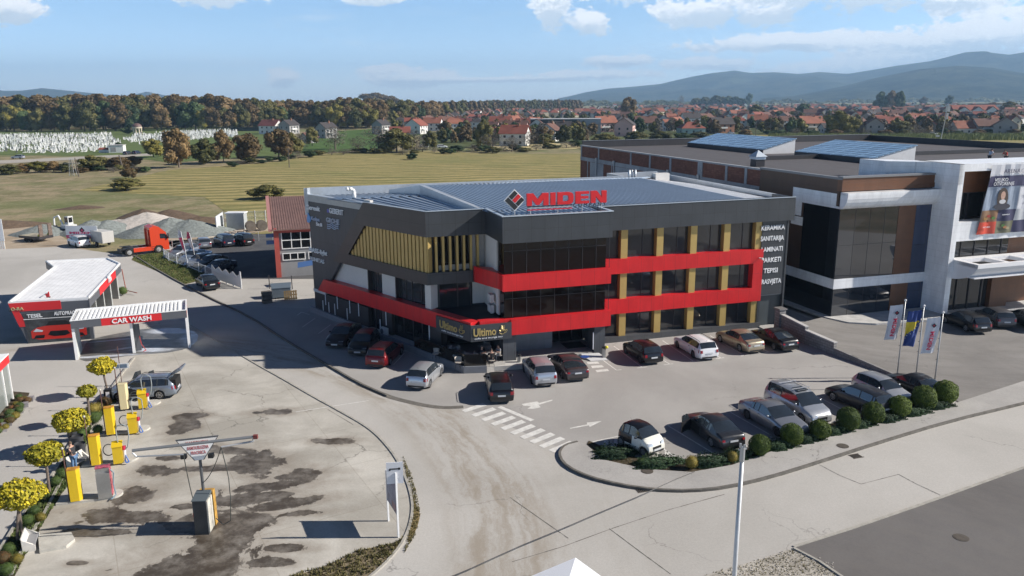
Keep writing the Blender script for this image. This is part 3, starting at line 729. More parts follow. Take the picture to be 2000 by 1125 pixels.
for (s0,s1,cuts) in ((8.85,10.9,(9.6,10.0,10.9)),(12.95,17.35,(14.05,14.9,16.2))):
 mb = MB(off); obx(mb,s0,s1,Z1t,5.75,-1.0,-.93); w_ = part(mb,'window',glassG)
 mb = MB(off)
 for c in cuts: obx(mb,c-.03,c+.03,Z1t,5.75,-.93,-.88)
 obx(mb,s0,s0+.12,Z1t,5.75,-.93,-.6)
 mb.build('window_frame',dframe,w_)
# dark recess behind the fins, then the fins
mb = MB(off); obpoly(mb,[(7.0,6.6),(CS-.3,6.6),(CS-.3,ZFb+.1),(9.8,ZFb+.1)],-1.0,-.7)
part(mb,'recess',darkw)
nf = 22
for i in range(nf):
 s_ = 7.3+i*(CS-.35-7.3)/(nf-1)
 top = min(ZFb,6.7+(s_+.1-6.85)*(ZFb-6.7)/(9.62-6.85)-.05) if s_ < 9.7 else ZFb
 if top < 6.95: continue
 mb = MB(off); obx(mb,s_-.19,s_+.16,6.6,top,-.6,-.18); part(mb,'gold_fin',gold)
mb = MB(off); mb.prism([OB(CS-.14,-.18),(CU+.18,CN+.18),(CU+.5,CN+.35),OB(CS-.2,-.5)],6.65,ZFb); part(mb,'gold_fin',gold)
for i in range(7):
 u_ = CU+.75+i*.56; mb = MB(off); mb.box(u_,u_+.18,CN+.22,CN+.62,6.3,ZFb+.05); part(mb,'gold_fin',gold)
mb = MB(off); mb.box(CU+.3,TU0-.1,CN+1.1,CN+1.2,6.7,ZFb); part(mb,'window',glassD)
mb = MB(off); mb.box(CU+.6,TU0,CN+.8,CN+1.0,6.7,7.1); mb.box(TU0-.9,TU0+.3,CN+1.0,CN+1.25,Z1t,ZFb); mb.box(TU0+.1,TU0+.35,56.5,CN+1.1,Z1t,Z2b+.01); mb.box(TU0+.1,TU0+.32,56.9,CN+1.1,Z2t-.4,ZFb+.01)
part(mb,'white_wall',white_r)
# warm lamps seen behind the first fins
mb = MB(off); mb.box(CU+.45,CU+.5,CN+.55,CN+.6,9.0,9.4); mb.box(CU+.95,CU+1.02,CN+.7,CN+.76,9.1,9.4); part(mb,'lamp',mat('warm_lamp',(1.,.72,.2),.5,emit=1.2))
# terrace
mb = MB(off); mb.prism([OB(17.6,-.8),OB(23.1,-.5),(C_.x+.7,TN+.3),(TU0+.2,TN+.3),(TU0+.2,CN+1.2),(CU+.4,CN+1.2)],Z1t-.35,Z1t-.2)
part(mb,'terrace_floor',panel_mat('decking',(.035,.037,.042),.14,30,rough=.7,seam=.4,horiz=True))
mb = MB(off); mb.box(CU+1.,TU0-.9,CN+1.02,CN+1.1,Z1t-.2,5.75); w_ = part(mb,'window',glassG)
mb = MB(off)
for u_ in (CU+1.0,CU+2.6,CU+3.7): mb.box(u_,u_+.1,CN+.96,CN+1.01,Z1t-.2,5.75)
mb.build('window_frame',dframe,w_)
# ground floor oblique glazing
for (s0,s1,cuts) in ((9.2,11.15,(9.9,10.6)),(12.7,17.6,(14,15.3,16.5))):
 mb = MB(off); obx(mb,s0,s1,.42,Z1b,-.7,-.62); w_ = part(mb,'window',glassD)
 mb = MB(off)
 for c in cuts: obx(mb,c-.03,c+.03,.42,Z1b,-.62,-.57)
 mb.build('window_frame',dframe,w_)
mb = MB(off); obx(mb,.0,9.15,.0,2.2,-.6,-.32); obx(mb,11.2,12.65,.0,Z1b,-.6,-.32); obx(mb,17.7,19.3,.0,Z1b,-.9,-.32)
part(mb,'ground_floor_wall',anthO)
for a_,b_ in (((240,395),(246,500)),((219,460),(229,585)),((268,475),(278,600)),((319,490),(327,620)),((340,425),(346,535)),((423,528),(432,658)),((445,455),(451,570)),((520,480),(526,595)),((703,620),(709,715)),((753,555),(756,672)),((1118,670),(1122,795)),((1145,828),(1146,845))):
 ledbar(qb(*a_),qb(*b_))
# cafe interior back wall and soffit
mb = MB(off); mb.prism([OB(19.3,-.6),OB(23.0,-.5),(C_.x+.7,TN+.4),(16.4,TN+.4),(16.4,62),(13.5,62),OB(18,-.8)],Z1b+.15,Z1b+.3); part(mb,'soffit',darkw)
mb = MB(off); mb.box(16.42,16.5,55.9,61.5,.42,Z1b+.2); part(mb,'side_wall',darkw)
# cafe sign: two boards round the corner
tile = mat('sign_board',(.045,.048,.055),.5)
goldL = mat('gold_letters',(.55,.42,.17),.35,metal=.4)
mb = MB(off)
obpoly(mb,[(19.25,2.30),(23.33,2.30),(23.33,3.55),(19.25,3.55)],.0,.12)
C2 = Vector(OB(23.33,.12)); mb.box(C2.x+.02,17.02,TN-.22,TN-.08,2.30,3.55)
sg = part(mb,'sign',tile)
def cup(M,x,h,depth,parent):
 """coffee cup line drawing: bowl, handle and three curls of steam"""
 mb = MB()
 def stroke(P,r=.022):
  for a,b in zip(P[:-1],P[1:]): mb.cyl(M @ Vector((x+a[0]*h,a[1]*h,.04)),M @ Vector((x+b[0]*h,b[1]*h,.04)),r,r,6)
 stroke([(.0,.42),(.02,.2),(.12,.05),(.3,0),(.48,.05),(.6,.2),(.63,.42),(.5,.36),(.3,.33),(.1,.36),(.0,.42),(.15,.48),(.35,.5),(.63,.42)])
 stroke([(.62,.35),(.8,.48),(.85,.32),(.7,.15),(.52,.1)])
 for k in range(3):
  y = .55+k*.13; stroke([(.1+k*.05,y),(.25,y+.08),(.4,y),(.55,y+.07),(.62,y+.12)],.018)
 mb.build('cup_emblem',goldL,parent)
fs = 1.0
Mf = wallframe((C2.x+.22,TN-.225,2.72),(1,0),off)
textm('Ultimo',Mf,.58,.05,goldL,parent=sg,width=1.75,bold=.02); cup(Mf,2.0,.72,.05,sg)
textm('caffe and lounge bar',wallframe((C2.x+.3,TN-.225,2.47),(1,0),off),.12,.03,whl,parent=sg,width=2.2)
Mo = wallframe((*OB(19.75,.12),2.72),(E_S.x,E_S.y),off)
textm('Ultimo',Mo,.58,.05,goldL,parent=sg,width=2.1,bold=.02); cup(Mo,2.35,.75,.05,sg)
textm('caffe and lounge bar',wallframe((*OB(19.95,.12),2.47),(E_S.x,E_S.y),off),.12,.03,whl,parent=sg,width=2.6)
# balustrade glass of the cafe terrace
mb = MB(off)
P0 = PO(*qb(1117,912),(K0.x,K0.y),(Vector((K2.x,K2.y))-Vector((K0.x,K0.y))).normalized())
dk_ = (Vector((K2.x,K2.y))-Vector((K0.x,K0.y))); Lk = dk_.length; dk_.normalize(); qk = Vector((-dk_.y,dk_.x))
if qk.dot(NOUT) > 0: qk = -qk
pa = Vector((K0.x,K0.y))+dk_*(Lk-6.6)+qk*.1; pb = Vector((K2.x,K2.y))+qk*.08; pc = Vector((K3.x,K3.y+.1)); pb.y += .06
mb.prism([pa,pb,pb+qk*.05,pa+qk*.05],.5,1.45); mb.prism([pb,pc,pc+Vector((0,.05)),pb+Vector((0,.05))],.5,1.45)
part(mb,'glass_balustrade',mat('smoked_glass',(.02,.018,.016),.08,spec=.8))
# roof: corrugated sheets, ridge, gutters, parapets
rw = wave_mat('roof_sheet_blue',(.27,.335,.41),(.32,.39,.47),.5,(1,0),rough=.38,metal=.25,bump=1.)
rl = wave_mat('roof_sheet_left',(.26,.32,.38),(.31,.37,.43),.5,(1,0),rough=.42,metal=.2,bump=1.)
RG = 72.5; RZ = 12.05
def roofribs(P,du=.40,h=.10,name='roof',m=None,along=1):
 """corrugated sheet over a planar quad P (front-left, front-right, back-right, back-left)"""
 a_,b_,c_,d_ = [Vector(p) for p in P]; mb = MB(off)
 n = max(2,int((b_-a_).length/du)); prevt = None
 for i in range(n):
  for k,(t0,t1,z0,z1) in enumerate(((0,.45,0,0),(.45,.55,0,h),(.55,.9,h,h),(.9,1,h,0))):
   s0,s1 = (i+t0)/n,(i+t1)/n
   f0,f1,g0,g1 = a_.lerp(b_,s0),a_.lerp(b_,s1),d_.lerp(c_,s0),d_.lerp(c_,s1)
   mb.poly([f0+Vector((0,0,z0)),f1+Vector((0,0,z1)),g1+Vector((0,0,z1)),g0+Vector((0,0,z0))])
 return part(mb,name,m or rmet)
rmet = mat('roof_metal',(.30,.355,.42),.38,metal=.3,var=.06,vs=.25)
rmet_sun = mat('roof_metal_pale',(.78,.79,.80),.5,metal=.1,var=.06,vs=.3)  # paler copy of the roof metal paints sunlight onto the right-hand hip
UL = 16.3
rr = roofribs([(UL,58.5,11.42),(39.2,58.5,11.42),(36.2,RG,RZ),(UL-2.6,RG,RZ)])
roofribs([(TU0+.4,TN+.6,11.30),(TU1-.5,TN+.6,11.30),(TU1-.5,58.5,11.42),(UL+.1,58.5,11.42)])
roofribs([(UL-2.6,RG,RZ),(36.2,RG,RZ),(40,BKN,11.75),(UL-2.6,BKN,11.75)])
roofribs([(39.2,58.5,11.42),(RU-.6,59.2,11.05),(41.7,71.5,11.35),(36.2,RG,RZ)],name='roof',m=rmet_sun)
mb = MB(off); mb.prism([(36.2,RG),(41.7,71.5),(41.7,BKN),(36.2,BKN)],11.2,[12.0,11.45,11.3,11.7]); part(mb,'roof',rmet_sun)
# left, lower roof
roofribs([(CU+.6,CN+.7,11.05),(UL-.2,CN+.7,11.05),(UL-2.6,70.4,11.45),(6.2,70.4,11.45)],name='roof')
roofribs([(6.2,70.4,11.45),(UL-2.6,70.4,11.45),(UL-2.6,BKN,11.2),(4.6,BKN,11.2)],name='roof')
mb = MB(off); mb.poly([(*OB(.3,-.6),11.05),(*OB(CS,-.7),11.05),(CU+.6,CN+.7,11.05),(6.2,70.4,11.45),(4.2,BKN,11.2)]); part(mb,'roof',rmet)
# fire wall upstand between the two roofs
mb = MB(off); mb.prism([(UL-.35,CN+.5),(UL+.05,CN+.5),(UL-2.35,71.6),(UL-2.75,71.6)],11.0,[11.56,11.56,12.35,12.35])
mb.prism([(UL-2.75,71.6),(UL-2.35,71.6),(UL-2.4,73),(UL-4.9,74.9),(UL-5.1,74.8)],11.0,[12.35,12.35,12.3,11.7,11.7])
part(mb,'fire_wall',sheetm)
# back and side parapets
mb = MB(off)
mb.box(3.5,36.2,BKN-.1,BKN+.15,9.5,12.0); mb.box(35.95,36.2,BKN+.15,80.2,9.5,12.0); mb.box(36.2,42.0,80.0,80.25,9.5,12.0)
mb.prism([OB(-.1,-.6),(3.75,BKN+.1),(3.5,BKN+.1),OB(-.1,-.3)],9.5,12.0)
mb.prism([(RU-.25,60.4),(RU,60.4),(42.0,80.25),(41.75,80.25)],0,[11.54,11.54,11.9,11.9])
part(mb,'parapet',sheetm)
mb = MB(off); mb.prism([(36.2,BKN-.2),(41.8,BKN-.2),(41.8,80),(36.2,80)],0,11.3); mb.prism([(RU-.45,60),(RU-.26,60.4),(41.74,80.2),(36,80.1),(36,76)],0,11.2); part(mb,'wall',darkw)
cap = mat('metal_capping',(.50,.56,.62),.4,metal=.4)
mb = MB(off)
mb.box(TU0-.05,TU1+.05,TN-.15,TN+.1,ZFt,ZFt+.06); mb.box(TU1-.2,TU1+.05,TN+.1,57.7,ZFt,ZFt+.06); mb.box(TU1+.02,RU,57.7,57.8,ZFt,ZFt+.05)
mb.box(TU0-.05,TU0+.2,TN+.1,CN,ZFt,ZFt+.06); mb.box(CU,TU0-.06,CN-.04,CN+.15,ZFt,ZFt+.05)
obpoly(mb,[(9.55,ZFt),(CS,ZFt),(CS,ZFt+.05),(9.55,ZFt+.05)],-.2,.03); obpoly(mb,[(-.1,11.40),(9.6,11.40),(9.6,11.46),(-.1,11.46)],-.7,-.24)
part(mb,'capping',cap)
mb = MB(off)
for (x,y) in ((37.4,77.6),(37.75,77.7),(38.1,77.6)): mb.cyl((x,y,11.2),(x,y,12.5),.13,n=10)
part(mb,'flue',sheetm,True)
mb = MB(off); mb.box(39.0,40.6,74.6,75.4,11.2,12.3); part(mb,'roof_hatch',white_r)
mb = MB(off)
P = [Vector((7.6,71.5,11.2)),Vector((7.6,71.5,12.0)),Vector((7.45,71.5,12.2)),Vector((7.15,71.5,12.28)),Vector((6.9,71.5,12.2))]
mb.tube(P,.17,10); part(mb,'vent_pipe',mat('white_pipe',(.72,.72,.70),.5),True)
mb = MB(off); obx(mb,9.5,10.4,ZFt+.02,ZFt+.2,-.5,-.2); part(mb,'lamp_box',white_r)
# --- brand names on the oblique dark wall
def obtext(s,p0,p1,h,parent=bld,m=whl,bold=.02,o=-.29):
 s0,z0 = PO(*p0,OB(0,o),E_S); s1,z1 = PO(*p1,OB(0,o),E_S)
 M = wallframe((*OB(s0,o),(z0+z1)/2),(E_S.x,E_S.y),off)
 return textm(s,M,h,.06,m,parent=parent,width=s1-s0,bold=bold)
qs = lambda a,b: (580+a/4.762,330+b/4.762)
pale = mat('pale_blue_letters',(.35,.42,.55),.5)
obtext('Ceresit',qs(88,372),qs(216,392),.42,bold=.02)
obtext('Kolpa',qs(136,470),qs(214,490),.34,m=pale,bold=.02)
obtext('St:ll',qs(182,525),qs(236,536),.3)
obtext('GEBERIT',qs(304,412),qs(434,428),.46,bold=.01)
obtext('GROHE',qs(277,495),qs(398,512),.42,m=mat('steel_letters',(.38,.42,.50),.4),bold=.02)
obtext('MASS-light',qs(118,772),qs(284,800),.42)
obtext('UNITAS',qb(130,127),qb(233,150),.36,bold=.01)
def obsh(pts,m,name,th=.05,o=-.29):
 pl = [PO(*p,OB(0,o),E_S) for p in pts]; mb = MB(off); obpoly(mb,pl,o,o+th); part(mb,name,m)
obsh([qs(283,372),qs(298,375),qs(298,406),qs(283,403)],mat('blue_square',(.10,.11,.42),.5),'emblem')
obsh([qs(105,405),qs(128,450),qs(132,480),qs(116,503),qs(98,490),qs(95,455)],mat('drop_blue',(.12,.30,.60),.5),'emblem')
obsh([qb(111,88),qb(128,92),qb(128,124),qb(111,120)],mat('outline_grey',(.22,.24,.28),.5),'emblem')
mb = MB()
for k in range(3):
 P = []
 for i in range(13):
  x_ = 283+i*8.7; y_ = 512+k*18+7*math.sin(i*1.05)
  s_,z_ = PO(*qs(x_,y_+i*.8),OB(0,-.27),E_S); P.append(Vector((*OB(s_,-.27),z_))-FX)
 mb.tube(P,.05,5)
part(mb,'emblem',pale)
# --- roof sign
red_e = mat('sign_red',(.62,.012,.018),.35)
blk_e = mat('sign_black',(.02,.02,.022),.4)
SGN,so_ = frame_thing('roof_sign','big red roof lettering with a black, red and white diamond emblem above the glass tower','sign',17.4,56.6)
SY = 56.6
def PNs(x,y): return PN(x,y,SY)
qr = lambda a,b: (940+a/7.143,350+b/7.143)
MS = wallframe((0,SY,0),(1,0),so_)
pA = PNs(*qr(632,375)); pB = PNs(*qr(1740,320)); zt = PNs(*qr(632,205))[1]; zt2 = PNs(*qr(1740,150))[1]
ub0,ub1 = pA[0],pB[0]; zb = (pA[1]+pB[1])/2; ztp = (zt+zt2)/2; LH = ztp-zb
LET = {  # outer outlines on a unit-high grid, holes cut by bridging
 'M': (1.72,[[(0,0),(0,1),(.50,1),(.86,.52),(1.22,1),(1.72,1),(1.72,0),(1.32,0),(1.32,.52),(.98,.05),(.74,.05),(.40,.52),(.40,0)]]),
 'I': (.40,[[(0,0),(0,1),(.40,1),(.40,0)]]),
 'D': (1.30,[[(0,0),(0,1),(.42,1),(.42,0)],[(.42,.74),(.42,1),(.95,1),(1.13,.95),(1.25,.82),(1.30,.6),(.90,.6),(.86,.70),(.78,.74)],[(1.30,.6),(.90,.6),(.90,.4),(1.30,.4)],[(.42,0),(.42,.26),(.78,.26),(.86,.30),(.90,.4),(1.30,.4),(1.25,.18),(1.13,.05),(.95,0)]]),
 'E': (1.10,[[(0,0),(0,1),(1.1,1),(1.1,.78),(.42,.78),(.42,.61),(1.05,.61),(1.05,.40),(.42,.40),(.42,.22),(1.12,.22),(1.12,0)]]),
 'N': (1.30,[[(0,0),(0,1),(.50,1),(.90,.45),(.90,1),(1.30,1),(1.30,0),(.82,0),(.40,.55),(.40,0)]])}
tot = sum(LET[c][0] for c in 'MIDEN')+.16*4
sx_ = (ub1-ub0)/tot; x = ub0
for c in 'MIDEN':
 mb = MB()
 for P in LET[c][1]: mb.mprism(MS,[(x+p[0]*sx_,zb+p[1]*LH) for p in P],-.11,.11)
 mb.build('letter',red_e,SGN); x += (LET[c][0]+.16)*sx_
for (ya,yb,m_,nm) in ((378,388,dframe,'bar'),(398,404,mat('steel_bar',(.4,.4,.4),.4),'bar'),(424,434,red_e,'bar')):
 a0 = PNs(*qr(640,ya)); a1 = PNs(*qr(1268,ya-28)); mb = MB(); zz_ = (a0[1]+a1[1])/2
 mb.xbox(MS,a0[0],a1[0],zz_-.07,zz_+.0,-.05,.05); mb.build(nm,m_,SGN)
a0 = PNs(*qr(1280,388)); a1 = PNs(*qr(1735,362)); Mt = wallframe((a0[0],SY,(a0[1]+a1[1])/2),(1,0),so_)
textm('COMPANY',Mt,.26,.05,dframe,parent=SGN,width=a1[0]-a0[0],space=1.6)
# diamond
dc = [PNs(*qr(*v)) for v in ((464,145),(608,292),(462,440),(320,300))]
cxd = sum(v[0] for v in dc)/4; czd = sum(v[1] for v in dc)/4; hx = (dc[1][0]-dc[3][0])/2; hz_ = (dc[0][1]-dc[2][1])/2
def dm(a,b): return (cxd+(a-b)*hx/2,czd+(a+b)*hz_/2)          # a towards upper right, b towards upper left, both -1..1
wl_ = mat('sign_white',(.78,.78,.78),.4)
mb = MB(); mb.mprism(MS,[dm(1.05,1.05),dm(1.05,-1.05),dm(-1.05,-1.05),dm(-1.05,1.05)],-.08,.02); mb.build('emblem_back',wl_,SGN)
def dq(a0,a1,b0,b1,m_): mb = MB(); mb.mprism(MS,[dm(a0,b0),dm(a1,b0),dm(a1,b1),dm(a0,b1)],.022,.06); mb.build('emblem_tile',m_,SGN)
dq(-.93,-.33,-.93,.93,blk_e)
dq(-.22,.93,.35,.93,blk_e); dq(-.22,.93,-.28,.25,red_e); dq(-.22,.93,-.93,-.38,blk_e)
# stays
mb = MB()
for u_ in (cxd,ub0+.3,ub0+2.5,ub0+4.5,ub1-.4):
 zt_ = czd-hz_*1.0 if u_ == cxd else zb
 mb.cyl((u_-so_[0],SY-so_[1],11.25),(u_-so_[0],SY-so_[1],zt_),.045,n=8)
 mb.cyl((u_-so_[0],SY-so_[1]+.9,11.3),(u_-so_[0],SY-so_[1]+.1,zt_+.3),.03,n=6)
mb.build('stand',mat('galvanised',(.45,.46,.47),.45,metal=.5),SGN)
# --- things at the foot of the building
def acunit(loc,rz,label):
 t = thing('air_conditioner',label,'air conditioner',loc,rz,'air conditioner units on the cafe side')
 mb = MB(); mb.box(-.42,.42,-.16,.16,0,.58); mb.box(-.38,-.3,-.13,.13,-.06,0); mb.box(.3,.38,-.13,.13,-.06,0); mb.build('casing',white_r,t)
 mb = MB(); mb.cyl((-.1,-.165,.29),(-.1,-.18,.29),.23,n=20); mb.build('fan_grille',mat('grille',(.12,.12,.13),.5),t)
 return t
aE = AB+math.atan2(E_S.y,E_S.x)
def obw(s,o,z=0): v = OB(s,o); return UN(v[0],v[1],z)
s_ = PO(*qb(735,770),OB(0,.1),E_S)[0]; acunit(obw(s_,.05,.48),aE,'white outdoor air conditioner unit on the ledge behind the dark red estate car')
s_ = PO(*qb(1093,905),OB(0,.1),E_S)[0]; acunit(obw(s_,.12,.48),aE,'white outdoor air conditioner unit at the left end of the cafe balustrade')
for (u_,z_,lab) in ((TU0-.1,4.6,'upper white air conditioner on the white wall above the cafe terrace'),(TU0-.1,3.75,'lower white air conditioner on the white wall above the cafe terrace')):
 acunit(UN(u_-.1,57.6,z_),AB-math.pi/2+math.pi,lab)
# cafe tables, chairs, guests
def table(loc,lab):
 t = thing('cafe_table',lab,'table',loc,0,'round cafe tables under the corner')
 mb = MB(); mb.cyl((0,0,.70),(0,0,.74),.48,n=24); mb.build('tabletop',mat('table_top',(.35,.34,.33),.4),t)
 mb = MB(); mb.cyl((0,0,.03),(0,0,.70),.04,n=8); mb.cyl((0,0,0),(0,0,.03),.24,n=16); mb.build('leg',dframe,t)
def chair(loc,rz,lab,base=[None]):
 if base[0]: return dup(base[0],loc,rz,lab)
 t = thing('cafe_chair',lab,'chair',loc,rz,'cafe chairs under the corner'); base[0] = t
 cm = mat('chair_cream',(.42,.38,.33),.6)
 mb = MB(); mb.cyl((0,0,.42),(0,0,.48),.24,.26,n=16); mb.build('seat',cm,t)
 mb = MB()
 P = [(.26*math.cos(a),.26*math.sin(a)) for a in [R(x) for x in range(100,261,20)]]
 for a,b in zip(P[:-1],P[1:]): mb.add([(*a,.48),(*b,.48),(b[0]*1.1,b[1]*1.1,.82),(a[0]*1.1,a[1]*1.1,.82),(a[0]*.9,a[1]*.9,.48),(b[0]*.9,b[1]*.9,.48),(b[0],b[1],.82),(a[0],a[1],.82)],[(0,1,2,3),(5,4,7,6),(3,2,6,7)])
 mb.build('backrest',cm,t,True)
 for sx in (-1,1):
  for sy in (-1,1): mb = MB(); mb.cyl((sx*.2,sy*.2,0),(sx*.13,sy*.13,.42),.015,n=6); mb.build('leg',dframe,t)
FL = .42
tabs = [(13.0,58.4),(14.3,57.0),(12.9,60.2),(15.4,58.6),(14.8,55.9)]
names = ['by the inner wall','nearest the glass corner','at the back of the recess','where the guests sit','behind the glass balustrade']
qa = lambda a,b: (600+a/3.3333,620+b/3.3333)
tp = [LG(*qa(930,190),1.16),LG(*qa(880,195),1.16),LG(*qa(1040,238),1.16),LG(*qa(988,245),1.16),LG(*qa(1195,232),1.16),LG(*qa(1150,180),1.16)]
pn_ = ['at the back of the cafe corner','left of the back cafe table','with a cup on it beside the dark balustrade','low and left of the table with a cup','where the three guests sit','behind the seated guests']
for p_,nme in zip(tp,pn_): g = UN(p_.x,p_.y,FL); table(g,'round grey cafe table '+nme)
ci = 0
for i,p_ in enumerate(tp):
 for k,a in enumerate((200,330) if i != 4 else (80,190,310)):
  a_ = R(a+i*17); x_,y_ = p_.x+.8*math.cos(a_),p_.y+.8*math.sin(a_)
  chair(UN(x_,y_,FL),a_+AB,'cream shell chair at the cafe table '+pn_[i],)
# ================================================================== WHITE SHOPPING CENTRE ON THE RIGHT
ar,aoff = frame_thing('shopping_centre','white and brown shopping centre with dark glass walls, roof lights and a hanging banner','building',48.3,57.6)
def ap(mb,name,mats,parent=None,smooth=False): return mb.build(name,mats,parent or ar,smooth)
wpan = panel_mat('white_panels',(.86,.87,.88),1.3,.62,rough=.35,seam=.82,var=.02,msize=.012)
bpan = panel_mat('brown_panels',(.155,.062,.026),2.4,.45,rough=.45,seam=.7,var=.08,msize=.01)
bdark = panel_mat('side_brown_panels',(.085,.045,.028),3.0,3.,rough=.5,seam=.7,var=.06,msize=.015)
navy = panel_mat('blue_glass',(.035,.05,.10),1.4,2.2,rough=.12,seam=.5,var=.1,spec=.8)
mirror = mat('mirror_glass',(.022,.026,.034),.03,metal=.0,spec=1.,bump=.10,bs=.35)
mg = MATS['mirror_glass'].node_tree.nodes['Principled BSDF']; mg.inputs['IOR'].default_value = 1.6
brick = panel_mat('brick_infill',(.19,.085,.062),.5,.22,rough=.95,seam=.8,var=.18,msize=.02)
brick.node_tree.nodes  # ab (1,1)
grey_c = mat('grey_concrete',(.30,.315,.335),.85,var=.2,vs=.5)
roofm = panel_mat('bitumen_roof',(.082,.076,.080),1.1,60,rough=.85,seam=.75,var=.07,horiz=True,msize=.02)
UX,AN = 48.3,57.6; BK = 118.0; RX = 104.0
ZT = 12.85
mb = MB(aoff)
mb.box(UX+.2,58.5,AN+.2,69.9,.3,12.3); mb.box(UX+.25,RX,69.5,BK-.2,.3,12.4); mb.box(58.6,RX,60.5,69.6,.3,12.3)
ap(mb,'wall',darkw)
# left side wall, back part: concrete frame with brick infill
mb = MB(aoff); mb.box(UX,UX+.3,69.8,BK,.4,ZT-.12); ap(mb,'brick_wall',brick)
mb = MB(aoff)
mb.box(UX-.06,UX+.35,69.8,BK+.05,ZT-.12,ZT+.06); mb.box(UX-.05,UX+.3,69.8,BK,10.55,11.1)
for n_ in (72.3,76.,81.2,88.6,94.1,99.8,110.8,117.6): mb.box(UX-.06,UX+.3,n_-.22,n_+.22,11.1,ZT-.12)
mb.box(UX-.08,UX+.3,81.0,82.0,10.5,ZT-.12)
for n_ in (82,91,101,106,112,115): mb.box(UX-.04,UX+.3,n_-.15,n_+.15,.4,10.55)
for n_ in (70.2,80.,90.,100.,109.): mb.box(UX-.03,UX+.3,n_,n_+5,8.2,10.5)
ap(mb,'concrete_frame',grey_c)
mb = MB(aoff)
for n_ in (81.6,88.9,105.,111.3): mb.cyl((UX-.18,n_,2),(UX-.18,n_,10.9),.09,n=8); mb.cyl((UX-.18,n_,10.9),(UX-.18,n_,11.3),.2,.22,8)
ap(mb,'downpipe',MATS['galvanised'])
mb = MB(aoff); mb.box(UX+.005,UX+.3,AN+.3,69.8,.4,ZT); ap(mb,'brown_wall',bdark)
# roof deck, parapets
mb = MB(aoff); mb.prism([(UX+.3,AN+1.2),(58.2,AN+1.2),(58.2,64),(RX,64),(RX,BK),(UX+.3,BK)],12.3,12.5); ap(mb,'roof',roofm)
mb = MB(aoff); mb.box(UX+.3,RX,BK-.05,BK+.3,10,13.5); mb.box(UX+10,RX,84.0,84.25,12.5,13.0)
mb.box(RX-.3,RX,64,BK,12.3,13.4)
ap(mb,'parapet',panel_mat('ribbed_dark',(.04,.038,.042),.35,9,rough=.5,seam=.6))
mb = MB(aoff); mb.box(UX-.08,UX+.32,AN,69.8,ZT,ZT+.2); mb.box(UX-.08,58.3,AN-.1,AN+.6,13.0,13.15); mb.box(UX+.3,RX,BK-.1,BK+.35,13.5,13.56); ap(mb,'capping',mat('grey_capping',(.2,.205,.215),.5))
# front block
mb = MB(aoff); mb.box(UX-.05,58.45,AN-.02,AN+.6,11.85,13.1); ap(mb,'brown_wall',bpan)
mb = MB(aoff); mb.box(UX-.05,UX+.25,AN+.6,64.3,10.3,11.6); mb.box(UX-.05,UX+.25,62.9,64.3,9.0,10.3); mb.box(UX-.05,UX+.25,62.6,64.3,8.1,8.9); mb.box(UX-.06,UX+.25,AN+.55,69.8,3.05,3.95); mb.box(UX-.05,58.45,AN-.03,AN+.55,3.05,3.95)
# cornice swept out like a half pipe
P = []
for k in range(7):
 a = R(90*k/6); P.append((-.85*math.sin(a),10.3+1.25*(1-math.cos(a))))
for (p0,p1) in zip(P[:-1],P[1:]): mb.add([(UX-.05,AN+p0[0],p0[1]),(59.3,AN+p0[0],p0[1]),(59.3,AN+p1[0],p1[1]),(UX-.05,AN+p1[0],p1[1])],[(0,1,2,3)])
mb.poly([(UX-.05,AN+.1,10.3)]+[(UX-.05,AN+p[0],p[1]) for p in P][::1]+[(UX-.05,AN+.1,11.75)])
mb.box(UX-.05,59.3,AN-.85,AN+.1,11.55,11.78)
mb.box(UX-.05,58.45,AN-.01,AN+.55,10.3,10.5)
ap(mb,'white_wall',wpan)
for (z0,z1) in ((.42,3.05),(3.95,10.3)):
 mb = MB(aoff); mb.box(UX+.02,54.7,AN+.03,AN+.25,z0,z1); w_ = ap(mb,'window',mirror)
 mb = MB(aoff); mb.box(UX-.0,UX+.3,AN+.25,69.7 if z0 < 1 else 62.6,z0,z1); ap(mb,'window',glassD)
 mb = MB(aoff)
 for u_ in (50.0,51.6,53.2): mb.box(u_,u_+.025,AN+.015,AN+.03,z0,z1)
 if z0 > 1: mb.box(UX+.02,54.7,AN+.015,AN+.03,7.0,7.03)
 mb.build('window_frame',dframe,w_)
 mb = MB(aoff); mb.box(54.7,56.6,AN+.0,AN+.25,z0,z1); ap(mb,'brown_wall',bpan)
 mb = MB(aoff); mb.box(56.6,58.45,AN+.02,AN+.25,z0,z1); ap(mb,'window',navy)
# tall white frame to the right
FN = 55.05
mb = MB(aoff)
mb.box(58.4,59.0,FN,60,.4,14.1)                       # left pier
mb.prism([(58.4,FN),(58.9,FN),(58.9,60),(55.4,64),(55.4,60.5),(58.3,58.2)],12.3,14.1)
mb.box(59.0,76,FN+.002,57.6,13.45,14.1); mb.box(59.0,76,FN+.002,57.6,7.2,8.95)
mb.box(66.2,76,FN+.002,57.6,8.95,13.45); mb.box(58.95,76,57.5,60,14.0,14.06)
ap(mb,'white_frame',wpan)
mb = MB(aoff); mb.box(59.0,66.2,FN+1.3,FN+1.4,8.95,13.45); w_ = ap(mb,'window',glassD)
mb = MB(aoff)
for u_ in (60.4,61.0,62.9): mb.box(u_,u_+.08,FN+1.2,FN+1.3,8.95,11.4)
mb.box(59.,66.2,FN+1.18,FN+1.3,11.35,11.45); mb.build('window_frame',dframe,w_)
mb = MB(aoff); mb.box(59.0,66.2,FN+1.1,FN+1.2,11.45,13.45); mb.box(66.3,76,FN+1.5,FN+2.2,.4,7.2); ap(mb,'brown_wall',bpan)
mb = MB(aoff); mb.box(59.0,66.2,FN+.9,FN+1.,5.6,7.2); w_ = ap(mb,'window',glassG)
mb = MB(aoff)
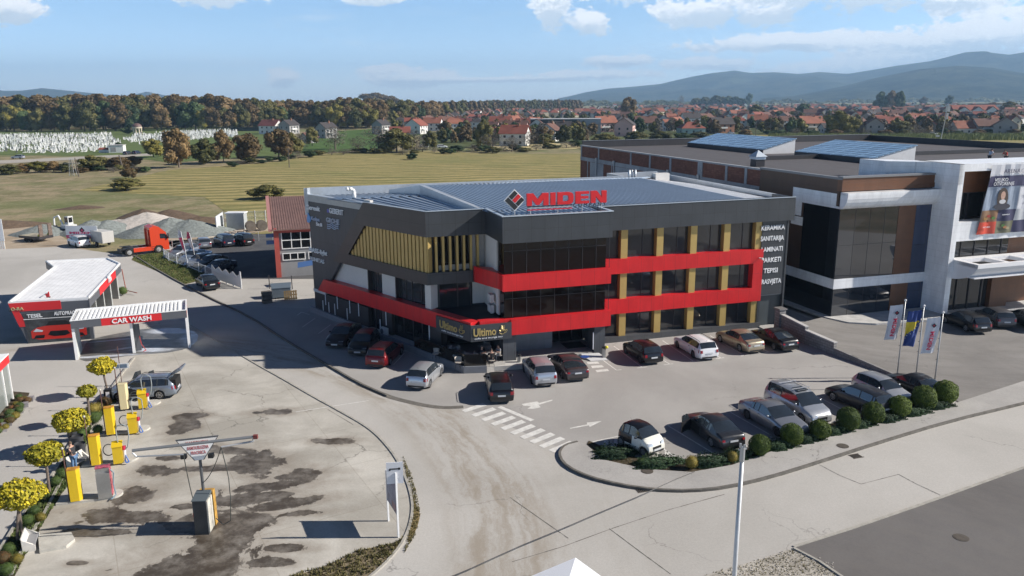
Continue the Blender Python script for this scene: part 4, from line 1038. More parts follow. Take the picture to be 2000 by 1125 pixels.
for u_ in (59.05,60.5,62.1,63.7,65.3): mb.box(u_,u_+.07,FN+.82,FN+.9,5.6,7.2)
mb.build('window_frame',dframe,w_)
mb = MB(aoff); mb.box(59.0,64.4,FN+.95,FN+1.05,.42,4.0); w_ = ap(mb,'entrance_glass',glassG)
mb = MB(aoff)
for u_ in (59.0,60.6,62.1,63.6): mb.box(u_,u_+.1,FN+.85,FN+.95,.42,4.0)
mb.build('door_frame',dframe,w_)
mb = MB(aoff); mb.box(64.4,66.5,FN+.5,FN+1.05,.42,4.2); ap(mb,'brown_wall',bpan)
# canopy with swept underside and open top frame
can = mat('canopy_white',(.8,.8,.81),.4,var=.03)
mb = MB(aoff); P = []
for k in range(9):
 a = R(90*k/8); P.append((FN+.7-3.3*math.sin(a),3.75+1.75*(1-math.cos(a))))
for p0,p1 in zip(P[:-1],P[1:]): mb.add([(59.0,p0[0],p0[1]),(74,p0[0],p0[1]),(74,p1[0],p1[1]),(59.0,p1[0],p1[1])],[(0,1,2,3)])
mb.poly([(59.0,FN+.75,3.75)]+[(59.0,p[0],p[1]) for p in P]+[(59.0,FN+.75,5.5)])
mb.box(59.0,74,FN-2.6,FN-2.3,5.2,5.55); mb.box(59.0,74,FN-.1,FN+.75,5.2,5.55)
for u_ in (59.0,62.4,65.4,68.6): mb.box(u_,u_+.5,FN-2.3,FN-.1,5.2,5.548)
mb.box(59.1,74,FN-2.3,FN-.1,4.2,4.3)
ap(mb,'canopy',can)
# paved terrace in front
mb = MB(aoff); T_ = [(UX-.6,AN),(UX+.2,AN-2.0),(50.5,AN-3.2),(54,AN-3.4),(58,AN-4.2),(63,AN-3.2),(76,AN-3.2),(76,AN+.5),(58,AN+.5),(UX,AN+.3),(UX,69),(UX-1.,69)]
mb.prism(T_,.3,.50); ap(mb,'terrace',panel_mat('light_pavers',(.52,.51,.49),.5,.5,rough=.85,seam=.8,var=.07,horiz=True))
# roof lights
sky_g = panel_mat('skylight_glass',(.17,.27,.37),.78,2.2,rough=.08,seam=2.6,var=.12,horiz=True,msize=.05,spec=.9)
sidew = mat('skylight_side',(.66,.66,.66),.5,var=.05)
for (P4,zt0,zt1,off0) in (([(1357,284),(1489,301),(1561,300),(1420,272)],13.3,14.6,0),([(1561,303),(1704,320),(1785,318),(1640,287)],13.3,14.6,0)):
 pass
def skylight(sB,sC,length,name):
 """sB, sC: roof-level points (u, n) of the near edge, low and high side"""
 (ub,nb_),(uc,nc_) = sB,sC
 mb = MB(aoff); Z0 = 12.5; zl,zh = 13.05,14.4
 P = [(ub,nb_),(uc,nc_),(uc,nc_+length),(ub,nb_+length)]
 mb.prism([(ub+.05,nb_),(uc,nc_),(uc,nc_+length),(ub+.05,nb_+length)],Z0,[zl,zh,zh,zl]); s_ = ap(mb,'skylight',sidew)
 mb = MB(aoff); mb.prism([(ub-.08,nb_-.08),(ub+.05,nb_-.08),(ub+.05,nb_+length+.1),(ub-.08,nb_+length+.1)],Z0,zl+.03); mb.build('skylight_kerb',dframe,s_)
 mb = MB(aoff); mb.prism([(ub-.1,nb_-.12),(uc+.1,nc_-.12),(uc+.1,nc_+length),(ub-.1,nb_+length)],[zl+.02,zh+.02,zh+.02,zl+.02],[zl+.10,zh+.10,zh+.10,zl+.10]); mb.build('skylight_pane',sky_g,s_)
s1 = LG(1489,301,12.5); s1c = LG(1561,300,12.5); s2 = LG(1704,320,12.5); s2c = LG(1785,317,12.5); s1a = LG(1357,285,12.5)
skylight((s1.x,s1.y),(s1c.x,s1.y),20,'a')
skylight((s2.x,s2.y),(s2c.x,s2.y),14,'b')
v = LG(1479,325,12.5); mb = MB(aoff); mb.box(v.x-.55,v.x+.55,v.y-.55,v.y+.55,12.5,13.3); ap(mb,'vent_base',dframe)
mb = MB(aoff); mb.box(v.x-.62,v.x+.62,v.y-.62,v.y+.62,13.3,13.6); mb.add([(v.x-.75,v.y-.75,13.6),(v.x+.75,v.y-.75,13.6),(v.x+.75,v.y+.75,13.6),(v.x-.75,v.y+.75,13.6),(v.x,v.y,14.3)],[(0,1,4),(1,2,4),(2,3,4),(3,0,4)]); ap(mb,'vent_hood',MATS['metal_capping'])
# banner
bn_,bo = frame_thing('banner','large printed opening banner hanging over the white facade','banner',64,FN-.1)
BX0t,BX0b,BX1 = 61.9,61.0,69.5; BZ1,BZ0 = 13.95,7.72
def bf(k,z):  # left edge leans
 t = (BZ1-z)/(BZ1-BZ0); return BX0t+(BX0b-BX0t)*t+k*(BX1-(BX0t+(BX0b-BX0t)*t))
def bpan_(name,k0,k1,z0,z1,col,y=0.,rough=.55):
 mb = MB(bo); n = 14
 for i in range(n):
  for j in range(6):
   a0,a1 = k0+(k1-k0)*i/n,k0+(k1-k0)*(i+1)/n; c0,c1 = z0+(z1-z0)*j/6,z0+(z1-z0)*(j+1)/6
   def pt(k,z): return (bf(k,z),FN-.12-y-.05*math.sin(k*38+z*.7)-.04*math.sin(k*17-z*1.3),z)
   mb.poly([pt(a0,c0),pt(a1,c0),pt(a1,c1),pt(a0,c1)])
 return mb.build(name,mat(name+'_print',col,rough,var=.12,vs=1.2) if name+'_print' not in MATS else MATS[name+'_print'],bn_,True)
bpan_('banner_sheet',0,1,BZ0,BZ1,(.55,.56,.60))
navyc = (.03,.03,.085); redc = (.55,.06,.03)
zz1 = [13.95,12.9,11.9,10.0,8.85,7.72]
def cell(nm,k0,k1,z0,z1,col): return bpan_(nm,k0,k1,z0,z1,col,y=.07)
cell('navy_field',0,1,12.0,12.95,navyc)
cell('grey_photo',0,.48,9.9,12.0,(.24,.29,.37))
cell('food_photo',0,.24,8.85,9.9,(.22,.12,.06)); cell('navy_field',.24,.48,8.85,9.9,navyc); cell('cutlery_photo',.48,.72,8.85,9.9,(.42,.44,.47)); cell('red_field',.72,1,8.85,9.9,redc)
cell('red_field',0,.24,7.74,8.85,redc); cell('salad_photo',.24,.48,7.74,8.85,(.13,.13,.08)); cell('navy_field',.48,.70,7.74,8.85,navyc); cell('face_photo',.70,1,7.74,8.85,(.42,.25,.22))
def bt(s,k,z,h,w_,m): M = wallframe((bf(k,z),FN-.34,z),(1,0),bo); textm(s,M,h,.01,m,parent=bn_,width=w_,bold=.0)
navl = mat('navy_print',navyc,.5); redl = mat('red_print',redc,.5)
bt('ARENA',.17,13.2,.36,1.9,navl); bt('CENTAR',.43,13.2,.36,2.1,mat('grey_print',(.3,.3,.35),.5))
bt('VELJKO',.06,12.48,.30,1.55,whl); bt('OTVORENJE',.06,12.12,.30,2.35,whl)
bt('mavi',.62,11.35,.34,1.1,navl); bt('one',.66,10.8,.2,.5,redl); bt('RESTORAN',.05,8.35,.12,.8,whl); bt('SUPERMARKET',.28,9.4,.11,.9,whl)
# portrait of a woman with long brown hair: a flat print on the banner
def disc(cx,cz,rx,rz,col,y,nm):
 mb = MB(bo); n = 20; mb.poly([(cx+rx*math.cos(a),FN-.30-y,cz+rz*math.sin(a)) for a in [2*math.pi*i/n for i in range(n)]][::-1]); mb.build('portrait',mat(nm,col,.6),bn_)
pxc = bf(.24,11)
disc(pxc,10.95,.62,.95,(.05,.03,.022),0,'print_hair'); disc(pxc+.05,10.2,.95,.30,(.035,.035,.05),.004,'print_coat'); disc(pxc+.02,11.2,.27,.38,(.52,.32,.24),.008,'print_skin'); disc(pxc+.02,10.65,.38,.2,(.55,.55,.56),.012,'print_scarf')
disc(pxc-.07,11.2,.022,.014,(.03,.02,.02),.016,'print_eye'); disc(pxc+.1,11.2,.022,.014,(.03,.02,.02),.016,'print_eye'); disc(pxc+.02,11.03,.07,.025,(.62,.5,.48),.016,'print_mouth')
for k_,z_,c_ in ((.1,9.4,(.5,.05,.03)),(.17,9.2,(.12,.3,.05)),(.06,9.15,(.55,.3,.08)),(.36,8.3,(.55,.25,.1)),(.33,8.45,(.1,.25,.05)),(.4,8.2,(.6,.5,.3))):
 disc(bf(k_,z_),z_,.22,.13,tuple(v*.6 for v in c_),0,'print%.2f' % k_)
# stepped wall between the two properties
bw = thing('boundary_wall','stepped grey block wall with pale coping running down from the showroom corner','wall',UN(45,55),AB)
bo2 = (45,55,0)
blockm = panel_mat('block_wall',(.25,.24,.235),.42,.22,rough=.9,seam=.6,var=.14,msize=.02,off=.5)
# wall foot line from pixels
w0 = Vector((44.4,59.6)); w1_ = LG(1572,660,.6); w2_ = LG(1630,690,.3); w3_ = LG(1752,742,.1); w4_ = LG(1768,748,.1)
def wseg(a,b,z0,z1,th=.3,cap=True,zb=(None,None)):
 a = Vector(a[:2]); b = Vector(b[:2]); d = (b-a).normalized(); q = Vector((-d.y,d.x))*th/2
 mb = MB(bo2); mb.prism([a-q,b-q,b+q,a+q],-.1,[z0,z1,z1,z0]); mb.build('wall',blockm,bw)
 if cap:
  q2_ = q*1.25; mb = MB(bo2); mb.prism([a-q2_,b+d*.03-q2_,b+d*.03+q2_,a+q2_],[z0,z1,z1,z0],[z0+.09,z1+.09,z1+.09,z0+.09]); mb.build('coping',mat('coping_pale',(.45,.44,.43),.85,var=.1),bw)
W0 = LG(1526,613,1.7); W1 = LG(1576,638,1.5); W2 = LG(1576,645,1.25); W3 = LG(1632,669,1.0)
wseg((W0.x,W0.y),(W1.x,W1.y),1.65,1.45); wseg((W1.x,W1.y),(W3.x,W3.y),1.15,.95); wseg((W3.x,W3.y),(A0.x,A0.y),.55,.18,th=.22,cap=False)
mb = MB(bo2); mb.box(W0.x-.3,W0.x+.3,W0.y-.2,W0.y+.5,0,2.1); mb.box(W0.x-.38,W0.x+.38,W0.y-.28,W0.y+.58,2.1,2.2); mb.build('wall_pier',blockm,bw)
# telecom and flags later
# ================================================================== VEHICLES
tyre_m = mat('tyre',(.018,.018,.018),.85)
rim_m = mat('rim',(.45,.46,.48),.3,metal=.7)
hub_m = mat('dark_rim',(.06,.06,.065),.4)
cglass = mat('car_glass',(.022,.028,.034),.04,spec=1.)
MATS['car_glass'].node_tree.nodes['Principled BSDF'].inputs['IOR'].default_value = 1.55
trim_m = mat('car_trim',(.02,.02,.022),.5)
under_m = mat('underbody',(.01,.01,.01),.9)
red_l = mat('tail_lamp',(.26,.008,.010),.2)
head_l = mat('head_lamp',(.55,.58,.62),.12,metal=.3)
plate_m = mat('number_plate',(.6,.62,.64),.4)
seat_m = mat('car_interior',(.03,.03,.032),.8)
def paint(name,col,metal=.3,rough=.28): return mat(name,col,rough,metal=metal,coat=.35)
def lerp_curve(xs,ys):
 def f(x):
  if x <= xs[0]: return ys[0]
  for a,b,c,d in zip(xs[:-1],xs[1:],ys[:-1],ys[1:]):
   if x <= b: t = (x-a)/(b-a); return c+(d-c)*t
  return ys[-1]
 return f
def car(label,kind,pm,loc,heading,W=1.76,doors_open=(),group=None,plate=True,name='parked_car',roof_m=None,rails=None,dark_rims=False,cat='car',two=None,opts=()):
 """x forward. kind gives the length, heights and the key points of the side outline"""
 K = dict(
  hatch=dict(L=4.05,H=1.46,wb=2.5,fo=.82,top=[(0,.50),(.05,.66),(.35,.82),(1.05,.97),(1.72,1.40),(2.2,1.46),(3.2,1.44),(3.62,1.36),(3.92,.98),(4.0,.80),(4.05,.52)],ck=(1.05,1.72),rk=(3.55,3.95)),
  wagon=dict(L=4.56,H=1.47,wb=2.6,fo=.88,top=[(0,.48),(.06,.64),(.35,.80),(1.18,.95),(1.92,1.40),(2.4,1.46),(3.7,1.45),(4.12,1.39),(4.42,.98),(4.5,.84),(4.56,.5)],ck=(1.18,1.92),rk=(4.08,4.44)),
  sedan=dict(L=4.6,H=1.44,wb=2.68,fo=.86,top=[(0,.48),(.06,.62),(.35,.78),(1.2,.95),(1.98,1.38),(2.4,1.44),(2.95,1.42),(3.3,1.34),(3.95,1.04),(4.4,1.0),(4.52,.88),(4.6,.5)],ck=(1.2,1.98),rk=(3.2,3.95)),
  lift=dict(L=4.8,H=1.43,wb=2.84,fo=.9,top=[(0,.46),(.06,.60),(.35,.76),(1.3,.95),(2.15,1.37),(2.6,1.43),(3.1,1.41),(3.6,1.28),(4.35,1.0),(4.66,.95),(4.75,.82),(4.8,.5)],ck=(1.3,2.15),rk=(3.35,4.3)),
  mpv=dict(L=4.63,H=1.73,wb=2.84,fo=.86,top=[(0,.52),(.06,.70),(.35,.92),(.95,1.08),(1.75,1.62),(2.2,1.70),(3.7,1.70),(4.25,1.64),(4.52,1.1),(4.58,.9),(4.63,.52)],ck=(.95,1.75),rk=(4.2,4.54)),
  suv=dict(L=4.45,H=1.6,wb=2.53,fo=.9,top=[(0,.55),(.06,.74),(.35,.92),(1.15,1.04),(1.85,1.52),(2.3,1.58),(3.6,1.57),(4.0,1.5),(4.32,1.08),(4.4,.9),(4.45,.56)],ck=(1.15,1.85),rk=(3.95,4.34)),
  mini=dict(L=2.5,H=1.53,wb=1.81,fo=.40,top=[(0,.45),(.03,.62),(.18,.84),(.50,1.02),(1.0,1.42),(1.3,1.52),(1.9,1.50),(2.2,1.42),(2.42,1.02),(2.47,.8),(2.5,.5)],ck=(.50,1.0),rk=(2.18,2.43)),
 )[kind]
 L,H,wb,fo = K['L'],K['H'],K['wb'],K['fo']; cx0 = fo+wb/2
 xs = [p[0] for p in K['top']]; zt = lerp_curve(xs,[p[1] for p in K['top']])
 wr = .335 if kind in ('suv','mpv') else (.29 if kind == 'mini' else .315); ar_ = wr+.055
 st = set(xs)
 for wx in (fo,fo+wb):
  for k in range(9): st.add(round(wx+ar_*math.cos(math.pi*k/8),3))
  st.add(round(wx-ar_-.002,3)); st.add(round(wx+ar_+.002,3))
 ck,rk = K['ck'],K['rk']
 bp = ck[1]+(rk[0]-ck[1])*.47; cp = rk[0]-.18
 for v in (ck[0]+.3,bp,bp+.07,cp,cp+.09,.02,.15,L-.15,L-.02,ck[1]-.25): st.add(round(v,3))
 st = sorted(x for x in st if 0 <= x <= L)
 st = [x for i,x in enumerate(st) if i == 0 or x-st[i-1] > .004]
 zb = .19; hw = W/2
 def width(x):
  a = min(1,x/.55); b_ = min(1,(L-x)/.45)
  return hw*(1-.17*(1-a)**2.2)*(1-.12*(1-b_)**2.2)
 sec = []
 for x in st:
  w_ = width(x); z = zt(x); belt = min(.90+.06*x/L+(.12 if kind in ('mpv',) else .04 if kind in ('suv','mini') else 0),z)
  arc = 0
  for wx in (fo,fo+wb):
   d = abs(x-wx)
   if d < ar_: arc = max(arc,wr+math.sqrt(max(0,ar_**2-d*d))-.02)
  lo = max(zb+(.06 if x < .3 or x > L-.3 else 0),arc); mid = max(.42,lo+.012)
  up = max(z-belt,0); k = min(1,up/(H-belt))
  if up < .04:
   P = [(0,zb),(w_*.80,lo),(w_*.975,lo+.02),(w_,max(mid,.45)),(w_*.99,max(min(.66,z-.09),mid+.01)),(w_*.955,max(z-.05,mid+.02)),(w_*.89,z-.02),(w_*.80,z-.002),(w_*.45,z+.018),(0,z+.026)]
  else:
   rwid = w_*(.93-.20*k)
   P = [(0,zb),(w_*.80,lo),(w_*.975,lo+.02),(w_,max(mid,.45)),(w_*.99,max(.68,mid+.01)),(w_*.955,belt-.03),(w_*.925,belt+.002),(rwid,z-.055*k-.003),(rwid*.86,z-.006),(0,z+.014)]
  sec.append([(x,y,zz_) for y,zz_ in P])
 nP = 10
 t = thing(name,label,cat,loc,heading,group)
 V = []; idx = {}
 for i,S in enumerate(sec):
  for sgn in (1,-1):
   for j,(x,y,z) in enumerate(S): idx[(i,j,sgn)] = len(V); V.append((cx0-x,y*sgn,z))
 F = {'body': [],'under': [],'windscreen': [],'rear_window': [],'side': [],'roof': [],'trim': []}
 for i in range(len(st)-1):
  xm = (st[i]+st[i+1])/2
  for sgn in (1,-1):
   for j in range(nP-1):
    q_ = (idx[(i,j,sgn)],idx[(i,j+1,sgn)],idx[(i+1,j+1,sgn)],idx[(i+1,j,sgn)])
    if sgn < 0: q_ = q_[::-1]
    c = 'body'
    if j == 0: c = 'under'
    hgt = sec[i][7][2]-sec[i][6][2]; hg2 = sec[i+1][7][2]-sec[i+1][6][2]
    if j in (7,8) and ck[0] < xm < ck[1]: c = 'windscreen'
    elif j in (7,8) and rk[0] < xm < rk[1]: c = 'rear_window'
    elif j in (7,8) and ck[1] < xm < rk[0]: c = 'roof'
    elif j == 6 and ck[0]+.29 < xm < rk[0]+.12*(rk[1]-rk[0]) and min(hgt,hg2) > .06:
     c = 'trim' if (bp <= xm <= bp+.07 or cp <= xm <= cp+.09) else 'side'
    if (8 in opts) and False: c = c
    F[c].append(q_)
 for sgn in (1,-1):       # close the ends
  for i,rev in ((0,0),(len(st)-1,1)):
   lst = [idx[(i,j,sgn)] for j in range(nP)]
   F['body'].append(tuple(lst if (rev ^ (sgn < 0)) else lst[::-1]))
 def sub(nm,fs,m,parent=t,sm=True,off=0.):
  used = {}; vv = []; ff = []
  for f in fs:
   g_ = []
   for k in f:
    if k not in used: used[k] = len(vv); vv.append(V[k])
    g_.append(used[k])
   ff.append(g_)
  me = bpy.data.meshes.new(nm); me.from_pydata(vv,[],ff); me.materials.append(m)
  me.polygons.foreach_set('use_smooth',[sm]*len(ff)); me.update(); return link(nm,me,parent)
 if roof_m is None: F['body'] += F.pop('roof')
 else: sub('roof',F.pop('roof'),roof_m)
 if two:  # two-tone small car: lower body panels in another paint
  low = [f for f in F['body'] if (sum(V[k][0] for k in f)/len(f) > .05 and max(V[k][2] for k in f) < 1.08) or max(V[k][2] for k in f) < .6]
  ls = set(low); F['body'] = [f for f in F['body'] if f not in ls]; sub('body_panel',low,two)
 body = sub('body',F['body'],pm); sub('underbody',F['under'],under_m)
 sub('windscreen',F['windscreen'],cglass); sub('rear_window',F['rear_window'],cglass)
 for sgn in (1,-1):
  sd_ = [f for f in F['side'] if (sum(V[k][1] for k in f) > 0) == (sgn > 0)]
  if sd_: sub('side_window',sd_,cglass)
 if F['trim']: sub('window_pillar',F['trim'],trim_m)
 # wheels
 for wx in (fo,fo+wb):
  for sgn in (1,-1):
   y = sgn*(hw-.12); x = cx0-wx
   mb = MB(); n = 22
   prof = [(wr-.10,-.10),(wr-.02,-.10),(wr,-.06),(wr,.06),(wr-.02,.10),(wr-.10,.105)]
   P = []
   for (r_,yy) in prof:
    for k in range(n): a = 2*math.pi*k/n; P.append((x+r_*math.cos(a),y+sgn*yy,wr+r_*math.sin(a)))
   Fc = []
   for a in range(len(prof)-1):
    for k in range(n): Fc.append((a*n+k,a*n+(k+1) % n,(a+1)*n+(k+1) % n,(a+1)*n+k))
   mb.add(P,Fc+[tuple(range(n))]); wh = mb.build('wheel',tyre_m,t,True)
   mb = MB(); rr_ = wr-.10; mb.cyl((x,y+sgn*.06,wr),(x,y+sgn*.075,wr),rr_,n=18,m=1)
   for k in range(5 if kind != 'mini' else 3):
    a = 2*math.pi*k/(5 if kind != 'mini' else 3); c_,s_ = math.cos(a),math.sin(a); pw = .035 if kind != 'mini' else .08
    Q = [(x+c_*.03-s_*pw,wr+s_*.03+c_*pw),(x+c_*rr_-s_*pw*1.3,wr+s_*rr_+c_*pw*1.3),(x+c_*rr_+s_*pw*1.3,wr+s_*rr_-c_*pw*1.3),(x+c_*.03+s_*pw,wr+s_*.03-c_*pw)]
    mb.add([(q[0],y+sgn*.078,q[1]) for q in Q]+[(q[0],y+sgn*.095,q[1]) for q in Q],[(4,5,6,7),(0,1,5,4),(1,2,6,5),(2,3,7,6),(3,0,4,7),(7,6,5,4)],0)
   mb.cyl((x,y+sgn*.078,wr),(x,y+sgn*.1,wr),.06,n=10,m=0)
   for k in range(18):
    a,b_ = 2*math.pi*k/18,2*math.pi*(k+1)/18
    Q = [(rr_*.98,a),(rr_*.98,b_),(rr_*.84,b_),(rr_*.84,a)]
    mb.poly([(x+r_*math.cos(q),y+sgn*.108,wr+r_*math.sin(q)) for r_,q in Q],0)
   mb.build('rim',[hub_m if dark_rims else rim_m,hub_m],wh)
 # lamps, grille, plates, mirrors, handles
 for sgn in (1,-1):
  zf = zt(.2)-.14; w0 = width(.12)
  mb = MB(); a0 = (cx0-.03,sgn*w0*.50,zf); b0 = (cx0-.36,sgn*width(.36)*1.0,zf+.06)
  mb.add([(cx0-.015,sgn*w0*.46,zf-.05),(cx0-.06,sgn*w0*.88,zf-.05),(cx0-.36,sgn*(width(.36)*.995+.004),zf+.0),(cx0-.38,sgn*(width(.38)*.96+.006),zf+.13),(cx0-.14,sgn*w0*.88,zf+.115),(cx0-.06,sgn*w0*.46,zf+.09)],
    [(0,1,4,5),(1,2,3,4)] if sgn > 0 else [(5,4,1,0),(4,3,2,1)])
  mb.build('headlamp',head_l,t)
  zr = zt(L-.12)-.22 if kind in ('sedan','lift') else .92
  hh = .12 if kind in ('sedan','lift') else .22
  if kind in ('hatch','wagon','mpv','suv','mini'): zr = .66
  mb = MB(); wl_b = width(L-.03)
  mb.add([(cx0-L-.008,sgn*wl_b*.74,zr),(cx0-L-.004,sgn*wl_b*.96,zr),(cx0-L+.22,sgn*(width(L-.22)*.998+.006),zr),(cx0-L+.24,sgn*(width(L-.24)*.975+.006),zr+hh),(cx0-L+.05,sgn*wl_b*.95,zr+hh),(cx0-L+.03,sgn*wl_b*.74,zr+hh)],
    [(5,4,1,0),(4,3,2,1)] if sgn > 0 else [(0,1,4,5),(1,2,3,4)])
  mb.build('tail_lamp',red_l,t)
  xm_ = cx0-(ck[0]+.42); zm = 1.0+(.12 if kind in ('mpv','suv') else 0)
  mb = MB(); mb.ball((xm_,sgn*(hw*.97+.09),zm),(.07,.10,.075),10,6); mb.box(xm_-.02,xm_+.03,min(sgn*hw*.9,sgn*(hw+.05)),max(sgn*hw*.9,sgn*(hw+.05)),zm-.05,zm-.02); mb.build('wing_mirror',pm if not dark_rims else pm,t,True)
  for hx_ in ((cx0-bp+.18,cx0-bp-.75) if kind != 'mini' else (cx0-bp+.1,)):
   mb = MB(); yy = sgn*(hw*.985); mb.box(hx_-.16,hx_,min(yy,yy+sgn*.022),max(yy,yy+sgn*.022),.80,.83); mb.build('door_handle',trim_m if dark_rims else pm,t)
  # door shut lines as narrow dark gaps
  mb = MB()
  for xd in ([ck[0]+.12,bp+.035,fo+wb-ar_*.75] if kind != 'mini' else [ck[0]+.1,bp+.3]):
   for (y0,z0,y1,z1) in ((width(xd)*.978,.30,width(xd)*1.003,.45),(width(xd)*1.003,.45,width(xd)*.993,.68),(width(xd)*.993,.68,width(xd)*.93,.93)):
    mb.add([(cx0-xd-.009,sgn*(y0+.003),z0),(cx0-xd+.009,sgn*(y0+.003),z0),(cx0-xd+.009,sgn*(y1+.003),z1),(cx0-xd-.009,sgn*(y1+.003),z1)],[(0,1,2,3)])
  mb.build('shut_line',under_m,t)
 mb = MB(); mb.box(cx0-.03,cx0+.012,-hw*.42,hw*.42,.42,zt(.1)-.13); mb.build('grille',trim_m,t)
 mb = MB(); mb.box(cx0-.05,cx0+.018,-hw*.7,hw*.7,.24,.34); mb.box(cx0-L-.012,cx0-L+.05,-hw*.72,hw*.72,.24,.36); mb.build('bumper_trim',trim_m,t)
 for xx in (cx0+.013,cx0-L-.032):
  zp = .40 if xx > 0 else (.62 if kind not in ('sedan','lift') else .70)
  mb = MB(); mb.box(xx,xx+.02,-.26,.26,zp-.055,zp+.055); mb.build('number_plate',plate_m,t)
 if rails is not None:
  for sgn in (1,-1):
   mb = MB(); y = sgn*hw*.68; mb.tube([(cx0-ck[1]-.15,y,H-.04),(cx0-ck[1]-.35,y,H+.045),(cx0-rk[0]+.2,y,H+.03),(cx0-rk[0]+.0,y,H-.06)],.018,6); mb.build('roof_rail',rails,t)
 if 'sunroof' in opts:
  mb = MB(); mb.box(cx0-ck[1]-.75,cx0-ck[1]-.12,-.38,.38,H-.03,H+.022); mb.build('sunroof',cglass,t)
 if 'bars' in opts:
  for xx in (ck[1]+.35,ck[1]+1.6): mb = MB(); mb.box(cx0-xx-.04,cx0-xx+.04,-hw*.78,hw*.78,H+.07,H+.10); mb.build('roof_bar',mat('alu_bar',(.6,.6,.62),.35,metal=.5),t)
 if 'spoiler' in opts:
  mb = MB(); mb.prism([(cx0-rk[0]-.05,-hw*.62),(cx0-rk[0]-.25,-hw*.6),(cx0-rk[0]-.25,hw*.6),(cx0-rk[0]-.05,hw*.62)],[H-.08,H-.14,H-.14,H-.08],[H-.02,H-.10,H-.10,H-.02]); mb.build('spoiler',pm,t)
 mb = MB(); mb.cyl((cx0-rk[0]+.12,0,H-.06),(cx0-rk[0]-.0,0,H+.10),.008,n=5); mb.build('aerial',trim_m,t)
 # opened doors: (side, hinge x, length, angle)
 for (sgn,hx,ln,an) in doors_open:
  hinge = Vector((cx0-hx,sgn*hw*.99,0)); d = Vector((-math.cos(an),sgn*math.sin(an),0)); M_ = Matrix((d,Vector((0,0,1)),d.cross(Vector((0,0,1))))).transposed().to_4x4(); M_.translation = hinge
  mb = MB(); mb.mprism(M_,[(0,.28),(ln,.28),(ln,.92),(0,.90)],-.035,.035); dd = mb.build('open_door',pm,t)
  mb = MB(); mb.mprism(M_,[(.1,.93),(ln,.94),(ln*.96,1.34),(ln*.45,1.36)],-.012,.012); mb.build('side_window',cglass,dd)
  mb = MB(); yy = sgn*(hw*1.004); mb.add([(cx0-hx,yy,.3),(cx0-hx-ln,yy,.3),(cx0-hx-ln,yy*.99,.66),(cx0-hx-ln,yy*.95,.9),(cx0-hx,yy*.95,.9),(cx0-hx,yy*.99,.66)],[(0,1,2,3,4,5) if sgn < 0 else (5,4,3,2,1,0)]); mb.build('door_opening',under_m,t)
  mb = MB(); mb.box(cx0-hx-ln+.15,cx0-hx-ln+.55,sgn*hw*.4-.22,sgn*hw*.4+.22,.3,.62); mb.build('seat',seat_m,t)
 if 'boot' in opts:   # raised tailgate
  M_ = Matrix.Translation((cx0-rk[0]-.05,0,H-.02)) @ Matrix.Rotation(R(32),4,'Y')
  mb = MB(); mb.xbox(M_,-.62,.0,-hw*.72,hw*.72,-.03,.03); mb.xbox(M_,-1.02,-.62,-hw*.76,hw*.76,-.05,.05); tg = mb.build('tailgate',pm,t)
  mb = MB(); mb.xbox(M_,-.56,-.06,-hw*.62,hw*.62,.031,.04); mb.build('rear_window',cglass,tg)
  mb = MB(); mb.box(cx0-L-.02,cx0-rk[0]+.1,-hw*.74,hw*.74,.55,1.28); mb.build('luggage_space',under_m,t)
 return t
def two_wheels(pf,pr,z,kind,W=1.76):
 """centre and heading from the ground contact pixels of the front and rear wheel facing the camera"""
 a,b_ = G(*pf,z),G(*pr,z); mid = (a+b_)/2; d = (a-b_).to_2d().normalized(); q_ = Vector((-d.y,d.x))
 if q_.dot(mid.to_2d()) < 0: q_ = -q_      # away from the camera
 c = mid.to_2d()+q_*(W/2-.1)
 return Vector((c.x,c.y,z)),math.atan2(d.y,d.x)
Z0 = .022
black_p = paint('paint_black',(.012,.012,.014)); blackred = paint('paint_black_brown',(.022,.014,.016)); dgrey = paint('paint_dark_grey',(.045,.047,.052),.5); mgrey = paint('paint_mid_grey',(.29,.30,.325),.6)
silver = paint('paint_silver',(.50,.52,.55),.6); bsilver = paint('paint_blue_silver',(.30,.35,.42),.6); whitep = paint('paint_white',(.72,.73,.75),0.,.3); goldp = paint('paint_champagne',(.40,.34,.25),.6); redp_ = paint('paint_dark_red',(.16,.012,.016),.4)
navyp = paint('paint_navy',(.03,.04,.075),.5); creamp = paint('paint_cream',(.70,.69,.62),0.,.35)
alu = mat('alu_bar',(.6,.6,.62),.35,metal=.5)
RW = 'cars parked nose-in along the showroom front'; RI = 'cars parked along the planted island'; RS = 'cars parked in the shade on the cafe side'; RF = 'cars behind the white fence'
def cw_(label,kind,pm,pf,pr,W=1.76,z=Z0,**k):
 c,h = two_wheels(pf,pr,z,kind,W); return car(label,kind,pm,c,h,W,**k)
def cc_(label,kind,pm,p,h,W=1.76,z=Z0,**k): return car(label,kind,pm,G(*p,z),h,W,**k)
zA = qa
hd = lambda pf,pr: two_wheels(pf,pr,Z0,'x')[1]
cw_('black five-door hatchback with privacy glass nearest the cafe bollard in the front row','hatch',black_p,q(408,170),q(500,232),group=RW,dark_rims=True)
cw_('white estate car with silver roof rails in the front row','wagon',whitep,q(740,132),q(842,195),group=RW,rails=trim_m,dark_rims=True)
cw_('champagne gold saloon between the white estate and a black saloon','sedan',goldp,q(1023,97),q(1135,150),group=RW)
hG = hd(q(1023,97),q(1135,150))
cc_('black saloon at the right end of the front row beside the gold one','sedan',black_p,q(1345,108),hG,group=RW)
cw_('dark grey saloon with red tail lamps parked before the entrance steps','lift',paint('paint_grey_brown',(.085,.075,.078),.5),zA(1575,315),zA(1668,405),group=RW,W=1.85)
cw_('silver compact off-roader with a black tailgate window before the entrance','suv',silver,zA(1410,350),zA(1470,440),group=RW,dark_rims=True)
